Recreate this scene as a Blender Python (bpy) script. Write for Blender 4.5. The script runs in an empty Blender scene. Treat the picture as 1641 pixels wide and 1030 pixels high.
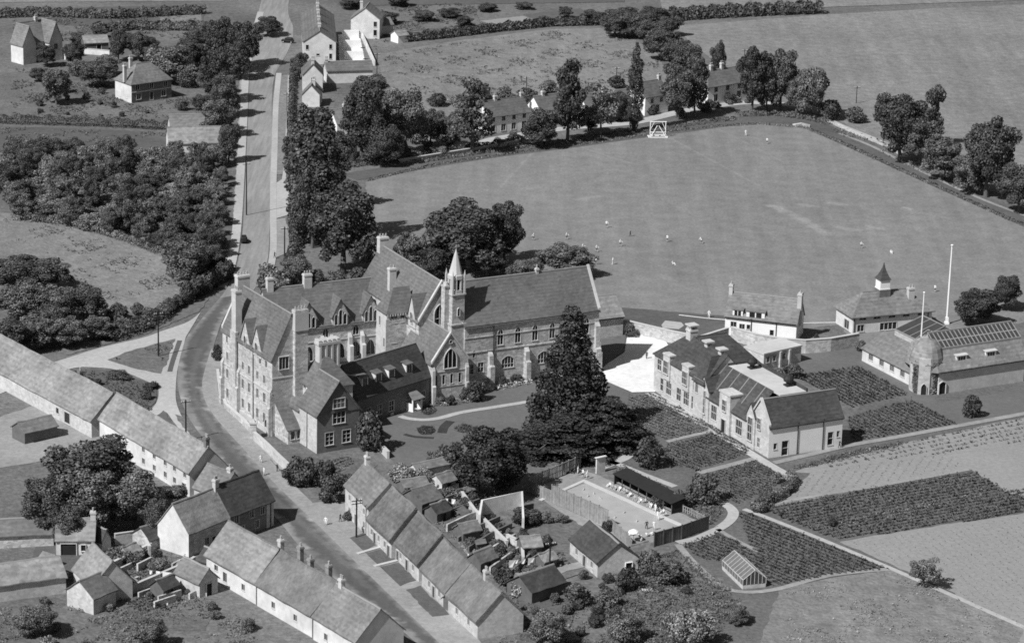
import bpy, math, random
from mathutils import Vector, Matrix
R = math.radians
sc = bpy.context.scene
col = sc.collection

# ------------------------------------------------------------------ camera
PW, PH, FPX = 1641.0, 1030.0, 4800.0      # measuring frame of the photograph and focal length in its pixels
CAMZ, PITCH, ROLL = 189.0, R(17.0), 0.026
FW = Vector((0, math.cos(PITCH), -math.sin(PITCH)))
UP0 = Vector((0, math.sin(PITCH), math.cos(PITCH))); RT0 = Vector((1, 0, 0))
RT = RT0 * math.cos(ROLL) + UP0 * math.sin(ROLL)
UPV = UP0 * math.cos(ROLL) - RT0 * math.sin(ROLL)
CAM = Vector((0, 0, CAMZ))
cam = bpy.data.cameras.new('camera'); cam.sensor_width = 36; cam.sensor_fit = 'HORIZONTAL'
cam.lens = 36 * FPX / PW; cam.clip_end = 6000; cam.clip_start = 1
co = bpy.data.objects.new('camera', cam); col.objects.link(co)
m = Matrix.Identity(4)
for i, c in enumerate((RT, UPV, -FW)):
    for j in range(3): m[j][i] = c[j]
m.translation = CAM
co.matrix_world = m
sc.camera = co

# ------------------------------------------------------------------ light (a black-and-white photograph: sky and sun are neutral)
SUN_EL, SUN_AZ = R(46.5), math.atan2(0.69, 0.72)      # azimuth the light travels towards
w = bpy.data.worlds.new('World'); sc.world = w; w.use_nodes = True
nt = w.node_tree; bg = nt.nodes['Background']
sky = nt.nodes.new('ShaderNodeTexSky'); sky.sky_type = 'NISHITA'; sky.sun_disc = False
sky.sun_elevation = SUN_EL; sky.sun_rotation = R(226.2)
bw = nt.nodes.new('ShaderNodeRGBToBW')
nt.links.new(sky.outputs[0], bw.inputs[0]); nt.links.new(bw.outputs[0], bg.inputs[0]); bg.inputs[1].default_value = 0.055
sl = bpy.data.lights.new('sun', 'SUN'); sl.energy = 5.0; sl.angle = R(0.6); sl.color = (1, 1, 1)
so = bpy.data.objects.new('sun', sl); col.objects.link(so)
d = Vector((math.cos(SUN_AZ) * math.cos(SUN_EL), math.sin(SUN_AZ) * math.cos(SUN_EL), -math.sin(SUN_EL)))
so.rotation_euler = d.to_track_quat('-Z', 'Y').to_euler(); so.location = (-200, 300, 300)
sc.view_settings.view_transform = 'Standard'; sc.view_settings.look = 'None'
sc.view_settings.exposure = 0.2; sc.view_settings.gamma = 1.0; sc.view_settings.use_curve_mapping = False
sc.cycles.max_bounces = 5; sc.cycles.use_denoising = False; sc.cycles.filter_width = 1.7

# ------------------------------------------------------------------ measuring helpers
def G(px, py, z=0.0):
    """the point of the plane at height z that the photograph shows at a pixel"""
    dv = FW * FPX + RT * (px - PW / 2) - UPV * (py - PH / 2)
    t = (z - CAMZ) / dv.z
    return CAM + dv * t
def scale_at(p):
    return FPX / (Vector(p) - CAM).dot(FW)
def PX(p):
    dv = Vector(p) - CAM; f = dv.dot(FW)
    return (PW / 2 + FPX * dv.dot(RT) / f, PH / 2 - FPX * dv.dot(UPV) / f)

# ------------------------------------------------------------------ materials
MATS = {}
def wear(name, segs):
    """worn strips of turf: soft-edged capsules (pixel ends, half width in metres, gain), ragged by noise"""
    mt = MATS[name]; n = mt.node_tree.nodes; L = mt.node_tree.links; b = n['Principled BSDF']
    src = b.inputs['Base Color'].links[0].from_socket
    geo = n.new('ShaderNodeNewGeometry'); t = n.new('ShaderNodeTexNoise'); t.inputs['Scale'].default_value = .45; t.inputs['Detail'].default_value = 5; L.new(geo.outputs['Position'], t.inputs['Vector'])
    def M(op, a, c, cl=False):
        x = n.new('ShaderNodeMath'); x.operation = op; x.use_clamp = cl
        for i, q in enumerate((a, c)):
            if isinstance(q, (int, float)): x.inputs[i].default_value = q
            else: L.new(q, x.inputs[i])
        return x.outputs[0]
    def VM(op, a, c, out=0):
        x = n.new('ShaderNodeVectorMath'); x.operation = op
        for i, q in enumerate((a, c)):
            if q is None: continue
            if isinstance(q, tuple): x.inputs[i].default_value = q
            else: L.new(q, x.inputs[i])
        return x.outputs[out]
    tot = None
    for p0, p1, rad, gain in segs:
        A_, B_ = G(*p0), G(*p1); dv = B_ - A_; ln = max(dv.length, .01); dv = dv / ln
        rel = VM('SUBTRACT', geo.outputs['Position'], tuple(A_)); h = VM('DOT_PRODUCT', rel, tuple(dv), 1)
        h = M('MAXIMUM', M('MINIMUM', h, ln), 0.0)
        x = n.new('ShaderNodeVectorMath'); x.operation = 'SCALE'; x.inputs[0].default_value = tuple(dv); L.new(h, x.inputs['Scale'])
        dist = VM('LENGTH', VM('SUBTRACT', rel, x.outputs[0]), None, 1)
        dist = M('ADD', dist, M('MULTIPLY', M('SUBTRACT', t.outputs[0], .5), rad * 3.0))
        r = n.new('ShaderNodeMapRange'); r.interpolation_type = 'SMOOTHSTEP'; r.inputs[1].default_value = rad * 1.6; r.inputs[2].default_value = rad * .2; r.inputs[3].default_value = 0; r.inputs[4].default_value = gain; L.new(dist, r.inputs[0])
        tot = r.outputs[0] if tot is None else M('ADD', tot, r.outputs[0])
    L.new(M('MULTIPLY', src, M('ADD', tot, 1.0)), b.inputs['Base Color'])
def mat(name, base, a1=0.15, s1=0.05, a2=0.15, s2=1.2, rough=0.9, bump=0.0, bs=3.0, cells=None, rows=None, spec=0.2, streak=None, a3=0.0):
    """grey surface: broad and fine unevenness, optional stones (cells), courses (rows: spacing, depth), streaks (angle, spacing, amount)"""
    mt = bpy.data.materials.new(name); mt.use_nodes = True; n = mt.node_tree.nodes; L = mt.node_tree.links
    b = n['Principled BSDF']; b.inputs['Roughness'].default_value = rough; b.inputs['Specular IOR Level'].default_value = spec
    geo = n.new('ShaderNodeNewGeometry'); pos = geo.outputs['Position']
    val = None
    def mul(a, c):
        x = n.new('ShaderNodeMath'); x.operation = 'MULTIPLY'
        L.new(a, x.inputs[0])
        if isinstance(c, float): x.inputs[1].default_value = c
        else: L.new(c, x.inputs[1])
        return x.outputs[0]
    def noise(scale, amp, det=4.0, vec=pos, rg=0.28):
        t = n.new('ShaderNodeTexNoise'); t.inputs['Scale'].default_value = scale; t.inputs['Detail'].default_value = det
        t.inputs['Roughness'].default_value = 0.62
        L.new(vec, t.inputs['Vector'])
        r = n.new('ShaderNodeMapRange'); r.inputs[1].default_value = 0.5 - rg; r.inputs[2].default_value = 0.5 + rg
        r.inputs[3].default_value = 1 - amp; r.inputs[4].default_value = 1 + amp
        L.new(t.outputs[0], r.inputs[0]); return r.outputs[0], t.outputs[0]
    v1, _ = noise(s1, a1); v2, fine = noise(s2, a2, 6.0)
    val = mul(v1, v2)
    if a3:
        v3, _ = noise(1.5, a3, 3.0); val = mul(val, v3)
    if cells:
        sx, sz, amp = cells
        mp = n.new('ShaderNodeVectorMath'); mp.operation = 'MULTIPLY'; mp.inputs[1].default_value = (sx, sx, sz); L.new(pos, mp.inputs[0])
        vo = n.new('ShaderNodeTexVoronoi'); vo.inputs['Scale'].default_value = 1.0; L.new(mp.outputs[0], vo.inputs['Vector'])
        bwn = n.new('ShaderNodeRGBToBW'); L.new(vo.outputs['Color'], bwn.inputs[0])
        r = n.new('ShaderNodeMapRange'); r.inputs[1].default_value = 0.1; r.inputs[2].default_value = 0.9
        r.inputs[3].default_value = 1 - amp; r.inputs[4].default_value = 1 + amp; L.new(bwn.outputs[0], r.inputs[0]); val = mul(val, r.outputs[0])
    if rows:
        sp, amp = rows
        sep = n.new('ShaderNodeSeparateXYZ'); L.new(pos, sep.inputs[0])
        a = n.new('ShaderNodeMath'); a.operation = 'MULTIPLY_ADD'; L.new(fine, a.inputs[0]); a.inputs[1].default_value = sp * 0.8; L.new(sep.outputs[2], a.inputs[2])
        f = mul(a.outputs[0], 6.2832 / sp)
        s = n.new('ShaderNodeMath'); s.operation = 'SINE'; L.new(f, s.inputs[0])
        r = n.new('ShaderNodeMapRange'); r.inputs[1].default_value = -1; r.inputs[2].default_value = 1
        r.inputs[3].default_value = 1 - amp; r.inputs[4].default_value = 1 + amp; L.new(s.outputs[0], r.inputs[0]); val = mul(val, r.outputs[0])
    if streak:
        ang, sp, amp = streak
        mp = n.new('ShaderNodeMapping'); mp.inputs['Rotation'].default_value = (0, 0, ang); mp.inputs['Scale'].default_value = (1 / sp, 0.06 / sp, 0); L.new(pos, mp.inputs[0])
        v, _ = noise(1.0, amp, 3.0, mp.outputs[0]); val = mul(val, v)
    val = mul(val, float(base))
    L.new(val, b.inputs['Base Color'])
    if bump:
        t = n.new('ShaderNodeTexNoise'); t.inputs['Scale'].default_value = bs; t.inputs['Detail'].default_value = 5; L.new(pos, t.inputs['Vector'])
        bp = n.new('ShaderNodeBump'); bp.inputs['Strength'].default_value = 1.0; bp.inputs['Distance'].default_value = bump
        L.new(t.outputs[0], bp.inputs['Height']); L.new(bp.outputs[0], b.inputs['Normal'])
    MATS[name] = mt; return mt
def leafmat(name, base, var=0.35, trans=0.12):
    mt = bpy.data.materials.new(name); mt.use_nodes = True; n = mt.node_tree.nodes; L = mt.node_tree.links
    b = n['Principled BSDF']; b.inputs['Roughness'].default_value = 0.6; b.inputs['Specular IOR Level'].default_value = 0.25
    geo = n.new('ShaderNodeNewGeometry'); oi = n.new('ShaderNodeObjectInfo')
    r = n.new('ShaderNodeMapRange'); r.inputs[3].default_value = base * (1 - var); r.inputs[4].default_value = base * (1 + var)
    L.new(geo.outputs['Random Per Island'], r.inputs[0])
    r2 = n.new('ShaderNodeMapRange'); r2.inputs[3].default_value = 0.78; r2.inputs[4].default_value = 1.25; L.new(oi.outputs['Random'], r2.inputs[0])
    t = n.new('ShaderNodeTexNoise'); t.inputs['Scale'].default_value = 0.42; t.inputs['Detail'].default_value = 4; L.new(geo.outputs['Position'], t.inputs['Vector'])
    r3 = n.new('ShaderNodeMapRange'); r3.inputs[1].default_value = 0.32; r3.inputs[2].default_value = 0.68; r3.inputs[3].default_value = 0.5; r3.inputs[4].default_value = 1.5; L.new(t.outputs[0], r3.inputs[0])
    m1 = n.new('ShaderNodeMath'); m1.operation = 'MULTIPLY'; L.new(r.outputs[0], m1.inputs[0]); L.new(r2.outputs[0], m1.inputs[1])
    m2 = n.new('ShaderNodeMath'); m2.operation = 'MULTIPLY'; L.new(m1.outputs[0], m2.inputs[0]); L.new(r3.outputs[0], m2.inputs[1])
    L.new(m2.outputs[0], b.inputs['Base Color'])
    tr = n.new('ShaderNodeBsdfTranslucent'); L.new(m2.outputs[0], tr.inputs['Color'])
    mx = n.new('ShaderNodeMixShader'); mx.inputs[0].default_value = trans
    L.new(b.outputs[0], mx.inputs[1]); L.new(tr.outputs[0], mx.inputs[2]); L.new(mx.outputs[0], n['Material Output'].inputs[0])
    MATS[name] = mt; return mt

mat('ground', 0.125, .35, .03, .40, .6, bump=.2, bs=1.2, a3=.3)
mat('field', 0.178, .14, .013, .20, .25, bump=.03, bs=3, streak=(R(-22), 4.0, .14), a3=.26)
mat('meadow', 0.18, .20, .02, .30, .35, bump=.3, bs=1.0, streak=(R(86), 5.0, .16), a3=.25)
mat('rough_grass', 0.125, .35, .06, .35, .7, bump=.2, bs=1.6, a3=.3)
mat('lawn', 0.118, .16, .06, .14, .8, bump=.03, bs=4, a3=.12)
mat('dark_grass', 0.095, .25, .05, .22, .6, bump=.08, bs=3, a3=.2)
mat('soil_light', 0.235, .10, .05, .14, 1.0, bump=.05, bs=3, a3=.14)
mat('soil', 0.11, .25, .08, .3, 1.2, bump=.1, bs=3, a3=.25)
mat('bed', 0.04, .25, .3, .4, 2.0, bump=.12, bs=4)
mat('tarmac', 0.09, .25, .05, .12, .7, rough=.85, streak=(R(-20), 2.6, .18), a3=.1)
mat('road_pale', 0.225, .16, .04, .10, .9, rough=.9, streak=(R(-5), 1.0, .28), a3=.1)
mat('gravel', 0.36, .16, .05, .16, 1.0, bump=.02, bs=8, a3=.1)
mat('footway', 0.25, .24, .07, .20, .8, bump=.02, bs=6, a3=.15)
mat('court', 0.66, .14, .10, .12, .8, a3=.08)
mat('kerb', 0.46, .1, .3, .1, 2)
mat('stone', 0.41, .20, .12, .16, 1.2, cells=(1.5, 2.6, .28), bump=.03, bs=3)
mat('stone_pale', 0.41, .20, .12, .16, 1.2, cells=(1.3, 2.4, .22), bump=.03, bs=3)
mat('ashlar', 0.46, .16, .2, .12, 1.5, cells=(1.0, 1.6, .08))
mat('dressing', 0.46, .14, .3, .10, 3.0)
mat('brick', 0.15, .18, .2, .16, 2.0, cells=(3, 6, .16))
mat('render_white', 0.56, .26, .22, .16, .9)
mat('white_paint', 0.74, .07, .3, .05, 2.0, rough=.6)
mat('pale_wall', 0.44, .18, .12, .16, 1.0, cells=(1.6, 2.4, .14))
mat('slate', 0.12, .26, .12, .20, .8, cells=(1.6, 3.2, .16), rows=(.6, .07), rough=.7, bump=.03, bs=4)
mat('slate_dark', 0.058, .28, .12, .24, .8, cells=(1.6, 3.2, .2), rows=(.6, .08), rough=.65, bump=.03, bs=4)
mat('slate_pale', 0.155, .28, .14, .22, .8, cells=(1.5, 3.0, .16), rows=(.6, .07), rough=.75, bump=.03, bs=4)
mat('tile_mid', 0.15, .18, .10, .16, .9, cells=(1.5, 3.0, .16), rows=(.6, .06), bump=.04, bs=4)
mat('tile_pale', 0.205, .34, .16, .26, .7, cells=(1.3, 2.6, .16), rows=(.7, .07), bump=.05, bs=3)
mat('thatch', 0.115, .45, .3, .38, 1.6, bump=.15, bs=5, rows=(.8, .07))
mat('thatch_pale', 0.15, .4, .3, .32, 1.6, bump=.12, bs=5)
mat('lead', 0.24, .10, .2, .10, 1.0, rough=.6)
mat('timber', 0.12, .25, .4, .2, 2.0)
mat('timber_pale', 0.24, .25, .5, .22, 2.0)
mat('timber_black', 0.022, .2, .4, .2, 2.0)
mat('pot', 0.32, .2, .5, .1, 2.0)
mat('iron', 0.03, .1, .5, .1, 2.0, rough=.5)
mat('bark', 0.10, .2, .5, .25, 3.0, bump=.05, bs=6)
mat('skin', 0.42, .05, 1, .05, 2)
mat('cloth_white', 0.75, .05, 1, .05, 2)
mat('cloth_dark', 0.04, .05, 1, .05, 2)
mat('cloth_mid', 0.22, .05, 1, .05, 2)
mat('car_black', 0.015, .05, 1, .05, 2, rough=.6, spec=.2)
mat('rubber', 0.03, .05, 1, .05, 2)
mat('water', 0.35, .16, .05, .10, .4, rough=.3, spec=.3, bump=.015, bs=1.5)
mat('lead_dull', .17, .2, .3, .1, 1)
mat('asphalt_flat', .44, .16, .1, .10, 1.0)
mat('frosted_glass', .13, .15, .5, .1, 2, rough=.2, spec=.5)
mat('glass', 0.015, .3, .6, .2, 2.0, rough=.12, spec=.5)
mat('roof_glass', 0.05, .2, .6, .2, 2.0, rough=.2, spec=.5)
leafmat('leaf_dark', 0.078, .55); leafmat('leaf_mid', 0.125, .55); leafmat('leaf_pale', 0.22, .45); leafmat('leaf_conifer', 0.042, .55, .1); leafmat('leaf_wood', 0.175, .6)
leafmat('crop_dark', 0.070, .45); leafmat('crop_mid', 0.12, .45); leafmat('crop_pale', 0.17, .4); leafmat('blossom', 0.5, .3)

# ------------------------------------------------------------------ mesh helpers
class MB:
    def __init__(s): s.v = []; s.f = []; s.m = []
    def poly(s, pts, mi=0):
        i = len(s.v); s.v.extend([tuple(p) for p in pts]); s.f.append(tuple(range(i, i + len(pts)))); s.m.append(mi)
    def box(s, x0, x1, y0, y1, z0, z1, mi=0):
        i = len(s.v)
        s.v.extend([(x0, y0, z0), (x1, y0, z0), (x1, y1, z0), (x0, y1, z0), (x0, y0, z1), (x1, y0, z1), (x1, y1, z1), (x0, y1, z1)])
        for f in ((0, 3, 2, 1), (4, 5, 6, 7), (0, 1, 5, 4), (1, 2, 6, 5), (2, 3, 7, 6), (3, 0, 4, 7)):
            s.f.append(tuple(i + k for k in f)); s.m.append(mi)
    def hexa(s, P, mi=0):
        i = len(s.v); s.v.extend([tuple(p) for p in P])
        for f in ((0, 3, 2, 1), (4, 5, 6, 7), (0, 1, 5, 4), (1, 2, 6, 5), (2, 3, 7, 6), (3, 0, 4, 7)):
            s.f.append(tuple(i + k for k in f)); s.m.append(mi)
    def slab(s, pts, t, mi=0):
        """polygon with thickness t downward"""
        n = len(pts); i = len(s.v)
        s.v.extend([tuple(p) for p in pts]); s.v.extend([(p[0], p[1], p[2] - t) for p in pts])
        s.f.append(tuple(range(i, i + n))); s.m.append(mi)
        s.f.append(tuple(range(i + 2 * n - 1, i + n - 1, -1))); s.m.append(mi)
        for k in range(n):
            q = (k + 1) % n; s.f.append((i + k, i + n + k, i + n + q, i + q)); s.m.append(mi)
    def tube(s, p0, p1, r0, r1, k=8, mi=0, cap=True):
        p0, p1 = Vector(p0), Vector(p1); ax = (p1 - p0).normalized()
        a = ax.orthogonal().normalized(); b = ax.cross(a); i = len(s.v)
        for p, r in ((p0, r0), (p1, r1)):
            for q in range(k):
                t = 6.28318 * q / k; s.v.append(tuple(p + (a * math.cos(t) + b * math.sin(t)) * r))
        for q in range(k):
            u = (q + 1) % k; s.f.append((i + q, i + u, i + k + u, i + k + q)); s.m.append(mi)
        if cap:
            s.f.append(tuple(i + k + q for q in range(k))); s.m.append(mi); s.f.append(tuple(i + q for q in range(k - 1, -1, -1))); s.m.append(mi)
    def lathe(s, prof, k=10, mi=0, cx=0, cy=0):
        i = len(s.v)
        for r, z in prof:
            for q in range(k):
                t = 6.28318 * (q + .5) / k; s.v.append((cx + r * math.cos(t), cy + r * math.sin(t), z))
        for j in range(len(prof) - 1):
            for q in range(k):
                u = (q + 1) % k; s.f.append((i + j * k + q, i + j * k + u, i + (j + 1) * k + u, i + (j + 1) * k + q)); s.m.append(mi)
        s.f.append(tuple(i + (len(prof) - 1) * k + q for q in range(k))); s.m.append(mi)
    def mesh(s, name, mats):
        me = bpy.data.meshes.new(name); me.from_pydata(s.v, [], s.f)
        for t in ([mats] if isinstance(mats, str) else mats): me.materials.append(MATS[t])
        if any(s.m): me.polygons.foreach_set('material_index', s.m)
        me.update(); return me
    def build(s, name, mats, parent=None):
        return link(name, s.mesh(name, mats), parent)
def link(name, me, parent=None, mw=None):
    o = bpy.data.objects.new(name, me); col.objects.link(o)
    if parent is not None: o.parent = parent
    if mw is not None: o.matrix_local = mw
    return o
def tag(o, label=None, cat=None, group=None, kind=None):
    if label: o['label'] = label
    if cat: o['category'] = cat
    if group: o['group'] = group
    if kind: o['kind'] = kind
    return o
def empty(name, loc=(0, 0, 0), rz=0.0, label=None, cat=None, group=None):
    o = bpy.data.objects.new(name, None); o.empty_display_size = .5; col.objects.link(o); o.location = loc; o.rotation_euler = (0, 0, rz)
    return tag(o, label, cat, group)
def copy_tree(o, parent=None):
    c = o.copy(); col.objects.link(c); c.parent = parent
    for ch in list(o.children): copy_tree(ch, c)
    return c
def smooth_line(pts, n=6):
    """Catmull-Rom through 2-D points"""
    out = []; P = [pts[0]] + list(pts) + [pts[-1]]
    for i in range(1, len(P) - 2):
        p0, p1, p2, p3 = P[i - 1], P[i], P[i + 1], P[i + 2]
        for k in range(n):
            t = k / n
            out.append(tuple(.5 * ((2 * p1[j]) + (-p0[j] + p2[j]) * t + (2 * p0[j] - 5 * p1[j] + 4 * p2[j] - p3[j]) * t * t + (-p0[j] + 3 * p1[j] - 3 * p2[j] + p3[j]) * t ** 3) for j in range(2)))
    out.append(tuple(pts[-1])); return out
def sheet(name, pts, z, m, smooth=0, thick=0.0, kind='structure', label=None, cat=None, jit=0.0):
    """a patch of ground traced in the photograph and laid on the ground plane"""
    if smooth: pts = smooth_line(list(pts) + [pts[0]], smooth)[:-1]
    rr = random.Random(len(pts) * 7 + int(pts[0][0]))
    if not thick and m not in ('court', 'water', 'gravel') and len(pts) < 60:      # ragged margins
        Q = []
        for i, p in enumerate(pts):
            n2 = pts[(i + 1) % len(pts)]; a_, b2 = G(*p), G(*n2); k = max(1, min(40, int((b2 - a_).length / 1.6)))
            for j in range(k):
                t = j / k; dx = (b2 - a_).normalized(); o_ = rr.uniform(-.28, .28) if j else 0
                c_ = a_.lerp(b2, t) + Vector((-dx.y, dx.x, 0)) * o_; Q.append(PX(c_))
        pts = Q
    P = []
    for i, p in enumerate(pts):
        q = G(p[0], p[1])
        if jit: q += Vector((rr.uniform(-jit, jit), rr.uniform(-jit, jit), 0))
        P.append((q.x, q.y, z))
    b = MB()
    if thick: b.slab(P, thick)
    else: b.poly(P)
    o = b.build(name, m); return tag(o, label, cat, None, kind)
def ribbon(name, pts, wpx, z, m, smooth=6, thick=0.0, kind='structure', label=None, cat=None):
    """a path of constant width (metres) along a traced line"""
    L = smooth_line(pts, smooth) if smooth else pts
    C = [G(*p) for p in L]; Lf, Rt = [], []
    for i, c in enumerate(C):
        t = (C[min(i + 1, len(C) - 1)] - C[max(i - 1, 0)]).normalized(); nn = Vector((-t.y, t.x, 0)) * wpx / 2
        Lf.append((c + nn).to_tuple()[:2] + (z,)); Rt.append((c - nn).to_tuple()[:2] + (z,))
    b = MB()
    for i in range(len(C) - 1):
        if thick: b.hexa([(*Rt[i][:2], z - thick), (*Rt[i + 1][:2], z - thick), (*Lf[i + 1][:2], z - thick), (*Lf[i][:2], z - thick), Rt[i], Rt[i + 1], Lf[i + 1], Lf[i]])
        else: b.poly([Rt[i], Rt[i + 1], Lf[i + 1], Lf[i]])
    return tag(b.build(name, m), label, cat, None, kind)
# ------------------------------------------------------------------ building kit (all in the building's own axes: a along the front, b into the depth, z up)
def outline(w, h, arch):
    if not arch: return [(-w / 2, 0), (w / 2, 0), (w / 2, h), (-w / 2, h)]
    rise = (0.87 * w if arch == 'p' else 0.28 * w); hs = h - rise; pts = [(-w / 2, 0), (w / 2, 0)]
    n = 5
    for k in range(n + 1):
        t = k / n
        if arch == 'p': x = -w / 2 + w * math.cos(R(60) * t); z = hs + w * math.sin(R(60) * t)
        else: x = w / 2 * (1 - t); z = hs + rise * math.sin(t * math.pi / 2)
        pts.append((x, z))
    pts += [(-x, z) for x, z in reversed(pts[2:-1])]
    return pts
WCACHE = {}
def wmeshes(w, h, nm, ntr, arch, sur, pm):
    key = (round(w, 2), round(h, 2), nm, ntr, arch, sur, pm)
    if key in WCACHE: return WCACHE[key]
    o = outline(w, h, arch); s = 0.12 if w > 1.2 else .08; b = MB(); n = len(o)
    fx = (w / 2 + s) / (w / 2)
    q = [(x * fx, (z + s) if z > .01 else -s) for x, z in o]
    for k in range(n):
        j = (k + 1) % n
        A, B_, C, D = o[k], o[j], q[j], q[k]
        b.poly([(A[0], -.05, A[1]), (D[0], -.05, D[1]), (C[0], -.05, C[1]), (B_[0], -.05, B_[1])])
        b.poly([(A[0], -.05, A[1]), (B_[0], -.05, B_[1]), (B_[0], .2, B_[1]), (A[0], .2, A[1])])
        b.poly([(D[0], -.05, D[1]), (D[0], .2, D[1]), (C[0], .2, C[1]), (C[0], -.05, C[1])])
    mw_ = .075 if w < 3 else .11
    for k in range(1, nm):
        x = -w / 2 + w * k / nm
        top = h
        if arch:
            for i in range(2, n - 1):
                (x1, z1), (x2, z2) = o[i], o[i + 1]
                if min(x1, x2) - 1e-6 <= x <= max(x1, x2) + 1e-6 and abs(x1 - x2) > 1e-6: top = z1 + (z2 - z1) * (x - x1) / (x2 - x1)
        b.box(x - mw_ / 2, x + mw_ / 2, .02, .14, 0, top)
    for k in range(1, ntr):
        z = (h * (.62 if arch else 1)) * k / ntr
        b.box(-w / 2, w / 2, .03, .13, z - mw_ / 2, z + mw_ / 2)
    if not arch or nm > 1: b.box(-w / 2 - s - .05, w / 2 + s + .05, -.12, .05, -s - .02, -s * .35)
    p = MB(); p.poly([(x, .15, z) for x, z in o])
    r = (b.mesh('window', sur), p.mesh('pane', pm)); WCACHE[key] = r; return r
def put_window(par, px, py, dx, dy, c, z, w, h, nm=2, ntr=1, arch=None, sur='dressing', proud=0.0, pm='glass', name='window'):
    """a window on the wall that starts at (px,py) and runs along (dx,dy)"""
    fm, pm_ = wmeshes(w, h, nm, ntr, arch, sur, pm)
    if proud: proud = .18
    x = px + dx * c + dy * proud; y = py + dy * c - dx * proud
    mw = Matrix(((dx, -dy, 0, x), (dy, dx, 0, y), (0, 0, 1, z), (0, 0, 0, 1)))
    f = link(name, fm, par, mw)
    if par.parent is None: link('pane', pm_, f)
    else:
        p = link('pane', pm_, par, mw)
    return f
def wall_face(b, px, py, dx, dy, L, z0, z1, holes, mi=0):
    xs = sorted({0.0, L} | {c + s * w / 2 for c, z, w, h, *_ in holes for s in (-1, 1)})
    zs = sorted({z0, z1} | {v for c, z, w, h, *_ in holes for v in (z, z + h)})
    P = lambda c, z: (px + dx * c, py + dy * c, z)
    for i in range(len(xs) - 1):
        for j in range(len(zs) - 1):
            xc, zc = (xs[i] + xs[i + 1]) / 2, (zs[j] + zs[j + 1]) / 2
            if xc < 0 or xc > L or zc < z0 or zc > z1: continue
            if any(abs(xc - c) < w / 2 and z < zc < z + h for c, z, w, h, *_ in holes): continue
            b.poly([P(xs[i], zs[j]), P(xs[i + 1], zs[j]), P(xs[i + 1], zs[j + 1]), P(xs[i], zs[j + 1])], mi)
    for hh in holes:
        c, z, w, h = hh[:4]; arch = hh[6] if len(hh) > 6 else None
        if arch:
            o = outline(w, h, arch); mid = len(o) // 2 + 1
            rgt = [q for q in o[2:] if q[0] >= -1e-6]; lft = [q for q in o[2:] if q[0] <= 1e-6]
            b.poly([P(c + x, z + zz) for x, zz in rgt] + [P(c + w / 2, z + h)], mi)
            b.poly([P(c - w / 2, z + h)] + [P(c + x, z + zz) for x, zz in lft], mi)
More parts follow.
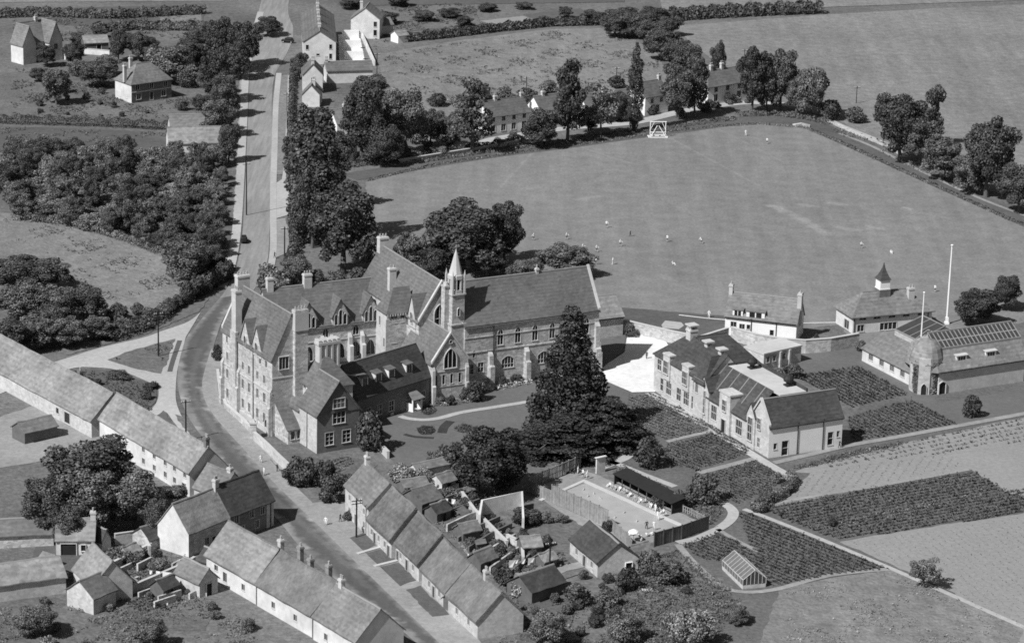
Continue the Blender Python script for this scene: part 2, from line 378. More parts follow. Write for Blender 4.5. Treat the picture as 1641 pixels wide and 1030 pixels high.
def block(par, a0, a1, b0, b1, ze, rise=0, z0=0.0, axis='a', hip=(0, 0), ov=.35, vo=.22, wm='stone', rm='slate', win=None, sur='dressing', ridge='lead', cope=None, open_sides='', flat=False, rt=.18, sag=0.0):
    """walls with cut window openings + a pitched roof; win = {side: [(c, z, w, h, mullions, transoms, arch), ...]} sides f k l r, c from the left/near end"""
    win = win or {}; b = MB(); A, Bq = a1 - a0, b1 - b0
    sides = {'f': (a0, b0, 1, 0, A), 'r': (a1, b0, 0, 1, Bq), 'k': (a1, b1, -1, 0, A), 'l': (a0, b1, 0, -1, Bq)}
    for k, (px, py, dx, dy, L) in sides.items():
        if k in open_sides: continue
        hs = []
        for t in win.get(k, ()):
            t = list(t) + [2, 1, None][len(t) - 4:] if len(t) < 7 else list(t)
            c = t[0]
            if k in 'lk': c = L - c
            t[0] = c
            if t[1] + t[3] <= ze - .05: hs.append(t); pr = 0.0
            else: pr = .16
            put_window(par, px, py, dx, dy, t[0], t[1], t[2], t[3], t[4], t[5], t[6], sur, pr)
        wall_face(b, px, py, dx, dy, L, z0, ze, hs)
    if not flat:
        if axis == 'a':
            bm = (b0 + b1) / 2
            if not hip[0]: b.poly([(a0, b1, ze), (a0, b0, ze), (a0, bm, ze + rise)])
            if not hip[1]: b.poly([(a1, b0, ze), (a1, b1, ze), (a1, bm, ze + rise)])
        else:
            am = (a0 + a1) / 2
            if not hip[0]: b.poly([(a0, b0, ze), (a1, b0, ze), (am, b0, ze + rise)])
            if not hip[1]: b.poly([(a1, b1, ze), (a0, b1, ze), (am, b1, ze + rise)])
    wo = b.build('wall', wm, par)
    r = MB(); ro = None
    if flat:
        r.box(a0 - .12, a1 + .12, b0 - .12, b1 + .12, ze, ze + .35); ro = r.build('roof', rm, par); return wo, ro
    def T(x, y, z): return (x, y, z) if axis == 'a' else (y, x, z)
    if axis == 'a': p0, p1, q0, q1 = a0, a1, b0, b1
    else: p0, p1, q0, q1 = b0, b1, a0, a1
    qm = (q0 + q1) / 2; sl_ = rise / ((q1 - q0) / 2); zl = ze - ov * sl_ + .12; zt = ze + rise + .12
    e0 = p0 - (ov if hip[0] else vo); e1 = p1 + (ov if hip[1] else vo)
    r0 = p0 + hip[0] if hip[0] else e0; r1 = p1 - hip[1] if hip[1] else e1
    if sag and not (hip[0] or hip[1]):
        rs = random.Random(int(abs(e1) * 97 + q1 * 31)); nx = max(4, int((e1 - e0) / 1.6)); rid = [-sag * math.sin(math.pi * (1.3 * i / nx) % math.pi) * .8 + rs.uniform(-.07, .07) for i in range(nx + 1)]
        for sd in (0, 1):
            gv = []
            for i in range(nx + 1):
                x = e0 + (e1 - e0) * i / nx; row = []
                for j in range(4):
                    t = j / 3; y = (q0 - ov) * (1 - t) + qm * t if sd == 0 else (q1 + ov) * (1 - t) + qm * t
                    z = zl * (1 - t) + zt * t + (rid[i] if j == 3 else rid[i] * t * .7 + rs.uniform(-.08, .08)); row.append(T(x, y, z))
                gv.append(row)
            for i in range(nx):
                for j in range(3): r.slab([gv[i][j], gv[i + 1][j], gv[i + 1][j + 1], gv[i][j + 1]], rt)
        ro = r.build('roof', rm, par)
        if ridge:
            g = MB()
            for i in range(nx):
                x0, x1 = e0 + (e1 - e0) * i / nx, e0 + (e1 - e0) * (i + 1) / nx; z0_, z1_ = zt + rid[i], zt + rid[i + 1]
                g.hexa([T(x0, qm - .2, z0_ - .08), T(x1, qm - .2, z1_ - .08), T(x1, qm + .2, z1_ - .08), T(x0, qm + .2, z0_ - .08), T(x0, qm - .1, z0_ + .1), T(x1, qm - .1, z1_ + .1), T(x1, qm + .1, z1_ + .1), T(x0, qm + .1, z0_ + .1)])
            g.build('ridge_cap', ridge, ro)
        return wo, ro
    r.slab([T(e0, q0 - ov, zl), T(e1, q0 - ov, zl), T(r1, qm, zt), T(r0, qm, zt)], rt)
    r.slab([T(e1, q1 + ov, zl), T(e0, q1 + ov, zl), T(r0, qm, zt), T(r1, qm, zt)], rt)
    if hip[0]: r.slab([T(e0, q1 + ov, zl), T(e0, q0 - ov, zl), T(r0, qm, zt)], rt)
    if hip[1]: r.slab([T(e1, q0 - ov, zl), T(e1, q1 + ov, zl), T(r1, qm, zt)], rt)
    ro = r.build('roof', rm, par)
    if ridge and r1 - r0 > .5:
        g = MB(); P = [T(r0, qm - .16, zt - .05), T(r1, qm - .16, zt - .05), T(r1, qm + .16, zt - .05), T(r0, qm + .16, zt - .05), T(r0, qm - .09, zt + .1), T(r1, qm - .09, zt + .1), T(r1, qm + .09, zt + .1), T(r0, qm + .09, zt + .1)]
        g.hexa(P); g.build('ridge_cap', ridge, ro)
    if cope:
        for e, on in ((p0, 'l' in cope), (p1, 'r' in cope)):
            if not on: continue
            g = MB(); cw = .28
            for qq in (q0 - .1, q1 + .1):
                z_e = ze + .18
                g.hexa([T(e - cw, qq, z_e - .35), T(e + cw, qq, z_e - .35), T(e + cw, qm, zt - .1), T(e - cw, qm, zt - .1), T(e - cw, qq, z_e + .2), T(e + cw, qq, z_e + .2), T(e + cw, qm, zt + .38), T(e - cw, qm, zt + .38)])
            g.build('gable_coping', 'ashlar', par)
    return wo, ro
def chimney(par, a, b, z0, z1, wa=1.0, wb=.8, pots=2, m='ashlar', along='a', potm='pot'):
    c = MB(); c.box(a - wa / 2, a + wa / 2, b - wb / 2, b + wb / 2, z0, z1 - .45)
    c.box(a - wa / 2 - .1, a + wa / 2 + .1, b - wb / 2 - .1, b + wb / 2 + .1, z1 - .45, z1 - .15)
    c.box(a - wa / 2 - .02, a + wa / 2 + .02, b - wb / 2 - .02, b + wb / 2 + .02, z1 - .15, z1)
    o = c.build('chimney', m, par)
    for k in range(pots):
        t = (k + .5) / pots - .5
        x, y = (a + wa * t, b) if along == 'a' else (a, b + wb * t)
        p = MB(); p.lathe([(.17, z1 - .02), (.15, z1 + .5), (.19, z1 + .55), (.17, z1 + .62)], 8, 0, x, y)
        if par.parent is None: p.build('chimney_pot', potm, o)
    return o
def dormer(par, a, b, z, w, h, dep, rr, side='f', wm='render_white', rm='slate_dark', nm=2, flat=False):
    """a dormer whose front stands at (a,b,z) facing side f (towards -b) or l (towards -a)"""
    def T(x, y, zz): return (a + x, b + y, z + zz) if side == 'f' else (a + y, b - x, z + zz)
    c = MB()
    c.poly([T(-w / 2, 0, 0), T(w / 2, 0, 0), T(w / 2, 0, h), T(-w / 2, 0, h)])
    for s in (-1, 1): c.poly([T(s * w / 2, 0, 0), T(s * w / 2, dep, h * .2), T(s * w / 2, dep, h), T(s * w / 2, 0, h)])
    if not flat: c.poly([T(-w / 2, 0, h), T(w / 2, 0, h), T(0, 0, h + rr)])
    o = c.build('dormer', wm, par)
    r = MB(); e = .2
    if flat: r.slab([T(-w / 2 - e, -e, h + .12), T(w / 2 + e, -e, h + .12), T(w / 2 + e, dep + 1, h + .3 + rr), T(-w / 2 - e, dep + 1, h + .3 + rr)], .14)
    else:
        far = dep + 2.2
        for s in (-1, 1):
            r.slab([T(s * (w / 2 + e), -e, h - e * .8), T(0, -e, h + rr + .1), T(0, far, h + rr + .1), T(s * (w / 2 + e), far, h - e * .8)], .14)
    r.build('dormer_roof', rm, o)
    p = MB(); ww = w * .36; n_ = nm
    for k in range(n_):
        x = -ww + (2 * ww) * (k + .5) / n_; q = ww / n_ * .82
        p.poly([T(x - q, -.03, h * .16), T(x + q, -.03, h * .16), T(x + q, -.03, h * .9), T(x - q, -.03, h * .9)])
    p.build('pane', 'glass', o)
    return o
def buttress(par, a, b, w, dep, z1, z2, m='stone_pale', side='f', z0=0):
    def T(x, y, zz): return (a + x, b + y, zz) if side == 'f' else (a + y, b - x, zz)
    c = MB(); h = w / 2
    c.hexa([T(-h, -dep, z0), T(h, -dep, z0), T(h, 0, z0), T(-h, 0, z0), T(-h, -dep, z1), T(h, -dep, z1), T(h, 0, z1 + .6), T(-h, 0, z1 + .6)])
    c.hexa([T(-h * .9, -dep * .6, z1), T(h * .9, -dep * .6, z1), T(h * .9, 0, z1), T(-h * .9, 0, z1), T(-h * .9, -dep * .55, z2 - .8), T(h * .9, -dep * .55, z2 - .8), T(h * .9, -.02, z2), T(-h * .9, -.02, z2)])
    return c.build('buttress', m, par)
def band(par, x0, x1, y0, y1, z0, z1, m='dressing', name='string_course'):
    c = MB(); c.box(x0, x1, y0, y1, z0, z1); return c.build(name, m, par)
def pipe(par, a, b, z0, z1):
    c = MB(); c.tube((a, b, z0), (a, b, z1), .09, .09, 6); c.box(a - .16, a + .16, b - .12, b + .1, z1 - .05, z1 + .3); return c.build('downpipe', 'iron', par)
def door(par, px, py, dx, dy, c, z, w, h, m='timber_black', sur='dressing', arch=None):
    return put_window(par, px, py, dx, dy, c, z, w, h, 1, 1, arch, sur, .12, m, 'door')
class Bld:
    def __init__(s, name, label, cat, p0, p1, z=0.0, group=None):
        A, B_ = G(*p0), G(*p1); s.L = (B_ - A).length; s.rz = math.atan2(B_.y - A.y, B_.x - A.x)
        s.root = empty(name, (A.x, A.y, 0), s.rz, label, cat, group)
        s.A = A; s.u = Vector((math.cos(s.rz), math.sin(s.rz), 0)); s.v = Vector((-s.u.y, s.u.x, 0))
        k = scale_at(A); s.s = k
    def loc(s, px, py, z=0.0):
        q = G(px, py, z) - s.A; return q.dot(s.u), q.dot(s.v)
def ax(B_, px, b=0.0, z=0.0):
    """position along the front (metres) that the photograph shows at column px, for a given depth and height"""
    a = 0.0
    for _ in range(8):
        x0 = PX(B_.A + B_.u * a + B_.v * b + Vector((0, 0, z)))[0]; x1 = PX(B_.A + B_.u * (a + 1) + B_.v * b + Vector((0, 0, z)))[0]; a += (px - x0) / (x1 - x0)
    return a
def polywall(name, label, pts, h, t, m, cat='wall', cap='dressing', closed=False, z0=0.0, capt=.12, group=None, step=None):
    """free-standing wall along traced ground points"""
    P = [G(*p) for p in pts]; n = len(P); Lf, Rt = [], []
    for i in range(n):
        a = P[(i - 1) % n] if (i > 0 or closed) else P[i]; c = P[(i + 1) % n] if (i < n - 1 or closed) else P[i]
        tv = (c - a).normalized(); nn = Vector((-tv.y, tv.x, 0)) * t / 2
        Lf.append(P[i] + nn); Rt.append(P[i] - nn)
    root = empty(name, P[0], 0, label, cat, group); o0 = P[0]
    b, c = MB(), MB(); rng = range(n if closed else n - 1)
    hs = h if isinstance(h, (list, tuple)) else [h] * n
    for i in rng:
        j = (i + 1) % n; q = [Rt[i] - o0, Rt[j] - o0, Lf[j] - o0, Lf[i] - o0]; hh = (hs[i], hs[j], hs[j], hs[i])
        b.hexa([(x.x, x.y, z0) for x in q] + [(x.x, x.y, z) for x, z in zip(q, hh)])
        if cap:
            cc = [P[i] - o0, P[j] - o0, P[j] - o0, P[i] - o0]
            q2 = [k + (k - e) * .35 for k, e in zip(q, cc)]
            c.hexa([(x.x, x.y, z + .004) for x, z in zip(q2, hh)] + [(x.x, x.y, z + capt) for x, z in zip(q2, hh)])
    b.build('wall', m, root)
    if cap: c.build('coping', cap, root)
    return root
# ------------------------------------------------------------------ ground, fields, roads, paths
b = MB(); b.poly([(-2500, 60, 0), (2500, 60, 0), (2500, 5500, 0), (-2500, 5500, 0)]); tag(b.build('ground', 'ground'), kind='structure')
sheet('playing_field', [(586, 292), (700, 264), (850, 242), (950, 229), (1060, 213), (1150, 203), (1215, 199), (1290, 205), (1340, 225), (1420, 262), (1500, 298), (1614, 350), (1720, 395), (1720, 500), (1500, 545), (1300, 560), (1165, 545), (1000, 530), (930, 520), (640, 500), (600, 420), (590, 350)], .03, 'field')
sheet('far_meadow', [(604, 88), (700, 70), (880, 47), (960, 45), (1010, 60), (1052, 84), (1075, 130), (1000, 190), (880, 195), (700, 195), (620, 150)], .03, 'meadow')
sheet('hill_meadow', [(1080, 42), (1320, 24), (1500, 14), (1800, 0), (1800, 330), (1660, 330), (1540, 290), (1420, 240), (1340, 190), (1250, 170), (1190, 130), (1120, 80)], .03, 'meadow')
sheet('left_meadow', [(-60, 335), (52, 346), (110, 354), (200, 380), (265, 405), (335, 430), (330, 465), (240, 500), (150, 490), (50, 430), (-60, 430)], .03, 'meadow', smooth=4)
sheet('paddock', [(-60, 203), (60, 204), (270, 212), (265, 245), (150, 262), (-60, 262)], .03, 'dark_grass')
sheet('house_garden', [(-40, 110), (60, 112), (200, 120), (330, 128), (360, 190), (200, 196), (-40, 194)], .03, 'rough_grass')
FZ = .03
for nm, pts, mm in (('far_strip_field', [(770, 34), (838, 26), (870, 38), (815, 46)], 'soil_light'), ('far_strip_field', [(838, 24), (930, 14), (960, 30), (880, 38)], 'dark_grass'),
                    ('far_field', [(60, 14), (330, 8), (325, 40), (200, 46), (90, 40)], 'dark_grass'), ('far_field', [(255, 24), (322, 22), (325, 52), (262, 52)], 'meadow'),
                    ('far_field', [(600, 14), (760, 8), (770, 40), (640, 52)], 'rough_grass'), ('far_field', [(-200, -60), (380, -70), (380, 2), (-200, 6)], 'meadow'),
                    ('far_field', [(500, -70), (1000, -80), (1000, 4), (560, 10)], 'dark_grass'), ('far_field', [(1050, -80), (1900, -90), (1900, -8), (1330, 12), (1060, 18)], 'meadow')):
    FZ += .012; sheet(nm, pts, FZ, mm)
# darker banks round the playing field
ribbon('field_bank', [(560, 284), (640, 271), (760, 251), (900, 233), (1000, 219), (1100, 206), (1180, 194), (1240, 192), (1300, 199), (1345, 220), (1430, 258), (1520, 299), (1640, 352), (1720, 388)], 7.5, .06, 'dark_grass')
ribbon('rough_verge', [(640, 262), (760, 243), (900, 224), (1000, 210), (1100, 197), (1180, 184), (1250, 182), (1320, 196), (1400, 228), (1500, 272)], 6.0, .045, 'rough_grass')
ribbon('village_lane', [(540, 262), (640, 248), (760, 232), (800, 222), (900, 207), (960, 202), (1020, 196), (1100, 178), (1200, 165), (1300, 172)], 4.2, .09, 'gravel')
ribbon('field_path', [(1322, 190), (1350, 203), (1420, 232), (1452, 252)], 2.6, .09, 'gravel')
ribbon('stony_edge', [(1345, 214), (1400, 236), (1475, 274), (1570, 318), (1660, 352)], 1.2, .075, 'footway')
sheet('mown_yard', [(996, 493), (1168, 507), (1168, 540), (1040, 540), (1000, 525)], .06, 'dark_grass')
sheet('mown_yard', [(1180, 540), (1345, 520), (1365, 545), (1280, 560), (1180, 560)], .06, 'rough_grass')
ribbon('boundary_line', [(1088, 505), (1130, 510), (1165, 513)], .5, .09, 'court', 0)
ribbon('boundary_line', [(1284, 518), (1342, 517)], .45, .09, 'court', 0)
# worn strips and faint lines of the pitch
wear('field', [((1238, 330), (1258, 338), 1.6, .35), ((1284, 328), (1308, 331), 1.2, .25), ((1330, 325), (1352, 328), 1.2, .22), ((1272, 344), (1326, 376), 1.5, .28), ((1348, 365), (1372, 369), 1.3, .28), ((1390, 362), (1416, 367), 1.3, .2),
               ((922, 320), (958, 315), 1.0, .2), ((1450, 333), (1458, 335), .8, .35), ((1480, 342), (1506, 347), 1.2, .14), ((1002, 398), (1022, 406), 1.2, .16), ((1062, 442), (1080, 449), 1.2, .16), ((1075, 222), (1215, 297), .5, .16), ((862, 236), (802, 300), .45, .14), ((930, 236), (1010, 262), .5, .12), ((1150, 206), (1260, 262), .45, .10), ((1215, 470), (1240, 472), 1.2, .12), ((640, 270), (700, 262), 1.5, .15)])

# main road: pale upper stretch, tarmac bend and village street
upL = smooth_line([(440, -70), (425, -20), (412, 30), (404, 80), (400, 120), (398, 180), (395, 250), (392, 320), (388, 380), (380, 425), (366, 458), (345, 488)])
upR = smooth_line([(476, -70), (466, -20), (462, 20), (470, 46), (466, 72), (452, 100), (440, 122), (436, 160), (436, 230), (434, 310), (432, 370), (428, 420), (410, 460), (385, 488)])
sheet('upper_road', upL + upR[::-1], .06, 'road_pale')
loL = smooth_line([(352, 478), (330, 503), (312, 525), (297, 545), (286, 585), (286, 625), (299, 663), (322, 698), (352, 735), (390, 775), (420, 806), (452, 841), (484, 880), (522, 916), (570, 952), (650, 1015), (720, 1080)])
loR = smooth_line([(395, 470), (372, 490), (356, 515), (345, 547), (335, 583), (329, 615), (333, 640), (347, 663), (367, 686), (395, 718), (426, 757), (464, 795), (503, 832), (560, 888), (640, 965), (760, 1080)])
sheet('village_street', loL + loR[::-1], .075, 'tarmac')
rng_ = random.Random(4); ws = []
for ln in (loL, loR):
    for i in range(0, len(ln) - 8, 8): ws.append((ln[i], ln[i + 8], rng_.uniform(.7, 1.5), rng_.uniform(.7, 1.4)))
for (p, q_) in (((318, 560), (308, 600)), ((308, 600), (312, 640)), ((312, 640), (345, 690)), ((345, 690), (410, 760)), ((440, 800), (520, 870)), ((520, 870), (600, 950))): ws.append((p, q_, .7, .28))
wear('tarmac', ws)
ribbon('left_footway', [(418, 20), (404, 70), (394, 120), (391, 180), (387, 250), (383, 320), (378, 380), (370, 425), (356, 460)], 2.1, .14, 'gravel', thick=.14)
ribbon('right_footway', [(447, 118), (442, 170), (440, 240), (438, 300), (438, 350), (438, 400), (434, 430)], 1.6, .14, 'gravel', thick=.14)
sheet('road_verge', [(445, 122), (465, 120), (459, 240), (455, 280), (443, 280)], .1, 'meadow')
ribbon('hedge_path', [(464, 122), (461, 200), (457, 270), (452, 300)], .9, .12, 'gravel')
sheet('drive_entrance', [(436, 298), (458, 284), (463, 300), (462, 345), (437, 352)], .11, 'gravel')
sheet('road_verge', [(441, 352), (458, 350), (468, 400), (440, 415)], .1, 'footway')
sheet('left_verge', [(392, 110), (389, 250), (378, 385), (366, 440), (350, 450), (372, 380), (380, 250), (384, 130)], .05, 'footway')
ribbon('street_footway', [(350, 560), (341, 590), (336, 615), (340, 640), (354, 664), (376, 690), (406, 722), (437, 757), (476, 796), (515, 833), (572, 888), (652, 965), (770, 1078)], 3.0, .16, 'footway', thick=.16)
sheet('school_forecourt', [(348, 600), (358, 650), (400, 690), (436, 722), (470, 760), (448, 752), (410, 712), (370, 676), (346, 640)], .1, 'footway')
# side road and green
sheet('side_road', smooth_line([(322, 500), (301, 516), (262, 530), (230, 541), (163, 557), (104, 575), (40, 596), (-60, 628)]) + smooth_line([(-60, 655), (50, 612), (114, 591), (150, 589), (191, 594), (235, 611), (253, 622), (251, 645), (234, 666), (246, 672), (264, 660), (278, 676), (300, 704), (330, 738), (340, 730), (305, 690), (284, 650), (282, 615), (287, 580), (298, 540)]), .085, 'gravel')
sheet('green', [(172, 577), (200, 565), (240, 554), (281, 543), (268, 580), (258, 599), (220, 592)], .11, 'rough_grass')
ribbon('green_edge', [(288, 546), (277, 578), (272, 596)], 1.0, .12, 'dark_grass')
sheet('green', [(114, 593), (150, 591), (191, 596), (235, 613), (250, 625), (249, 645), (232, 664), (200, 660), (150, 630)], .11, 'dark_grass')
sheet('green', [(247, 668), (262, 658), (272, 674), (298, 704), (300, 716), (270, 700), (248, 686)], .11, 'dark_grass')
sheet('green', [(280, 664), (290, 667), (318, 694), (330, 714), (312, 704), (292, 684)], .11, 'rough_grass')
sheet('bank', [(104, 570), (163, 551), (232, 531), (262, 512), (300, 496), (335, 478), (320, 500), (262, 524), (230, 537), (163, 554)], .1, 'rough_grass')
sheet('farm_yard', [(-60, 690), (80, 640), (200, 640), (330, 720), (300, 760), (160, 720), (60, 740), (-60, 760)], .05, 'footway')
# cottage fronts
sheet('cottage_front', [(500, 806), (548, 800), (600, 858), (676, 930), (760, 1010), (790, 1060), (740, 1060), (640, 950)], .05, 'footway')
for pts in ([(556, 864), (594, 848), (608, 871), (577, 885)], [(582, 888), (612, 879), (634, 897), (602, 904)], [(604, 909), (640, 901), (667, 930), (641, 939)], [(650, 945), (674, 938), (720, 985), (690, 988)]):
    sheet('front_lawn', pts, .09, 'dark_grass')
# school garden
sheet('school_lawn', [(586, 706), (610, 672), (690, 650), (800, 626), (872, 612), (960, 600), (1010, 630), (1000, 660), (900, 700), (800, 730), (720, 760), (640, 745), (600, 716)], .05, 'lawn')
ribbon('lawn_path', [(641, 667), (655, 671), (680, 673), (705, 670), (740, 661), (790, 653), (840, 645), (880, 638)], 1.5, .1, 'gravel')
for pts in ([(668, 688), (678, 683), (692, 684), (698, 690), (690, 696), (674, 696)], [(729, 686), (740, 681), (752, 682), (757, 688), (748, 693), (734, 692)], [(676, 656), (688, 650), (700, 657), (690, 665), (678, 663)]):
    sheet('flower_bed', pts, .1, 'bed', smooth=3)
ribbon('flower_border', [(708, 694), (712, 684), (722, 675)], 1.8, .1, 'bed')
ribbon('flower_border', [(648, 696), (665, 700), (695, 702)], 1.0, .1, 'bed')
sheet('playground', [(1006, 533), (1064, 543), (1075, 560), (1050, 575), (1050, 628), (1013, 629), (985, 617), (950, 602), (975, 582), (1001, 565)], .1, 'court')
sheet('lower_lawn', [(955, 545), (1004, 540), (999, 563), (960, 592), (940, 590)], .08, 'lawn')
# kitchen gardens on the right
sheet('garden_ground', [(985, 640), (1050, 628), (1240, 735), (1360, 712), (1380, 640), (1460, 625), (1720, 585), (1720, 1080), (1000, 1080), (1080, 900), (1100, 830), (990, 740)], .02, 'soil')
sheet('cabbage_plot', [(1270, 756), (1440, 712), (1614, 674), (1720, 655), (1720, 700), (1614, 715), (1500, 730), (1300, 758)], .06, 'soil_light')
sheet('stubble_plot', [(1240, 812), (1305, 752), (1525, 722), (1614, 705), (1720, 690), (1720, 810), (1614, 790), (1555, 752), (1430, 775), (1300, 800)], .05, 'soil_light')
sheet('stubble_plot', [(1345, 868), (1480, 846), (1614, 826), (1720, 812), (1720, 1080), (1620, 1080), (1530, 950)], .05, 'soil_light')
sheet('grass_plot', [(1250, 942), (1340, 925), (1432, 912), (1530, 952), (1640, 1010), (1600, 1080), (1200, 1080)], .065, 'meadow')
sheet('yard', [(1280, 555), (1385, 548), (1470, 618), (1505, 645), (1720, 612), (1720, 652), (1545, 684), (1470, 650), (1380, 595), (1270, 600)], .05, 'lawn')
ribbon('garden_path', [(1040, 630), (1100, 664), (1150, 694), (1205, 728), (1238, 748), (1262, 762), (1268, 775)], 2.0, .1, 'gravel')
ribbon('garden_path', [(960, 735), (985, 742), (1030, 760), (1082, 780)], 1.6, .1, 'gravel')
ribbon('garden_path', [(1145, 800), (1168, 812), (1175, 825), (1160, 842), (1120, 862), (1086, 870)], 2.0, .1, 'gravel', 8)
ribbon('garden_path', [(1192, 816), (1230, 830), (1320, 866), (1430, 912), (1530, 956), (1640, 1005), (1720, 1040)], 1.2, .1, 'gravel')
ribbon('garden_path', [(1215, 812), (1300, 796), (1400, 780), (1555, 752)], 1.1, .1, 'footway')
ribbon('garden_path', [(1240, 742), (1300, 728), (1360, 714), (1440, 700), (1614, 668), (1700, 652)], 1.6, .1, 'footway')
ribbon('garden_path', [(1069, 708), (1100, 700), (1146, 690)], 1.2, .09, 'footway')
ribbon('garden_path', [(1120, 758), (1160, 748), (1212, 734)], 1.6, .09, 'footway')
ribbon('garden_path', [(1086, 872), (1110, 900), (1150, 935), (1185, 948), (1240, 945), (1330, 922), (1425, 912)], 1.3, .1, 'footway')
ribbon('garden_path', [(1150, 848), (1180, 866), (1216, 884)], 1.0, .1, 'footway')
ribbon('garden_path', [(958, 752), (1000, 735), (1010, 725)], 2.0, .1, 'gravel')
# swimming pool court
sheet('pool_court', [(846, 787), (930, 752), (960, 762), (1040, 800), (1136, 842), (1052, 868), (1000, 880), (960, 860)], .06, 'footway')
sheet('pool_water', [(884, 796), (944, 773), (1094, 842), (1010, 868), (975, 852)], .1, 'water')
ribbon('pool_edge', [(936, 771), (1000, 800), (1060, 828), (1100, 846)], 1.0, .16, 'kerb', 0, thick=.1)
ribbon('pool_edge', [(866, 802), (938, 770)], .8, .17, 'kerb', 0, thick=.1)
# patchwork of the cottage gardens
FZ = .03
for pts, mm in (([(60, 860), (170, 880), (150, 930), (50, 930)], 'dark_grass'), ([(180, 920), (245, 895), (260, 915), (200, 955)], 'soil'), ([(190, 955), (300, 905), (345, 960), (330, 1010), (220, 1010)], 'rough_grass'),
                ([(730, 800), (790, 850), (800, 900), (760, 900), (700, 830)], 'footway'), ([(820, 905), (900, 880), (915, 905), (840, 930)], 'lawn'), ([(800, 930), (870, 915), (930, 960), (900, 1040), (830, 1040)], 'soil'), ([(650, 760), (740, 745), (760, 800), (700, 810)], 'rough_grass'),
                ([(1000, 900), (1090, 880), (1180, 945), (1120, 1000), (1000, 980)], 'rough_grass'), ([(520, 740), (560, 730), (605, 745), (560, 790), (525, 780)], 'rough_grass'), ([(820, 920), (935, 898), (945, 905), (840, 935)], 'footway')):
    FZ += .003; sheet('garden_plot', pts, FZ, mm)
# ------------------------------------------------------------------ the school
# long road-side wing with its gable towards the viewer
A = Bld('dormitory_wing', 'tall pale stone school wing along the bend of the road, with two roadside gablets', 'school wing', (357, 646), (436, 699))
r = A.root; L = A.L; WA = 8.0; ZA = 15.6; RA = 8.2
wf = []
for c in (2.2, 4.8, 9.2, 12.0, 15.6, 18.6): wf += [(c, 1.8, .9, 1.9, 2, 1), (c, 5.8, .9, 1.9, 2, 1), (c, 9.6, .8, 1.6, 2, 1)]
for c in (2.0, 19.4, 16.8): wf.append((c, 13.0, .7, 1.4, 1, 1))
block(r, 0, L, 0, WA, ZA, RA, wm='stone_pale', rm='slate', win={'f': wf, 'r': [(2.4, 13.2, 2.0, 2.4, 3, 1)]}, cope='l', sur='stone_pale')
for c in (L - 6.4, L - 11.4):       # wall gables
    g = MB(); hw = 1.9
    g.box(c - hw, c + hw, -.1, .35, ZA - 1.5, ZA + .6); g.poly([(c - hw, -.1, ZA + .6), (c + hw, -.1, ZA + .6), (c, -.1, ZA + 4.4)])
    o = g.build('wall_gable', 'stone_pale', r)
    q = MB()
    for s in (-1, 1): q.slab([(c + s * (hw + .2), -.3, ZA + .45), (c, -.3, ZA + 4.7), (c, 2.4, ZA + 4.7), (c + s * (hw + .2), .4, ZA + .45)], .15)
    q.build('gable_roof', 'slate', o)
    put_window(r, c, -.1, 1, 0, 0, ZA - .8, .9, 2.2, 1, 1, 'p', 'dressing', .1)
chimney(r, L - 16.2, .3, 6, ZA + 9.2, 1.9, 1.3, 3); band(r, L - 17.4, L - 15.0, -.55, 0, 0, ZA + 1, 'stone_pale', 'chimney_breast')
chimney(r, .6, WA / 2, ZA + 3, ZA + RA + 2.2, 1.4, 2.6, 4, along='b')
chimney(r, L + .35, WA - 2.3, 0, ZA + RA + .9, 1.3, 2.7, 4, 'stone', along='b')
band(r, L - .3, L + 1.15, WA - 3.75, WA - .85, ZA + RA - 3.2, ZA + RA + .4, 'dressing', 'chimney_head')
for c in (7.0, 13.9): pipe(r, c, -.12, .3, ZA - .5)
for c in (.4, 7.6, L - .4): buttress(r, c, 0, .9, .8, 5.5, 9.5)
band(r, -.1, L + .1, -.12, 0, 8.4, 8.65); band(r, L, L + .1, 0, WA - 3.8, 11.4, 11.65); band(r, -.15, L + .15, -.22, 0, 0, 1.1, 'ashlar', 'plinth')
door(r, 0, 0, 1, 0, L - 2.2, 0, 1.3, 2.8, 'timber_black', 'dressing', 'p')
q = MB(); wall_face(q, L + 5.6, .6, 0, 1, 4.6, 0, 3.0, [(c_, .9, .8, 1.6) for c_ in (1.0, 2.3, 3.6)]); q.poly([(L, .6, 0), (L + 5.6, .6, 0), (L + 5.6, .6, 3.0), (L, .6, 7.2)]); q.poly([(L, 5.2, 0), (L + 5.6, 5.2, 0), (L + 5.6, 5.2, 3.0), (L, 5.2, 7.2)]); q.build('porch_wall', 'stone', r)
q = MB(); q.slab([(L, .3, 7.3), (L + 5.9, .3, 2.9), (L + 5.9, 5.5, 2.9), (L, 5.5, 7.3)], .18); q.build('porch_roof', 'slate', r)
for c_ in (1.0, 2.3, 3.6): put_window(r, L + 5.6, .6, 0, 1, c_, .9, .8, 1.6, 1, 1)

# middle range
ZB, RB, DB = 8.3, 7.4, 5.3
q0, q1 = G(421, 464, ZB + RB), G(600, 444.4, ZB + RB)
u = (q1 - q0).normalized(); v = Vector((-u.y, u.x, 0)); s0 = q0 - v * DB; s1 = q1 - v * DB; s0.z = s1.z = 0
B = Bld('classroom_range', 'middle stone range of the school with three triple-lancet gables in its slate roof', 'school wing', PX(s0), PX(s1))
r = B.root; L = B.L
lanc = [ax(B, 494.5, 0, ZB + 1.5), ax(B, 545, 0, ZB + 1.5), ax(B, 593.5, 0, ZB + 1.5)]
wf = []
for c in lanc:
    wf += [(c - 3.2, 5.6, 1.3, 2.1, 2, 1, 'p'), (c + .1, 1.0, 1.9, 3.2, 2, 1, 'p')]
    wf += [(c - 3.3, 1.0, 1.9, 3.2, 2, 1, 'p')]
block(r, 0, L, 0, DB * 2, ZB, RB, wm='stone', rm='slate', win={'f': wf})
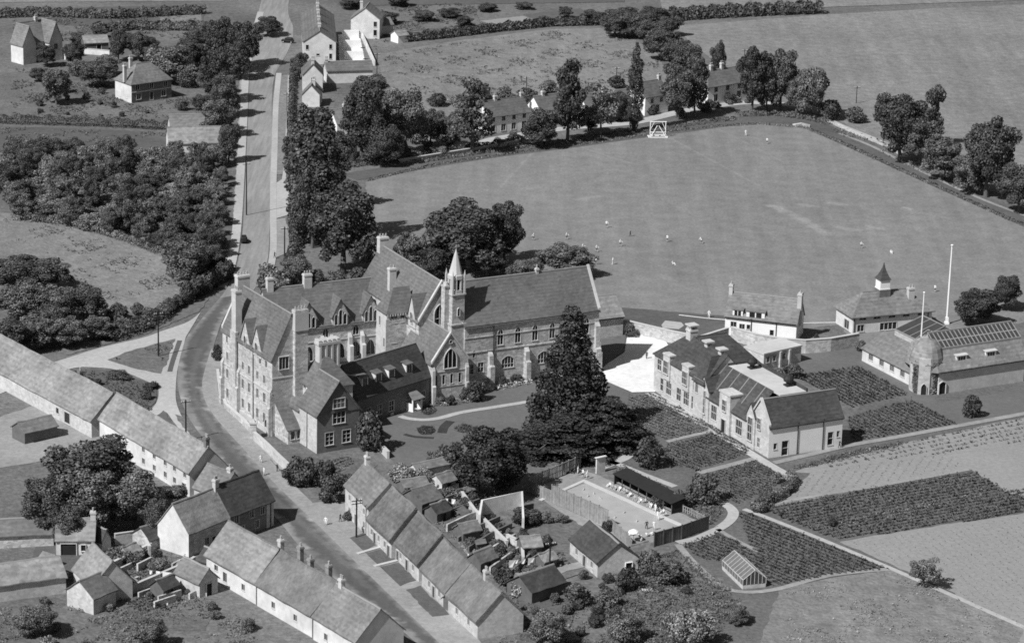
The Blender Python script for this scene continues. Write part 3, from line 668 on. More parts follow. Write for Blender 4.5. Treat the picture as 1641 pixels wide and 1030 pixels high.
for c in lanc:
    g = MB(); hw = 1.75; zz = ZB - .6
    g.poly([(c - hw, -.15, zz), (c + hw, -.15, zz), (c + hw, -.15, ZB + 2.0), (c, -.15, ZB + 5.2), (c - hw, -.15, ZB + 2.0)])
    for s in (-1, 1): g.poly([(c + s * hw, -.15, zz), (c + s * hw, 2.2, zz), (c + s * hw, 2.2, ZB + 2.0), (c + s * hw, -.15, ZB + 2.0)])
    o = g.build('lancet_gable', 'stone_pale', r)
    k = MB()
    for s in (-1, 1): k.slab([(c + s * (hw + .3), -.4, ZB + 1.5), (c, -.4, ZB + 5.5), (c, 4.4, ZB + 5.5), (c + s * (hw + .3), 2.0, ZB + 1.5)], .18)
    k.build('gable_roof', 'slate', o)
    for dx_, hh in ((-.98, 2.3), (0, 3.2), (.98, 2.3)): put_window(r, c + dx_, -.15, 1, 0, 0, ZB - .1, .72, hh, 1, 1, 'p', 'dressing', .06)
band(r, 0, L, -.12, 0, 4.9, 5.1); band(r, 0, L, -.25, 0, ZB - .35, ZB - .1, 'timber_black', 'gutter')
for c in (lanc[0] + 3.0, lanc[1] + 2.1, lanc[2] - 1.9, lanc[1] - 1.9): buttress(r, c, 0, .8, 1.5, 3.6, 6.2, 'ashlar')
def rc(px, py, z): return B.loc(px, py, z)
for px, py, wa, n_ in ((487, 433, 1.7, 3), (446, 453, 1.3, 2)):
    a_, b_ = B.loc(px, py, ZB + RB + 2.6); chimney(r, a_, DB, ZB + RB - 1.5, ZB + RB + 2.4, wa, 1.1, n_)

# cross wing with the steep roof
ZC, RC, WC = 13.9, 7.6, 9.8
q0, q1 = G(612, 393, ZC + RC), G(708, 452, ZC + RC)
u = (q1 - q0).normalized(); v = Vector((-u.y, u.x, 0)); s0 = q0 - v * WC / 2; s1 = q1 - v * WC / 2; s0.z = s1.z = 0
C = Bld('steep_cross_wing', 'high cross wing with the steepest slate roof, behind the spired turret', 'school wing', PX(s0), PX(s1))
r = C.root; L = C.L
block(r, 0, L, 0, WC, ZC, RC, wm='stone', rm='slate', win={'r': [(WC / 2 - .4, ZC - 1.2, 2.3, 4.2, 2, 2, 'p'), (WC / 2, 8.5, 1.4, 2.2, 2, 1)], 'f': [(L - 2.0, 11.5, 1.1, 2.0, 2, 1), (L - 5.4, 11.5, 1.1, 2.0, 2, 1), (L - 2.0, 6.5, 1.1, 2.2, 2, 1), (L - 5.4, 6.5, 1.1, 2.2, 2, 1)]}, cope='r')
chimney(r, .5, WC / 2, ZC + RC - 2, ZC + RC + 2.0, 1.5, 2.0, 3, along='b')
chimney(r, L - 17, WC / 2 - 3.2, ZC + 1, ZC + RC - 1.2, 1.1, 1.5, 2, along='b')
chimney(r, L - 3.5, WC - .5, ZC - 1, ZC + RC + 1.2, 1.3, 1.3, 2)
# hipped bay thrown out towards the court
a1_ = L - 5.8; a0_ = a1_ - 5.0
block(r, a0_, a1_, -4.4, 1.4, ZC + .6, 4.2, axis='b', hip=(2.5, 0), wm='ashlar', rm='slate', ov=.25, win={'r': [(1.6, 12.2, 1.3, 1.9, 2, 2), (1.6, 8.0, 1.2, 2.4, 2, 1), (3.4, 12.2, .8, 1.6, 1, 1), (3.5, 5.2, .9, 2.4, 2, 1)], 'f': [(1.6, 11, .6, 1.9, 1, 1), (3.8, 7, .6, 1.9, 1, 1)]}, ridge=None)
for k in range(8): band(r, a1_ + .0, a1_ + .3, -4.4 + k * .56, -4.15 + k * .56, ZC - .2, ZC + .25, 'dressing', 'corbel')
bk = MB(); bk.box(a1_ + .02, a1_ + .05, -4.6, -.02, 3.0, ZC - .8); bk.build('bay_face', 'stone', r)
g = MB(); c = L - 2.9; hw = 1.7
g.box(c - hw, c + hw, -.2, .4, ZC - 2, ZC + .4); g.poly([(c - hw, -.2, ZC + .4), (c + hw, -.2, ZC + .4), (c, -.2, ZC + 4.6)])
o = g.build('wall_gable', 'ashlar', r)
k = MB()
for s in (-1, 1): k.slab([(c + s * (hw + .2), -.4, ZC + .2), (c, -.4, ZC + 4.9), (c, 3.2, ZC + 4.9), (c + s * (hw + .2), .6, ZC + .2)], .15)
k.build('gable_roof', 'slate', o)
put_window(r, c, -.2, 1, 0, 0, ZC - 1.2, .8, 2.4, 1, 1, 'p', 'dressing', .08)

# great hall / chapel
ZD, RD, WD = 13.0, 7.7, 10.8
D = Bld('school_hall', 'long buttressed stone hall with pointed windows and a great slate roof, beside the tall conifer', 'hall', (743, 622), (957, 593))
r = D.root; L = D.L
hx = [ax(D, x_, 0, 9.8) for x_ in (802, 830, 857.5, 885)]
st = hx[1] - hx[0]; hx += [hx[3] + st, hx[3] + 2 * st, hx[3] + 3 * st - .6]
hx = [c for c in hx if c < L - .9]
wf = [(c, 8.2, 1.25, 3.3, 2, 1, 'p') for c in hx]
bx = [ax(D, 788, -1, 3), ax(D, 846, -1, 3)]; bx.append(2 * bx[1] - bx[0]); bx.append(3 * bx[1] - 2 * bx[0])
wf += [(bx[0] + (bx[1] - bx[0]) / 2, 3.2, 2.7, 2.4, 4, 2, 's'), (bx[1] + (bx[1] - bx[0]) / 2, 3.2, 2.7, 2.4, 4, 2, 's'), (bx[0] + 2.5 * (bx[1] - bx[0]), 3.2, 2.7, 2.4, 4, 2, 's')]
wf = [t for t in wf if t[0] < L - 1.6]
wf += [(bx[0] - 2.0, 3.0, 1.3, 2.0, 2, 2), (bx[0] - 4.3, 2.8, 1.3, 2.0, 2, 2), (bx[0] - 3.6, 6.2, .6, 1.5, 1, 1, 'p')]
block(r, 0, L, 0, WD, ZD, RD, wm='stone', rm='slate', win={'f': wf, 'r': [(WD / 2, 9, 2.4, 5.2, 3, 2, 'p')]}, cope='r')
band(r, 0, L, -.14, 0, 7.2, 7.4, 'stone'); band(r, 0, L, -.12, 0, 10.3, 10.45, 'stone'); band(r, -.05, L, -.3, 0, ZD - .5, ZD - .15, 'timber_black', 'gutter'); band(r, 0, L, -.2, 0, 0, .9, 'stone', 'plinth')
for c in bx:
    if c < L + .2: buttress(r, c, 0, 1.0, 1.5, 4.2, 7.1, 'stone')
buttress(r, L - .5, 0, 1.1, 1.4, 5, 10.5, 'stone_pale'); pipe(r, hx[0] - 1.6, -.16, 0, ZD - .6)
chimney(r, D.loc(873, 436, ZD + RD + 1)[0], WD / 2, ZD + RD - 1, ZD + RD + 1.0, .6, .6, 1)
# low annex behind the hall's end
An = Bld('hall_annex', 'small pale-roofed annex at the far gable of the long hall', 'annex', (948, 543), (998, 537))
block(An.root, 0, An.L, 0, 9, 4.4, 3.4, wm='pale_wall', rm='tile_pale')
band(An.root, -.05, An.L, -.45, -.1, 3.95, 4.2, 'timber_black', 'gutter')

# small chapel gable with the big traceried window
ZE, RE = 8.3, 5.6
E = Bld('small_chapel', 'little stone chapel gable with a big three-light pointed window above four slits', 'chapel', (691, 646), (749, 638))
r = E.root; L = E.L
block(r, 0, L, 0, 13.5, ZE, RE, axis='b', wm='stone', rm='slate', win={'f': [(.95, 3.6, .6, 2.0, 1, 1), (2.65, 3.6, .6, 2.0, 1, 1), (4.4, 3.6, .6, 2.0, 1, 1), (6.2, 3.6, .6, 2.0, 1, 1)]}, cope='l')
put_window(r, 0, 0, 1, 0, L / 2, 6.9, 2.7, 4.0, 3, 1, 'p', 'dressing', .14)
put_window(r, 0, 0, 1, 0, L / 2, ZE + RE - 1.9, .6, .7, 1, 1, 'p', 'dressing', .14)
buttress(r, .3, 0, .7, .8, 3.5, 7.5, 'ashlar'); buttress(r, L - .3, 0, .7, .8, 3.5, 7.5); band(r, 0, L, -.1, 0, 6.2, 6.4); band(r, 0, L, -.1, 0, 3.1, 3.25)

# spired turret
t0 = G(726.5, 619); T = empty('spire_turret', t0, A.rz + R(90), 'slender stone turret with an open belfry and pointed spire', 'turret')
s = MB(); s.box(-1.6, 1.6, -1.6, 1.6, 0, 13.5); s.box(-1.4, 1.4, -1.4, 1.4, 13.5, 19.6); s.build('shaft', 'stone_pale', T)
band(T, -1.75, 1.75, -1.75, 1.75, 13.3, 13.6, 'stone_pale'); band(T, -1.6, 1.6, -1.6, 1.6, 19.5, 19.8)
s = MB()
for k in range(8):
    t = R(45 * k + 22.5); s.tube((1.3 * math.cos(t), 1.3 * math.sin(t), 19.8), (1.3 * math.cos(t), 1.3 * math.sin(t), 23.2), .24, .24, 6)
s.lathe([(1.6, 19.8), (1.6, 20.5), (1.1, 20.5)], 8); s.lathe([(1.1, 22.7), (1.6, 22.7), (1.6, 23.5), (1.4, 23.6)], 8); s.build('belfry', 'dressing', T)
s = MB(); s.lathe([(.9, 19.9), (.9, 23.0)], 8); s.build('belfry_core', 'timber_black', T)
s = MB(); s.lathe([(1.45, 23.4), (.85, 25.7), (.36, 27.6), (.06, 28.6)], 8); s.build('spire', 'dressing', T)
for k in range(4):
    x, y = ((1.35, 1.35), (-1.35, 1.35), (-1.35, -1.35), (1.35, -1.35))[k]
    s = MB(); s.box(x - .18, x + .18, y - .18, y + .18, 19.8, 23.6); s.lathe([(.2, 23.6), (.03, 24.6)], 4, 0, x, y); s.build('pinnacle', 'dressing', T)
s = MB(); s.tube((0, 0, 28.5), (0, 0, 29.6), .05, .05, 5); s.box(-.3, .3, -.05, .05, 29.1, 29.22); s.build('cross', 'dressing', T)
put_window(T, -1.4, -1.4, 1, 0, 1.4, 15.2, .5, 1.7, 1, 1, 'p', 'dressing', .08)
s = MB(); s.box(-2.5, -1.4, -.2, 1.2, 0, 21.2); s.box(-2.6, -1.4, -.3, 1.3, 21.0, 21.4); s.lathe([(.6, 21.4), (.4, 22.0)], 8, 0, -1.95, .5); s.build('stair_turret', 'stone_pale', T)

# headmaster's house in front of the court
F = Bld('gabled_house', 'stone house with a dark gable and mullioned windows, in front of the road-side wing', 'house', (452, 690), (508, 727))
r = F.root; L = F.L; WF = 8.9; ZF = 7.8; RF = 5.9; aN = L - 7.4
block(r, aN, L, 0, WF, ZF, RF, wm='brick', rm='slate', win={'r': [(4.6, 5.4, 2.6, 2.2, 3, 2), (2.6, 1.4, 1.7, 2.4, 2, 3), (6.2, 1.4, 1.7, 2.4, 2, 3)]}, ov=.4, vo=.45)
put_window(r, L, 0, 0, 1, 4.5, ZF + .7, 2.4, 1.8, 3, 2, None, 'dressing', .2)
gb = MB(); gb.poly([(L + .1, .3, ZF - .2), (L + .1, WF - .3, ZF - .2), (L + .1, WF / 2, ZF + RF - .5)]); gb.build('tile_hanging', 'timber', r)
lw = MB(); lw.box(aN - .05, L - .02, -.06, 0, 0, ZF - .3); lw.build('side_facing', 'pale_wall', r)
pipe(r, aN + 3.4, -.1, 0, ZF - .6)
block(r, 0, aN - .02, 0, 3.0, 6.4, 1.4, wm='pale_wall', rm='slate', win={'f': [(2, 4.6, 1.0, 1.3, 2, 1)]}, ridge=None)
block(r, .2, aN + .6, 2.9, 11.0, 10.6, 5.4, hip=(3.6, 3.8), wm='render_white', rm='slate', ridge=None, win={'f': [(1.5, 9.2, 1.0, 1.0, 2, 1), (3.6, 9.2, 1.0, 1.0, 2, 1), (5.7, 9.2, 1.0, 1.0, 2, 1), (7.8, 9.2, 1.0, 1.0, 2, 1)]})
a_, b_ = F.loc(524, 690)
ch = MB(); ch.box(a_ - .8, a_ + .8, b_ - 2.2, b_ + 2.2, 0, 17.6); ch.box(a_ - 1, a_ + 1, b_ - 2.4, b_ + 2.4, 17.6, 18.1)
for k in range(5): ch.box(a_ - .9, a_ + .9, b_ - 2.3 + k * .98, b_ - 2.3 + k * .98 + .6, 18.1, 18.6)
for k in range(4): ch.box(a_ + .8, a_ + .98, b_ - 2.1 + k * 1.25, b_ - 2.1 + k * 1.25 + .4, 12.5, 17.6)
ch.build('chimney', 'ashlar', r)

# dormered range between the house and the chapel
H_ = Bld('dormered_range', 'low dark-roofed range with four small dormers on the shaded side of the lawn', 'school wing', (573, 682), (689, 645))
r = H_.root; L = H_.L; ZG, RG, WG = 5.7, 5.6, 8.6
block(r, 0, L, 0, WG, ZG, RG, wm='brick', rm='slate_dark', win={'f': [(L * .30, .9, 1.1, 2.0, 2, 2), (L * .46, .9, 1.3, 2.0, 2, 2), (L * .9, .9, 1.1, 2.0, 2, 2), (L * .15, .9, 1.1, 2.0, 2, 2)]})
for px, py in ((585, 613), (607, 606), (628, 598), (656, 587)):
    a_ = ax(H_, px, 1.1, ZG + 2); dormer(r, a_, 1.1, ZG + 1.25, 1.7, 1.9, 1.6, .3, flat=True, rm='slate')
a_ = ax(H_, 664, -1, 1)
p = MB(); p.box(a_ - 1.5, a_ + 1.5, -2.0, -.02, 0, .15); p.build('porch_step', 'dressing', r)
for s_ in (-1, 1):
    p = MB(); p.box(a_ + s_ * 1.2 - .14, a_ + s_ * 1.2 + .14, -1.9, -1.62, .15, 2.5); p.box(a_ + s_ * 1.2 - .06, a_ + s_ * 1.2 + .06, -1.64, -.05, .15, 1.6); p.build('porch_side', 'white_paint', r)
p = MB(); p.slab([(a_ - 1.7, -2.3, 2.6), (a_ + 1.7, -2.3, 2.6), (a_ + 1.0, -.02, 4.0), (a_ - 1.0, -.02, 4.0)], .2); p.build('porch_roof', 'slate_pale', r)
band(r, L * .44, L * .48, -.3, -.02, 0, .5, 'dressing', 'door_step')
# ------------------------------------------------------------------ long classroom block on the right
S = Bld('long_classroom_block', 'long pale stone block with a flat-topped slate roof, stepping down to a plain end wall', 'school block', (1047, 625), (1231, 734))
r = S.root; L = S.L
W3 = S.loc(1353, 719)[1]
def sa(px): return S.loc(px, 625 + (px - 1047) * .592)[0]
a_g0 = L - 6.8                       # near gabled end
block(r, a_g0, L, 0, W3, 6.3, 4.3, axis='b', wm='pale_wall', rm='slate_dark', cope='l', win={'f': [(3.1, 4.6, 1.1, 2.2, 2, 2), (3.1, 1.0, .9, 1.9, 2, 2)], 'r': [(3.6, .1, 1.4, 2.9, 1, 2), (1.4, 1.6, .7, 1.2, 1, 1), (W3 - 2.6, .8, 1.2, 2.6, 1, 2), (W3 - .9, 2.2, .6, 1.2, 1, 1)]})
for c in (6.3, 12.0): pipe(r, L + .12, c, 0, 6.0)
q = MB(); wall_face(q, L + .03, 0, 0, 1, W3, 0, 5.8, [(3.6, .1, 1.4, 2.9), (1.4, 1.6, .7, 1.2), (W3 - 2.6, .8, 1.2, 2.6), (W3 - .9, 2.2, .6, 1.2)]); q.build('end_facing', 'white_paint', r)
band(r, L, L + .3, -.05, W3, 5.7, 6.0, 'timber_black', 'gutter')
a_m0 = sa(1127)                      # single-storey hall with the flat-topped roof
wf = [(sa(1143) - a_m0, 1.2, 2.0, 2.9, 3, 2), (sa(1183) - a_m0, 1.2, 2.2, 2.9, 3, 2)]
zz = 5.4; b_ = MB()
hs = [list(t) + [None] for t in wf]
wall_face(b_, a_m0, 0, 1, 0, a_g0 - a_m0, 0, zz, hs); b_.poly([(a_m0, 0, 0), (a_m0, 10.6, 0), (a_m0, 10.6, 10.5), (a_m0, 4.7, 10.5), (a_m0, 0, zz)])
b_.poly([(a_g0 - .1, 10.6, 0), (a_m0, 10.6, 0), (a_m0, 10.6, 10.6), (a_g0 - .1, 10.6, 10.6)]); b_.build('wall', 'pale_wall', r)
for t in wf: put_window(r, a_m0, 0, 1, 0, *t)
q = MB(); q.slab([(a_m0, -.4, 5.1), (a_g0 + .1, -.4, 5.1), (a_g0 + .1, 4.7, 10.75), (a_m0, 4.7, 10.75)], .18); ro = q.build('roof', 'slate_dark', r)
for px in (1160, 1172, 1186, 1199, 1212):   # pale lead rolls down the slope
    a_ = sa(px - 22) ; q = MB(); q.hexa([(a_ - .16, 1.2, 6.86), (a_ + .16, 1.2, 6.86), (a_ + .16, 4.6, 10.6), (a_ - .16, 4.6, 10.6), (a_ - .16, 1.2, 6.98), (a_ + .16, 1.2, 6.98), (a_ + .16, 4.6, 10.78), (a_ - .16, 4.6, 10.78)]); q.build('lead_roll', 'lead_dull', ro)
q = MB(); q.box(a_m0 + .4, a_g0 + 2.4, 4.72, 10.6, 10.4, 10.62); q.build('flat_roof', 'asphalt_flat', r)
q = MB(); q.box(a_m0, a_g0 + 2.4, 10.6, 10.95, 9.8, 11.2); q.box(a_m0, a_m0 + .4, 4.8, 10.6, 10.2, 11.1); q.build('parapet', 'slate_dark', r)
for px, py in ((1205, 590), (1263, 618)):   # round roof ventilators
    a_, c_ = S.loc(px, py, 10.6)
    q = MB(); q.box(a_ - .7, a_ + .7, c_ - .7, c_ + .7, 10.6, 10.9); q.lathe([(.45, 10.9), (.45, 11.3), (.95, 11.6), (1.05, 12.1), (.8, 12.6), (.3, 12.9), (.12, 13.2)], 12, 0, a_, c_); q.build('ventilator', 'iron', r)
# parapet bay with the doorway
a_ = sa(1163); q = MB(); q.box(a_ - 2.0, a_ + 2.0, -.55, 2.2, 0, 8.0); q.box(a_ - 2.15, a_ + 2.15, -.7, 2.3, 8.0, 8.35); q.build('door_bay', 'pale_wall', r)
door(r, a_ - 2, -.55, 1, 0, 2.0, 0, 1.5, 2.9); put_window(r, a_ - 2, -.55, 1, 0, 2.0, 4.6, 1.3, 2.2, 2, 2, None, 'dressing', .12)
for px, ww in ((1128, 1.9), (1203, 1.5)):   # gablets with tall windows
    a_ = sa(px); q = MB(); q.box(a_ - ww, a_ + ww, -.3, .3, 0, 6.6); q.poly([(a_ - ww, -.3, 6.6), (a_ + ww, -.3, 6.6), (a_, -.3, 9.0)])
    o = q.build('wall_gable', 'pale_wall', r); q = MB()
    for s_ in (-1, 1): q.slab([(a_ + s_ * (ww + .2), -.45, 6.4), (a_, -.45, 9.2), (a_, 3.2, 9.2), (a_ + s_ * (ww + .2), .8, 6.4)], .15)
    q.build('gable_roof', 'slate_dark', o); put_window(r, a_, -.3, 1, 0, 0, 1.6, 1.5, 4.6, 2, 3, None, 'dressing', .1)
# two-storey far part with hipped roof and back wing
e1 = a_m0 + .3
w1 = [(sa(1055), 4.8), (sa(1068), 4.8), (sa(1096), 4.8), (sa(1112), 4.8)]
wf = [(a, z, 1.5, 2.3, 2, 2) for a, z in w1] + [(sa(1060), .9, 1.1, 2.6, 1, 2), (sa(1071), .9, 2.0, 2.6, 3, 2), (sa(1087), .9, 1.6, 2.6, 2, 2), (sa(1099), .9, 2.0, 2.6, 3, 2), (sa(1110), .9, 1.3, 2.6, 2, 2)]
block(r, 0, e1, 0, 9.4, 8.0, 4.7, hip=(5.2, 0), wm='pale_wall', rm='slate_dark', win={'f': wf}, ridge='slate_dark')
block(r, 3.4, 14.0, 4.7, 16.2, 8.02, 5.2, axis='b', hip=(0, 5.0), wm='pale_wall', rm='slate_dark', ridge='slate_dark', ov=.4)
for a in (sa(1068), sa(1098)):
    q = MB(); q.box(a - 1.3, a + 1.3, -.35, 1.8, 3.9, 8.9); q.box(a - 1.42, a + 1.42, -.47, 1.9, 8.9, 9.2); q.build('parapet_bay', 'pale_wall', r)
    put_window(r, a, -.35, 1, 0, 0, 5.2, 1.7, 2.6, 3, 2, None, 'dressing', .1)
block(r, sa(1113), sa(1129), -.5, 4.6, 8.04, 4.2, axis='b', hip=(2.6, 0), wm='pale_wall', rm='slate_dark', ridge=None, win={'f': [(1.2, 5.0, 1.0, 2.0, 2, 1)]})
a_ = ax(S, 1109, 4.7, 14); chimney(r, a_, 4.7, 9, 14.2, 1.7, 1.7, 0)
q = MB()
for dx_, dy_ in ((-.6, -.6), (.6, -.6), (.6, .6), (-.6, .6), (0, -.65), (0, .65)): q.box(a_ + dx_ - .18, a_ + dx_ + .18, 4.7 + dy_ - .18, 4.7 + dy_ + .18, 14.2, 14.9)
q.box(a_ - 1.05, a_ + 1.05, 3.65, 5.75, 14.9, 15.15); q.build('chimney_cap', 'ashlar', r)
for px, py in ((1135, 556), (1157, 568)):
    a_ = ax(S, px, 4.7, 13.2); q = MB(); q.box(a_ - .55, a_ + .55, 4.15, 5.25, 12.3, 13.3); q.box(a_ - .95, a_ + .95, 3.75, 5.65, 13.3, 13.6); q.build('ridge_ventilator', 'dressing', r)
q = MB(); q.box(4, 30, -.5, -.3, .0, .25); q.build('plinth', 'ashlar', r)

X = Bld('flat_roofed_outhouse', 'low flat-roofed outhouse with small windows behind the long block', 'outhouse', (1223, 594), (1283, 580))
block(X.root, 0, X.L, 0, 6.0, 3.4, flat=True, wm='pale_wall', rm='asphalt_flat', win={'f': [(1.2, 1.6, .8, 1.2, 2, 1), (3.0, 1.6, .8, 1.2, 2, 1), (5.6, 1.6, .8, 1.2, 2, 1)]})
for c in (4.3, 6.9): band(X.root, c, c + .5, -.4, 0, 0, 3.4, 'pale_wall', 'pier')

# ------------------------------------------------------------------ white house by the field
Hh_ = Bld('white_house', 'white house with two flat dormers and end chimneys at the edge of the playing field', 'house', (1161, 536), (1275, 549))
r = Hh_.root; L = Hh_.L
block(r, 0, L, 0, 7.4, 4.3, 4.2, wm='white_paint', rm='slate_pale', win={'f': [(L * .12, 2.0, 1.2, 1.1, 2, 1), (L * .24, 1.7, 1.1, 1.1, 2, 1), (L * .33, 1.8, .7, 1.0, 1, 1), (L * .66, 1.0, .8, 1.2, 1, 1)]}, ov=.3)
for c, ww in ((L * .17, 2.2), (L * .42, 4.0)):
    dormer(r, c, .1, 3.9, ww, 1.9, 1.9, .1, flat=True, wm='white_paint', rm='slate_pale', nm=2)
chimney(r, .2, 3.7, 6, 10.3, .8, 1.1, 1, 'dressing'); chimney(r, L - .1, 3.0, 3, 10.2, .9, 1.6, 1, 'dressing', 'b')
band(r, 0, L, -.42, -.2, 3.9, 4.1, 'timber_black', 'gutter'); pipe(r, L * .72, -.12, 0, 3.8); pipe(r, L * .37, -.14, 0, 3.9)

# ------------------------------------------------------------------ pavilion with cupola
Pv = Bld('pavilion', 'pale hip-roofed pavilion with a white cupola under a dark pointed cap', 'pavilion', (1366, 535), (1492, 524))
r = Pv.root; L = Pv.L; WP = 8.2
wf = [(L * x, 3.0, 1.5, .9, 2, 1) for x in (.12, .30, .49, .67, .86)] + [(L * .10, .4, 1.6, 1.5, 2, 1), (L * .45, .3, 4.0, 1.6, 4, 1)]
block(r, 0, L, 0, WP, 4.2, 3.6, hip=(4.0, 4.6), wm='render_white', rm='slate_pale', win={'f': wf, 'l': [(3.0, .3, 2.2, 2.0, 2, 1)]}, ov=.6, ridge='slate_pale')
band(r, -.3, L + .3, -.55, -.35, 3.55, 3.75, 'timber_black', 'gutter')
c_ = L * .46; q = MB(); q.box(c_ - 1.3, c_ + 1.3, WP / 2 - 1.3, WP / 2 + 1.3, 6.4, 8.4); q.build('cupola_base', 'slate_pale', r)
q = MB(); q.box(c_ - 1.15, c_ + 1.15, WP / 2 - 1.15, WP / 2 + 1.15, 8.4, 10.6); q.box(c_ - 1.25, c_ + 1.25, WP / 2 - 1.25, WP / 2 + 1.25, 8.4, 8.6); cu = q.build('cupola', 'white_paint', r)
q = MB(); q.lathe([(2.0, 10.55), (1.35, 11.2), (.75, 12.2), (.3, 13.2), (.06, 14.2)], 4, 0, c_, WP / 2); q.build('cupola_cap', 'slate_dark', cu)
chimney(r, L * .78, WP / 2 - 1.6, 5, 8.6, 1.4, 1.1, 2, 'dressing'); pipe(r, .3, -.12, 0, 3.9); pipe(r, L * .95, -.12, 0, 3.9)

# ------------------------------------------------------------------ workshops at the right edge
Kb = Bld('low_workshop', 'low white-walled workshop with four windows and skylights in its roof, left of the ivy turret', 'workshop', (1381, 578), (1464, 621))
r = Kb.root; L = Kb.L
block(r, 0, L, 0, 11, 2.9, 2.9, wm='render_white', rm='tile_mid', win={'f': [(L * x, 1.1, 1.5, 1.3, 3, 1) for x in (.17, .38, .58, .78)] + [(L * .94, .2, .9, 2.1, 1, 1)]}, ridge=None)
sl_ = 2.9 / 5.5
for nm_, a0_, a1_, b0_, b1_ in (('skylight', 1.5, 11.0, 11.2, 15.2), ('skylight', -7.5, 3.5, 13.0, 20.0)):
    za, zb = 3.2, 5.4; n_ = 4
    q = MB()
    for k in range(n_ + 1):
        x = a0_ + (a1_ - a0_) * k / n_; q.hexa([(x - .09, b0_, za), (x + .09, b0_, za), (x + .09, b1_, zb), (x - .09, b1_, zb), (x - .09, b0_, za + .14), (x + .09, b0_, za + .14), (x + .09, b1_, zb + .14), (x - .09, b1_, zb + .14)])
    q.box(a0_, a1_, b0_ - .1, b0_ + .1, za - .1, za + .16); q.box(a0_, a1_, b1_ - .1, b1_ + .1, zb - .1, zb + .16); fo = q.build('skylight_frame', 'lead', r)
    for k in range(n_):
        x0 = a0_ + (a1_ - a0_) * k / n_ + .1; x1 = a0_ + (a1_ - a0_) * (k + 1) / n_ - .1
        q = MB(); q.poly([(x0, b0_, za + .05), (x1, b0_, za + .05), (x1, b1_, zb + .05), (x0, b1_, zb + .05)]); q.build('pane', 'roof_glass', fo)
    q = MB(); q.box(a0_, a1_, b0_, b1_, 0, za - .1); q.poly([(a0_, b0_, za), (a0_, b1_, za), (a0_, b1_, zb)]); q.poly([(a1_, b0_, za), (a1_, b1_, za), (a1_, b1_, zb)]); q.poly([(a0_, b1_, 0), (a1_, b1_, 0), (a1_, b1_, zb), (a0_, b1_, zb)]); q.build('wall', 'pale_wall', r)
K2 = Bld('glass_roofed_barn', 'big barn with a band of roof glass, two white dormers and a rounded end', 'barn', (1503, 632), (1640, 611))
r = K2.root; L = K2.L; WK = 11.0
q = MB(); wall_face(q, 0, 0, 1, 0, L, 0, 5.2, []); q.poly([(0, 0, 0), (0, WK, 0), (0, WK, 5.2), (0, 0, 5.2)]); q.build('wall', 'ashlar', r)
q = MB(); q.slab([(-.6, -.5, 4.9), (L, -.5, 4.9), (L, 2.0, 8.9), (-.2, 2.0, 8.9)], .2); q.slab([(L, WK + .5, 4.9), (-.6, WK + .5, 4.9), (-.2, WK - 2, 8.9), (L, WK - 2, 8.9)], .2); q.slab([(L, WK - 2, 8.9), (0, WK - 2, 8.9), (0, WK / 2, 11.2), (L, WK / 2, 11.2)], .2)
arc = []
for k in range(7):
    t = R(90 + 30 * k); arc.append((math.cos(t) * 2.2, WK / 2 - math.sin(t) * (WK / 2 + .5)))
for k in range(6):
    (x0, y0), (x1, y1) = arc[k], arc[k + 1]
    f_ = lambda x, y: (x * .55 - .0, WK / 2 + (y - WK / 2) * .62)
    X0, X1 = f_(x0, y0), f_(x1, y1)
    q.slab([(x1 - .6, y1, 4.9), (x0 - .6, y0, 4.9), (X0[0] - .2, X0[1], 8.9), (X1[0] - .2, X1[1], 8.9)], .2)
    q.slab([(X1[0] - .2, X1[1], 8.9), (X0[0] - .2, X0[1], 8.9), (.4, WK / 2, 11.2)], .2)
ro = q.build('roof', 'tile_pale', r)
n_ = 20; q = MB()
for k in range(n_ + 1):
    x = .6 + (L - .6) * k / n_
    q.hexa([(x - .09, 2.0, 8.9), (x + .09, 2.0, 8.9), (x + .09, WK / 2, 11.2), (x - .09, WK / 2, 11.2), (x - .09, 2.0, 9.1), (x + .09, 2.0, 9.1), (x + .09, WK / 2, 11.4), (x - .09, WK / 2, 11.4)])
q.box(.5, L, 1.85, 2.1, 8.75, 9.1); q.box(.5, L, WK / 2 - .15, WK / 2 + .2, 11.1, 11.5); q.hexa([(.5, 3.55, 9.88), (L, 3.55, 9.88), (L, 3.75, 9.98), (.5, 3.75, 9.98), (.5, 3.55, 10.08), (L, 3.55, 10.08), (L, 3.75, 10.18), (.5, 3.75, 10.18)])
gf = q.build('glazing_bars', 'lead', r)
for k in range(n_):
    x0 = .6 + (L - .6) * k / n_ + .1; x1 = .6 + (L - .6) * (k + 1) / n_ - .1
    for y0, y1 in ((2.05, 3.55), (3.75, WK / 2 - .1)):
        z0 = 8.98 + (y0 - 2) * .657; z1 = 8.98 + (y1 - 2) * .657
        q = MB(); q.poly([(x0, y0, z0), (x1, y0, z0), (x1, y1, z1), (x0, y1, z1)]); q.build('pane', 'roof_glass', gf)
for px, py in ((1541, 558), (1588, 551)):
    a_ = ax(K2, px, .5, 6.5); dormer(r, a_, .5, 5.7, 2.6, 1.7, 1.6, .3, flat=True, wm='white_paint', rm='dressing', nm=3)
band(r, 0, L, -.5, -.3, 4.55, 4.75, 'timber_black', 'gutter')
door(r, 0, 0, 1, 0, .9, 0, 1.6, 2.6, 'timber_black', 'dressing', 's')
It = empty('ivy_turret', G(1482, 624), 0, 'round-ended ivy-clad stone turret joining the workshop to the glass-roofed barn', 'turret')
q = MB(); q.lathe([(3.3, 0), (3.3, 6.2), (3.1, 6.3)], 16); q.build('wall', 'stone_pale', It)
q = MB(); q.lathe([(3.6, 6.1), (3.4, 7.4), (2.8, 9.2), (1.6, 10.5), (.1, 11.0)], 16); q.build('roof', 'tile_pale', It)
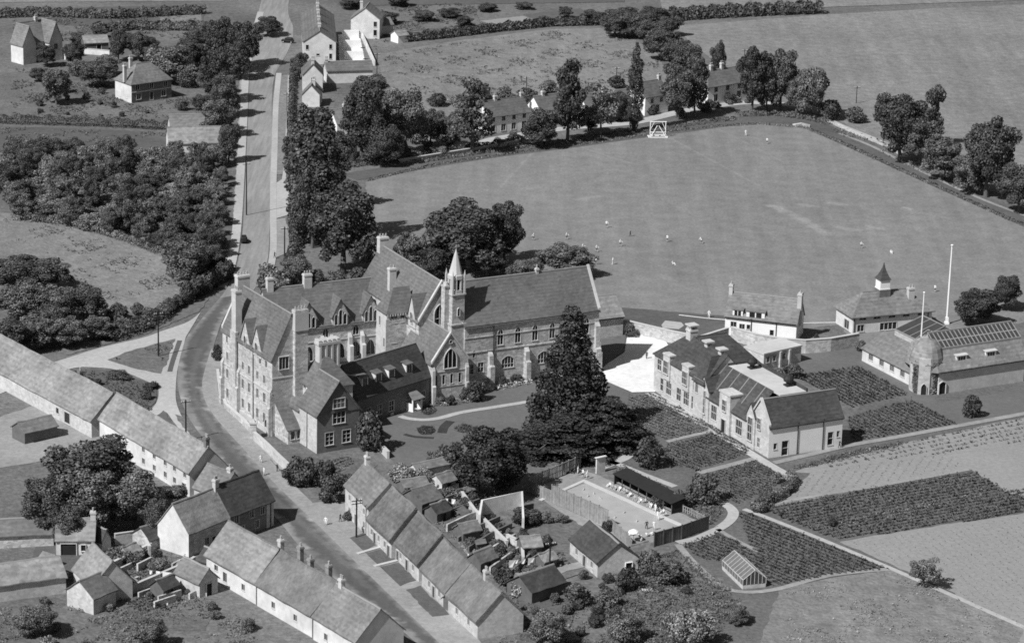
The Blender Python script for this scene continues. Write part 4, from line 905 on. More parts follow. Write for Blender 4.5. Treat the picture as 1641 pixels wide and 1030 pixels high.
q = MB(); q.box(-1.9, .4, -3.5, -2.6, 0, 7.6); q.build('gable_front', 'pale_wall', It); door(It, -1.9, -3.5, 1, 0, 1.15, 0, 1.1, 2.4, 'timber_black', 'dressing', 'p')

def flagpole(px, py, ty, rad, label):
    p = G(px, py); h = (py - ty) / (scale_at(p) * .95); o = empty('flagpole', p, 0, label, 'flagpole')
    q = MB(); q.lathe([(rad, 0), (rad * .9, h * .5), (rad * .6, h)], 8); q.build('pole', 'white_paint', o)
    q = MB(); q.lathe([(.02, h), (rad * 1.3, h + .12), (rad * 1.3, h + .28), (.03, h + .4)], 8); q.build('finial', 'white_paint', o)
    q = MB(); q.box(-.5, .5, -.5, .5, 0, .5); q.box(-.32, .32, -.32, .32, .5, 1.6); q.build('base', 'white_paint', o)
flagpole(1517, 519, 396, .24, 'tall white flagpole behind the glass-roofed barn, taller of the two')
flagpole(1474, 574, 471, .18, 'short white flagpole in front of the ivy-clad turret')

# garden walls of the school
polywall('garden_wall', 'curved stone wall between the white playground and the field', [(1000, 531), (1020, 536), (1050, 543), (1080, 550), (1110, 556)], 2.6, .5, 'stone_pale')
polywall('garden_wall', 'pale straight wall running from the long block to the white house', [(1118, 556), (1150, 546), (1166, 541)], 2.2, .5, 'stone_pale')
polywall('garden_wall', 'long curved stone wall below the white house and the pavilion', [(1172, 545), (1210, 556), (1250, 563), (1290, 566), (1330, 563), (1375, 555)], 2.9, .55, 'stone_pale')
polywall('road_wall', 'low stone wall in front of the tall road-side wing', [(349, 600), (352, 630), (362, 655), (390, 680), (406, 697)], 1.1, .45, 'stone_pale')
polywall('road_wall', 'stone wall with a pier between the footway and the gabled house', [(408, 706), (428, 724), (448, 744), (462, 757)], 1.7, .45, 'pale_wall')
q = MB(); q.box(-.6, .6, -.6, .6, 0, 3.0); q.box(-.75, .75, -.75, .75, 3.0, 3.3); q.lathe([(.6, 3.3), (.1, 3.9)], 4); o = q.build('gate_pier', 'pale_wall'); o.location = G(406, 702); tag(o, 'square stone gate pier at the foot of the road-side wing', 'gate pier')
polywall('garden_wall', 'short white wall sloping down from the lawn beside the ivy bush', [(601, 713), (622, 735)], 1.4, .5, 'dressing')

# ------------------------------------------------------------------ cottages
def cottage(name, label, cat, p0, p1, w, ze, rise, wm, rm, win=None, chim=(), hip=(0, 0), axis='a', group=None, cm='ashlar', **kw):
    c = Bld(name, label, cat, p0, p1, group=group)
    wn = {}
    for k, lst in (win or {}).items(): wn[k] = [((t[0] * (c.L if k in 'fk' else w)),) + tuple(t[1:]) for t in lst]
    if p0[1] > 560: kw.setdefault('sag', .3 if rm.startswith('thatch') else .16)
    block(c.root, 0, c.L, 0, w, ze, rise, wm=wm, rm=rm, win=wn, hip=hip, axis=axis, **kw)
    for t in chim:
        zt = ze + rise + t[2] if len(t) > 2 else ze + rise + 1.3
        chimney(c.root, t[0] * c.L, t[1] * w, ze, zt, .9, .75, t[3] if len(t) > 3 else 2, cm)
    return c
sm = lambda xs, z, w=.9, h=1.1: [(x, z, w, h, 2, 1) for x in xs]
# street cottages on the right-hand side
c = cottage('cottage', 'tall plain-roofed end cottage of the row right of the street, with a ridge chimney', 'cottage', (553, 824), (590, 860), 7.6, 5.7, 3.8, 'pale_wall', 'slate_pale', {'f': sm((.2, .5, .82), 3.4) + sm((.2, .82), 1.0)}, ((.06, .5, 1.4, 3),), ridge='slate_pale')
door(c.root, 0, 0, 1, 0, c.L * .5, 0, 1.0, 2.1)
c = cottage('cottage', 'thatched cottage joined to the tall end house in the row right of the street', 'cottage', (590.5, 860.5), (627, 895), 8.6, 4.0, 4.9, 'pale_wall', 'thatch', {'f': sm((.15, .45, .72), 1.0) + sm((.6,), 2.5, .8, .8)}, (), ov=.55, rt=.4, ridge='thatch_pale')
door(c.root, 0, 0, 1, 0, c.L * .3, 0, 1.0, 2.1); door(c.root, 0, 0, 1, 0, c.L * .9, 0, 1.0, 2.1)
c = cottage('cottage', 'low mottled thatched cottage in the middle of the row right of the street', 'cottage', (635, 897), (671, 932), 8.0, 3.6, 4.6, 'pale_wall', 'thatch', {'f': sm((.2, .75), 1.0)}, (), ov=.5, rt=.4, ridge='thatch_pale')
door(c.root, 0, 0, 1, 0, c.L * .08, 0, 1.0, 2.1); door(c.root, 0, 0, 1, 0, c.L * .5, 0, 1.1, 2.1)
c = cottage('cottage', 'paler thatched cottage below the mottled one in the row right of the street', 'cottage', (676, 938), (716, 977), 8.0, 3.5, 4.4, 'pale_wall', 'thatch_pale', {'f': sm((.3, .7), 1.0)}, (), ov=.5, rt=.4, ridge='thatch')
door(c.root, 0, 0, 1, 0, c.L * .5, 0, 1.0, 2.1)
c = cottage('cottage', 'lowest thatched cottage of the row right of the street, at the bottom edge', 'cottage', (718, 980), (765, 1024), 8.0, 3.5, 4.3, 'pale_wall', 'thatch_pale', {'f': sm((.3, .7), 1.0)}, ((.5, .5),), ov=.5, rt=.4, ridge='thatch')
# left side of the street
c = cottage('long_barn', 'long barn with a pale tiled roof and dark gable end left of the green', 'barn', (-40, 600), (147, 702), 9.4, 3.6, 4.6, 'pale_wall', 'tile_pale', {'f': [(.80, .3, 2.0, 2.2, 1, 1), (.72, 1.2, 1.0, 1.2, 1, 1)], 'r': []}, ((.72, .55, .9, 1),), cm='brick', ridge='tile_pale')
c = cottage('long_farmhouse', 'long white-walled farmhouse with many small windows beside the round trees', 'farmhouse', (160, 708), (304, 797), 7.6, 4.9, 4.2, 'render_white', 'tile_pale', {'f': sm((.5, .62, .74, .84, .95), 3.3, 1.0, 1.1) + sm((.5, .62, .74, .84), 1.0, 1.0, 1.1), 'r': []}, ((.985, .5, 1.6, 2),), cm='brick', ridge='tile_pale')
door(c.root, 0, 0, 1, 0, c.L * .945, 0, 1.1, 2.2)
c = cottage('lean_to', 'pale-roofed low wing at the gable of the long farmhouse', 'outhouse', (311, 800), (352, 815), 7.0, 2.6, 3.4, 'pale_wall', 'slate_pale', {}, ((.85, .5, .7, 1),), ridge='slate_pale')
c = cottage('cottage', 'cottage with a bright pale roof and white gable, joined to the dark-roofed one', 'cottage', (302, 893), (368, 866), 7.0, 4.6, 4.3, 'stone', 'tile_pale', {'f': sm((.45, .75), 1.0, 1.0, 1.3)}, (), ridge='tile_pale')
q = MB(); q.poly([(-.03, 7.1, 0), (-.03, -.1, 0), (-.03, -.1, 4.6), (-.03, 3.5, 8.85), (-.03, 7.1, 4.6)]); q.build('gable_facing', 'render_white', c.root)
door(c.root, 0, 0, 1, 0, c.L * .6, 0, 1.0, 2.1)
c = cottage('cottage', 'dark-slated cottage projecting into the street on the left', 'cottage', (369, 868), (438, 842), 7.4, 5.0, 4.4, 'brick', 'slate_dark', {'f': sm((.15, .5, .75), 3.0, 1.0, 1.3) + sm((.28, .62), .8, 1.0, 1.4)}, ((.02, .5, 1.2, 2),), ridge='slate_dark')
q = MB(); q.box(c.L * .84, c.L + .05, -.05, 0, 0, 4.6); q.build('quoin_panel', 'pale_wall', c.root); pipe(c.root, c.L * .93, -.12, 0, 4.6)
c = cottage('cottage', 'long cottage with a broad bright roof left of the street near the bottom', 'cottage', (331, 922), (410, 968), 9.0, 4.2, 4.7, 'render_white', 'tile_pale', {'f': sm((.2,), 1.9, 1.0, 1.0) + [(.38, .8, 1.1, 1.7, 2, 1)] + sm((.75,), 1.2)}, ((.93, .62, 1.0, 1),), ov=.5, ridge='thatch_pale')
c = cottage('cottage', 'patched pale-roofed cottage at the bottom edge left of the street, chimneys on its slope', 'cottage', (412, 970), (500, 1021), 9.6, 4.2, 4.4, 'render_white', 'thatch_pale', {'f': sm((.3, .7), 1.2)}, ((.12, .75, .9, 1), (.42, .62, .6, 1), (.66, .72, .6, 1)), ov=.5, cm='timber_pale', ridge='thatch_pale')
c = cottage('cottage', 'last pale-roofed cottage on the left of the street, below the patched one', 'cottage', (502, 1024), (570, 1066), 9.0, 4.2, 4.4, 'render_white', 'slate_pale', {'f': sm((.3, .7), 1.2)}, ((.1, .5),))
c = cottage('brick_outhouse', 'small dark-roofed outhouse behind the bright-roofed long cottage', 'outhouse', (318, 916), (344, 924), 3.6, 2.4, 1.6, 'stone', 'slate_dark', {})
c = cottage('garden_shed', 'small gabled shed with a dark doorway below the broad bright roof', 'shed', (320, 958), (349, 949), 6.5, 2.8, 2.0, 'pale_wall', 'slate_pale', {}, axis='b')
door(c.root, 0, 0, 1, 0, c.L * .5, 0, 1.1, 2.2)
c = cottage('cart_shed', 'little white cart shed with a dark opening and a chimney, left of the gardens', 'shed', (90, 889), (151, 889), 6.5, 2.9, 2.5, 'render_white', 'tile_pale', {}, ((.95, .5, 1.4, 1),), ridge='tile_pale')
door(c.root, 0, 0, 1, 0, c.L * .33, 0, 2.6, 2.1, 'timber_black', 'render_white'); door(c.root, 0, 0, 1, 0, c.L * .72, .8, .8, 1.1, 'timber_black', 'render_white')
c = cottage('barn', 'barn with a bright roof slope and dark gable at the lower left', 'barn', (118, 938), (148, 968), 7.0, 3.2, 3.8, 'pale_wall', 'tile_pale', {}, (), ridge='tile_pale')
c = cottage('cow_shed', 'broad low shed with a pale flat-pitched roof at the lower left corner', 'shed', (-30, 968), (106, 950), 8.5, 3.0, 2.0, 'pale_wall', 'tile_pale', {}, ())
c = cottage('cow_shed', 'dark low-pitched outbuilding beside the bright barn roof at the lower left', 'shed', (150, 985), (186, 970), 6.0, 3.0, 2.2, 'pale_wall', 'slate', {}, ())
c = cottage('garden_shed', 'low dark-roofed shed against the white gable at the left', 'shed', (240, 882), (282, 868), 4.5, 2.0, 1.7, 'stone', 'slate_dark', {}, ())
c = cottage('privy', 'tiny dark-roofed privy by the dark trees at the left', 'shed', (164, 884), (178, 880), 2.6, 2.2, 1.6, 'render_white', 'slate_dark', {}, (), axis='b')
c = cottage('lean_to', 'low dark-fronted lean-to by the farmyard at the left edge', 'shed', (40, 712), (92, 700), 4.5, 2.4, 1.4, 'timber', 'slate_pale', {}, ())
c = cottage('cow_shed', 'dark long shed at the left edge beside the little white cart shed', 'shed', (-30, 880), (86, 874), 5.5, 2.4, 2.0, 'stone', 'slate', {}, ())
# sheds of the back gardens, middle bottom
c = cottage('slate_hut', 'dark slate-roofed hut below the pool fence', 'hut', (913, 887), (957, 925), 7.6, 2.8, 3.0, 'pale_wall', 'slate_dark', {'f': sm((.25, .8), .9)}, ())
door(c.root, 0, 0, 1, 0, c.L * .55, 0, 1.1, 2.1); door(c.root, c.L, 0, 0, 1, 5.8, 0, 1.2, 2.0, 'timber_black', 'white_paint')
c = cottage('garden_hut', 'little open hut with a pale patched roof left of the slate hut', 'hut', (838, 893), (868, 890), 3.4, 2.0, 1.2, 'timber', 'tile_pale', {}, ())
c = cottage('garden_hut', 'dark low-roofed hut at the bottom edge among bushes', 'hut', (852, 968), (905, 950), 6.0, 2.2, 2.0, 'timber', 'slate_dark', {}, ())
c = cottage('garden_shed', 'small pale-roofed shed behind the row of cottages', 'shed', (648, 796), (686, 790), 3.0, 1.9, .9, 'timber', 'slate_pale', {}, ())
c = cottage('garden_shed', 'dark-roofed shed behind the thatched cottages', 'shed', (676, 826), (708, 816), 5.5, 2.4, 1.8, 'timber', 'slate', {}, ())
c = cottage('garden_shed', 'tiny dark shed by the garden path behind the cottages', 'shed', (742, 868), (770, 862), 3.0, 1.8, 1.1, 'timber', 'slate_pale', {}, ())
c = cottage('outhouse', 'pale wall-like outhouse at the edge of the school garden behind the light shrub', 'outhouse', (668, 772), (728, 758), 2.6, 2.3, .8, 'render_white', 'slate_pale', {}, ())
polywall('ruined_wall', 'roofless pale walled enclosure below the dark cedar', [(768, 846), (772, 826), (836, 812), (838, 850)], [2.6, 3.0, 3.0, 2.4], .4, 'render_white', cap=None)
for lab, pts, h in (('pale garden wall dividing the back gardens, the longest of them', [(740, 800), (760, 828), (790, 858), (812, 880)], 1.5), ('low garden wall beside the slate hut', [(842, 842), (880, 832)], 1.3), ('garden wall across the left-hand gardens, the upper of two', [(174, 918), (242, 884)], 1.6), ('pale garden wall across the left-hand gardens, the lower of two', [(196, 958), (296, 915), (312, 905)], 1.5), ('white garden wall below the dark trees at the left', [(184, 872), (226, 866), (240, 892)], 1.9), ('low yard wall in front of the pale-roofed shed at the lower left', [(60, 934), (110, 926)], 1.0), ('little wall beside the open hut', [(812, 868), (836, 880), (838, 905)], 1.4)):
    polywall('garden_wall', lab, pts, h, .4, 'pale_wall', cap='dressing')
# front garden walls of the cottage row
for k, pts in enumerate(([(573, 888), (614, 876)], [(600, 908), (640, 898)])):
    polywall('front_path_edge', ('upper', 'lower')[k] + ' low pale kerb wall between the cottage front lawns', pts, .25, .7, 'kerb', cap=None, cat='kerb wall')

# greenhouse
Gh = Bld('greenhouse', 'small glass greenhouse among the vegetable plots at the bottom right', 'greenhouse', (1157, 912), (1190, 944))
r = Gh.root; L = Gh.L; wg = 4.2; hg, rg = 1.7, 1.6
q = MB(); q.box(0, L, 0, wg, 0, .7); q.build('base_wall', 'pale_wall', r)
q = MB(); n_ = 8
for k in range(n_ + 1):
    x = L * k / n_
    for y, yy in ((0, wg / 2), (wg, wg / 2)):
        q.tube((x, y, .7), (x, y, hg), .06, .06, 4, 0, False); q.tube((x, y, hg), (x, yy, hg + rg), .06, .06, 4, 0, False)
for y, z in ((0, hg), (wg, hg), (wg / 2, hg + rg)): q.tube((0, y, z), (L, y, z), .07, .07, 4)
for x in (0, L):
    for k in range(1, 6): y = wg * k / 6; q.tube((x, y, .7), (x, y, hg + rg * (1 - abs(y - wg / 2) / (wg / 2))), .05, .05, 4, 0, False)
gf = q.build('glazing_frame', 'dressing', r)
for k in range(n_):
    x0, x1 = L * k / n_ + .06, L * (k + 1) / n_ - .06
    for y in (0, wg):
        q = MB(); q.poly([(x0, y, .72), (x1, y, .72), (x1, y, hg), (x0, y, hg)]); q.poly([(x0, y, hg), (x1, y, hg), (x1, wg / 2, hg + rg), (x0, wg / 2, hg + rg)]); q.build('pane', 'frosted_glass', gf)
for x in (.02, L - .02):
    q = MB(); q.poly([(x, 0, .7), (x, wg, .7), (x, wg, hg), (x, wg / 2, hg + rg), (x, 0, hg)]); q.build('end_pane', 'roof_glass', gf)

# ------------------------------------------------------------------ houses beyond
c = cottage('villa', 'square brick villa with a hipped roof and pale side wall in the upper left garden', 'house', (211, 166), (275, 157), 8.6, 5.6, 4.4, 'brick', 'slate_pale', {'f': sm((.15, .5, .85), 3.6, 1.2, 1.4) + sm((.18, .8), .9, 1.4, 1.6) + [(.5, .3, 1.1, 2.2, 1, 1)], 'l': sm((.3, .7), 1.0)}, ((.35, .9, 1.2), (-.02, .35, .4)), hip=(4.3, 4.3), ridge='slate_pale')
q = MB(); q.box(-.03, 0, 0, 8.6, 0, 5.4); q.build('side_facing', 'render_white', c.root); band(c.root, 0, c.L, -.1, 0, 2.9, 3.2)
c = cottage('barn', 'barn with a pale tiled roof beside the road hedge, front of the pair', 'barn', (271, 245), (358, 243), 8.5, 2.6, 3.2, 'render_white', 'tile_pale', {'f': sm((.2, .5), .8)}, (), ridge='tile_pale')
c = cottage('barn', 'barn with a greyer roof just behind the pale-tiled roadside one', 'barn', (274, 222), (344, 220), 7.0, 2.6, 3.0, 'pale_wall', 'slate_pale', {}, ())
c = cottage('gabled_villa', 'large pale villa with sharp gables at the top left corner', 'house', (48, 100), (98, 92), 9.0, 6.0, 5.0, 'render_white', 'slate_pale', {'f': sm((.2, .5), 3.5, 1.2, 1.6)}, ((.5, .5),), ridge='slate_pale')
block(c.root, 5.4, 10.0, -2.6, 4, 6.2, 5.2, axis='b', wm='render_white', rm='slate_pale', win={'f': [(2.2, 3.4, 1.2, 1.6, 2, 1)]})
block(c.root, -3.8, .8, -2.0, 4, 6.2, 5.0, axis='b', wm='render_white', rm='slate_pale')
c = cottage('outbuilding', 'small pale-roofed outbuilding between the corner villa and the trees', 'outhouse', (136, 86), (174, 84), 5.0, 3.2, 1.6, 'timber', 'tile_pale', {'f': [(.6, .3, 1.4, 2.2, 1, 1)]}, ())
polywall('garden_wall', 'pale sunlit garden wall in front of the corner villa', [(104, 96), (130, 86), (176, 90)], 1.6, .5, 'render_white')
# terrace on the right of the far road
c = cottage('terrace_house', 'long terrace with a blank pale gable end and many ridge chimneys at the far road', 'terrace', (486, 103), (538, 103.4), 42, 6.8, 3.2, 'render_white', 'slate', {'f': [(.12, 4.4, .8, 1.4, 1, 1), (.84, 4.6, .8, 1.4, 1, 1), (.45, 2.6, .9, .6, 1, 1), (.84, 1.6, .8, 1.6, 1, 1)]}, ((.5, .15), (.5, .4), (.5, .65), (.5, .9)), axis='b')
c = cottage('house', 'pale gable-fronted house below the terrace on the far road', 'house', (485, 149.6), (517, 149.8), 9.5, 5.4, 3.0, 'render_white', 'slate', {'f': [(.5, 3.2, .8, 1.3, 1, 1)], 'r': sm((.3, .7), 3.2)}, ((.5, .08, 1.5, 3),), axis='b')
c = cottage('long_outhouse', 'long low outhouse with a dark roof beside the gable-fronted house', 'outhouse', (524, 134), (597, 132), 5.5, 3.8, 2.0, 'render_white', 'slate', {}, ((.02, .5, 1.0),))
c = cottage('house', 'pale house with sheds at the very top beyond the terrace yard', 'house', (562, 61), (608, 63), 9.0, 6.2, 3.4, 'render_white', 'slate_pale', {'f': [(.85, 3.8, 1.0, 1.6, 1, 1), (.85, 1.0, 1.0, 1.8, 1, 1)]}, ((.3, .5),), axis='b')
c = cottage('outhouse', 'small white outhouse right of the pale house at the top', 'outhouse', (608, 56), (630, 54), 5.0, 3.0, 1.6, 'render_white', 'slate_pale', {}, ())
c = cottage('outhouse', 'tiny bright shed at the corner of the far meadow', 'shed', (638, 70), (654, 68), 4.0, 2.4, 1.2, 'white_paint', 'tile_pale', {}, ())
for k, (pts, lab) in enumerate((([(548, 62), (575, 62)], 'highest of the three white yard walls beside the terrace'), ([(550, 78), (578, 78)], 'middle one of the three white yard walls beside the terrace'), ([(552, 96), (582, 96)], 'lowest of the three white yard walls beside the terrace'))):
    polywall('yard_wall', lab, pts, 2.6, .5, 'white_paint', cap=None)
sheet('terrace_yard', [(542, 56), (576, 56), (586, 104), (544, 104)], .06, 'court')
polywall('yard_wall', 'long white garden wall along the far meadow side of the terrace yards', [(576, 52), (600, 106)], 1.6, .5, 'render_white', cap=None)
c = cottage('house', 'small house half hidden below the gable-fronted house on the far road', 'house', (484, 171), (512, 172), 7.0, 3.6, 2.6, 'render_white', 'slate_pale', {}, ((.6, .4, 1.2),), axis='b')
# cottages along the village lane behind the field
c = cottage('lane_cottage', 'terrace of lane cottages with white bay windows, left of the big elm', 'cottage', (782, 216), (848, 207), 7.0, 5.0, 3.4, 'white_paint', 'slate', {'f': sm((.12, .37, .62, .87), 3.4, 1.0, 1.3) + sm((.12, .37, .62, .87), .6, 1.5, 1.8)}, ((.33, .5), (.97, .5), (.02, .5)), ridge='slate_pale')
c = cottage('lane_cottage', 'small pale-roofed cottage left of the terrace on the lane', 'cottage', (682, 226), (722, 222), 6.0, 3.0, 2.2, 'white_paint', 'tile_pale', {}, (), ridge='tile_pale')
c = cottage('lane_cottage', 'cottage with a hipped corner half hidden by the big elm on the lane', 'cottage', (866, 206), (938, 196), 7.0, 5.0, 3.2, 'white_paint', 'slate', {'f': sm((.6, .85), 3.2, 1.0, 1.3)}, ((.95, .5, 1.5), (.2, .5)))
c = cottage('lane_cottage', 'long low cottage half hidden behind the pale tree on the lane', 'cottage', (940, 199), (1012, 190), 7.0, 4.6, 3.0, 'white_paint', 'slate', {'f': sm((.6, .85), 1.0, 1.1, 1.4)}, ((.5, .5),))
c = cottage('lane_cottage', 'white gable-ended cottage beside the single poplar', 'cottage', (1033, 186), (1070, 180), 7.5, 5.4, 3.4, 'white_paint', 'slate', {'f': sm((.3, .7), 3.4, 1.0, 1.2) + sm((.3, .55), .8, 1.1, 1.8)}, ((.05, .5), (.95, .5)))
c = cottage('lane_cottage', 'pair of cottages with tall white windows at the far end of the lane', 'cottage', (1134, 168), (1196, 158), 7.5, 5.2, 3.6, 'white_paint', 'slate', {'f': sm((.2, .5, .8), 3.4, 1.2, 1.3) + sm((.2, .5, .8), .6, 1.4, 2.0)}, ((.28, .5, 1.6, 3), (.55, .5, 1.8, 3)), hip=(3, 0))
c = cottage('lane_cottage', 'bright gable end among the trees at the road end of the lane', 'cottage', (545, 257), (566, 258), 7.0, 4.0, 3.0, 'white_paint', 'slate_pale', {}, (), axis='b')
c = cottage('lane_cottage', 'white cottage glimpsed between the trees behind the poplars', 'cottage', (540, 222), (580, 218), 6.5, 4.2, 3.0, 'white_paint', 'slate_pale', {}, ((.5, .5),))
c = cottage('lane_cottage', 'pale cottage glimpsed under the trees in the middle of the lane', 'cottage', (640, 214), (668, 210), 6.0, 3.6, 2.6, 'white_paint', 'slate_pale', {}, ())
polywall('lane_wall', 'low stone wall along the lane below the terrace of cottages', [(640, 262), (760, 243), (860, 226)], 1.0, .5, 'stone_pale')
polywall('lane_wall', 'pale ruined wall at the corner of the field beyond the pitch', [(1271, 203), (1284, 202.4), (1298, 203.4)], [.6, .9, .5], 1.2, 'stone_pale', cap=None)
polywall('lane_wall', 'pale low wall along the path at the right end of the field', [(1320, 192), (1350, 206), (1380, 219), (1416, 234)], [.5, .8, .6, .4], .7, 'stone_pale', cap=None)
# ------------------------------------------------------------------ vegetation
import numpy as np
def quadmesh(name, C, N, S, m, rng, asp=1.0):
    """one leaf-sized quad at each centre C, facing N (jittered by the caller), side S"""
    C = np.asarray(C, float); N = np.asarray(N, float); S = np.asarray(S, float)[:, None]
    n = len(C); N = N / (np.linalg.norm(N, axis=1)[:, None] + 1e-9)
    ref = rng.normal(size=(n, 3)); a = np.cross(N, ref); a /= (np.linalg.norm(a, axis=1)[:, None] + 1e-9); b_ = np.cross(N, a)
    V = np.empty((n, 4, 3)); h = S * .5
    V[:, 0] = C - a * h - b_ * h * asp; V[:, 1] = C + a * h - b_ * h * asp; V[:, 2] = C + a * h * .8 + b_ * h * asp; V[:, 3] = C - a * h * .8 + b_ * h * asp
    me = bpy.data.meshes.new(name); me.vertices.add(n * 4); me.vertices.foreach_set('co', V.reshape(-1))
    me.loops.add(n * 4); me.loops.foreach_set('vertex_index', np.arange(n * 4)); me.polygons.add(n)
    me.polygons.foreach_set('loop_start', np.arange(n) * 4); me.polygons.foreach_set('loop_total', np.full(n, 4))
    me.materials.append(MATS[m]); me.update(calc_edges=True); return me
def lobes_mesh(name, lobes, m, seed, dens=9.0, leaf=.42, jit=.55, inner=.35):
    """leaves spread over the outer shells of many lobes (x,y,z,rx,ry,rz)"""
    rng = np.random.default_rng(seed); CC, NN, SS = [], [], []
    Lb = np.array(lobes, float)
    for i, (x, y, z, rx, ry, rz) in enumerate(lobes):
        n = int(dens * 4 * 3.14 * ((rx * ry + ry * rz + rx * rz) / 3)); 
        d = rng.normal(size=(n, 3)); d /= np.linalg.norm(d, axis=1)[:, None]
        rad = np.where(rng.random(n) < inner, rng.uniform(.45, .95, n), rng.uniform(.88, 1.12, n))
        p = np.array([x, y, z]) + d * np.array([rx, ry, rz]) * rad[:, None]
        nn = d / np.array([rx, ry, rz]); nn /= np.linalg.norm(nn, axis=1)[:, None]
        keep = np.ones(n, bool)
        for j in range(len(Lb)):
            if j == i: continue
            q = (p - Lb[j, :3]) / Lb[j, 3:]; keep &= (q ** 2).sum(1) > .62
        keep &= p[:, 2] > .05
        p, nn = p[keep], nn[keep]; CC.append(p); NN.append(nn + rng.normal(size=nn.shape) * jit); SS.append(leaf * rng.uniform(.6, 1.35, len(p)))
    return quadmesh(name, np.concatenate(CC), np.concatenate(NN), np.concatenate(SS), m, rng)
def trunk_mesh(name, h, r, limbs, seed, base=0):
    rn = random.Random(seed); b = MB(); p = Vector((0, 0, -.3)); n = 4
    for k in range(n):
        q = Vector((rn.uniform(-.15, .15), rn.uniform(-.15, .15), h * (k + 1) / n)); b.tube(p, q, r * (1 - .16 * k), r * (1 - .16 * (k + 1)), 8, 0, False); p = q
    for x, y, z in limbs:
        s = Vector((0, 0, h * rn.uniform(.55, .95))); mid = s.lerp(Vector((x, y, z)), .5) + Vector((0, 0, .3))
        b.tube(s, mid, r * .42, r * .26, 6, 0, False); b.tube(mid, (x, y, z), r * .26, r * .07, 6, 0, False)
    return b.mesh(name, 'bark')
def spread_lobes(rn, n, c, rad, lr, shell=.75, flat=1.0):
    out = []
    for _ in range(n):
        while True:
            d = Vector((rn.uniform(-1, 1), rn.uniform(-1, 1), rn.uniform(-1, 1)))
            if .3 < d.length < 1: break
        d = d.normalized() * rn.uniform(shell * .55, shell * 1.12)
        r = rn.uniform(*lr)
        out.append((c[0] + d.x * rad[0], c[1] + d.y * rad[1], c[2] + d.z * rad[2], r, r * rn.uniform(.85, 1.1), r * flat * rn.uniform(.75, 1.0)))
    return out
PROTO = {}
def proto(kind, crown, trunk): PROTO.setdefault(kind, []).append((crown, trunk))
for i in range(5):      # broad round-headed trees, 10 m tall and about 8 m wide, foliage nearly to the ground
    rn = random.Random(100 + i)
    lb = [(0, 0, 5.6, 2.5, 2.5, 3.0)] + spread_lobes(rn, 30, (0, 0, 5.7), (3.1, 3.1, 3.7), (.6, 1.25), .88) + spread_lobes(rn, 12, (0, 0, 3.4), (3.0, 3.0, 1.6), (.6, 1.1), .9)
    cm = {mname: lobes_mesh('crown', lb, mname, 7 + i, 40, .19) for mname in ('leaf_dark', 'leaf_mid', 'leaf_conifer')}
    tm = trunk_mesh('trunk', 4.0, .32, [l[:3] for l in lb[1:9]], i)
    proto('oak', cm['leaf_dark'], tm); proto('elm', cm['leaf_mid'], tm); proto('yew', cm['leaf_conifer'], tm)
for i in range(5):      # low spreading crowns of the wood
    rn = random.Random(120 + i)
    lb = [(0, 0, 3.0, 2.8, 2.8, 2.6)] + spread_lobes(rn, 46, (0, 0, 3.4), (3.6, 3.6, 2.7), (.45, .95), .92)
    proto('wood', lobes_mesh('crown', lb, 'leaf_wood' if i % 5 else 'leaf_mid', 27 + i, 22, .24, .7), trunk_mesh('trunk', 3.0, .22, [l[:3] for l in lb[1:7]], i))
for i in range(2):      # loose pale trees
    rn = random.Random(140 + i); lb = [(0, 0, 5.6, 1.5, 1.5, 1.8)] + spread_lobes(rn, 26, (0, 0, 5.2), (3.0, 3.0, 3.6), (.5, .95), .9)
    proto('pale', lobes_mesh('crown', lb, 'leaf_pale', 40 + i, 16, .24, .8), trunk_mesh('trunk', 5, .22, [l[:3] for l in lb[1:12]], i))
for i in range(3):      # tall field trees, ragged crown in separate tiers
    rn = random.Random(160 + i); lb = []
    for c, rd, n in (((0, 0, 7.9), (1.7, 1.7, 1.8), 14), ((.4, 0, 5.2), (2.6, 2.6, 1.9), 18), ((-.2, .2, 2.9), (2.4, 2.4, 1.3), 14)): lb += spread_lobes(rn, n, c, rd, (.5, .95), .85)
    proto('tall', lobes_mesh('crown', lb, 'leaf_dark', 60 + i, 24, .22), trunk_mesh('trunk', 6.5, .28, [l[:3] for l in lb[::4]], i))
for i in range(2):      # columnar poplars
    rn = random.Random(180 + i); lb = []
    for k in range(24):
        z = .9 + 9.0 * k / 23; w_ = 1.05 * math.sin(math.pi * min(1, (z + .5) / 10.8)) ** .55
        for q in range(3): t = rn.uniform(0, 6.28); e = rn.uniform(.3, .6); lb.append((math.cos(t) * w_ * e, math.sin(t) * w_ * e, z, w_ * .5, w_ * .5, .62))
    proto('poplar', lobes_mesh('crown', lb, 'leaf_dark', 80 + i, 60, .13, .6), trunk_mesh('trunk', 6, .16, [], i))
for i in range(1):      # wellingtonia-like conifer: dense ragged cone of upswept columns
    rn = random.Random(200 + i); lb = []
    for k in range(30):
        z = .5 + 9.3 * k / 29; w_ = max(.3, 2.75 * (1 - (z / 10.4) ** 1.15) ** .85)
        for q in range(max(3, int(3 + w_ * 3.4))):
            t = rn.uniform(0, 6.28); e = w_ * rn.uniform(.6, 1.02); sz = rn.uniform(.32, .55) * (.6 + w_ / 4)
            lb.append((math.cos(t) * e, math.sin(t) * e, z, sz, sz, sz * 1.25))
    proto('conifer', lobes_mesh('crown', lb, 'leaf_conifer', 90 + i, 40, .14, .6), trunk_mesh('trunk', 9, .3, [], i))
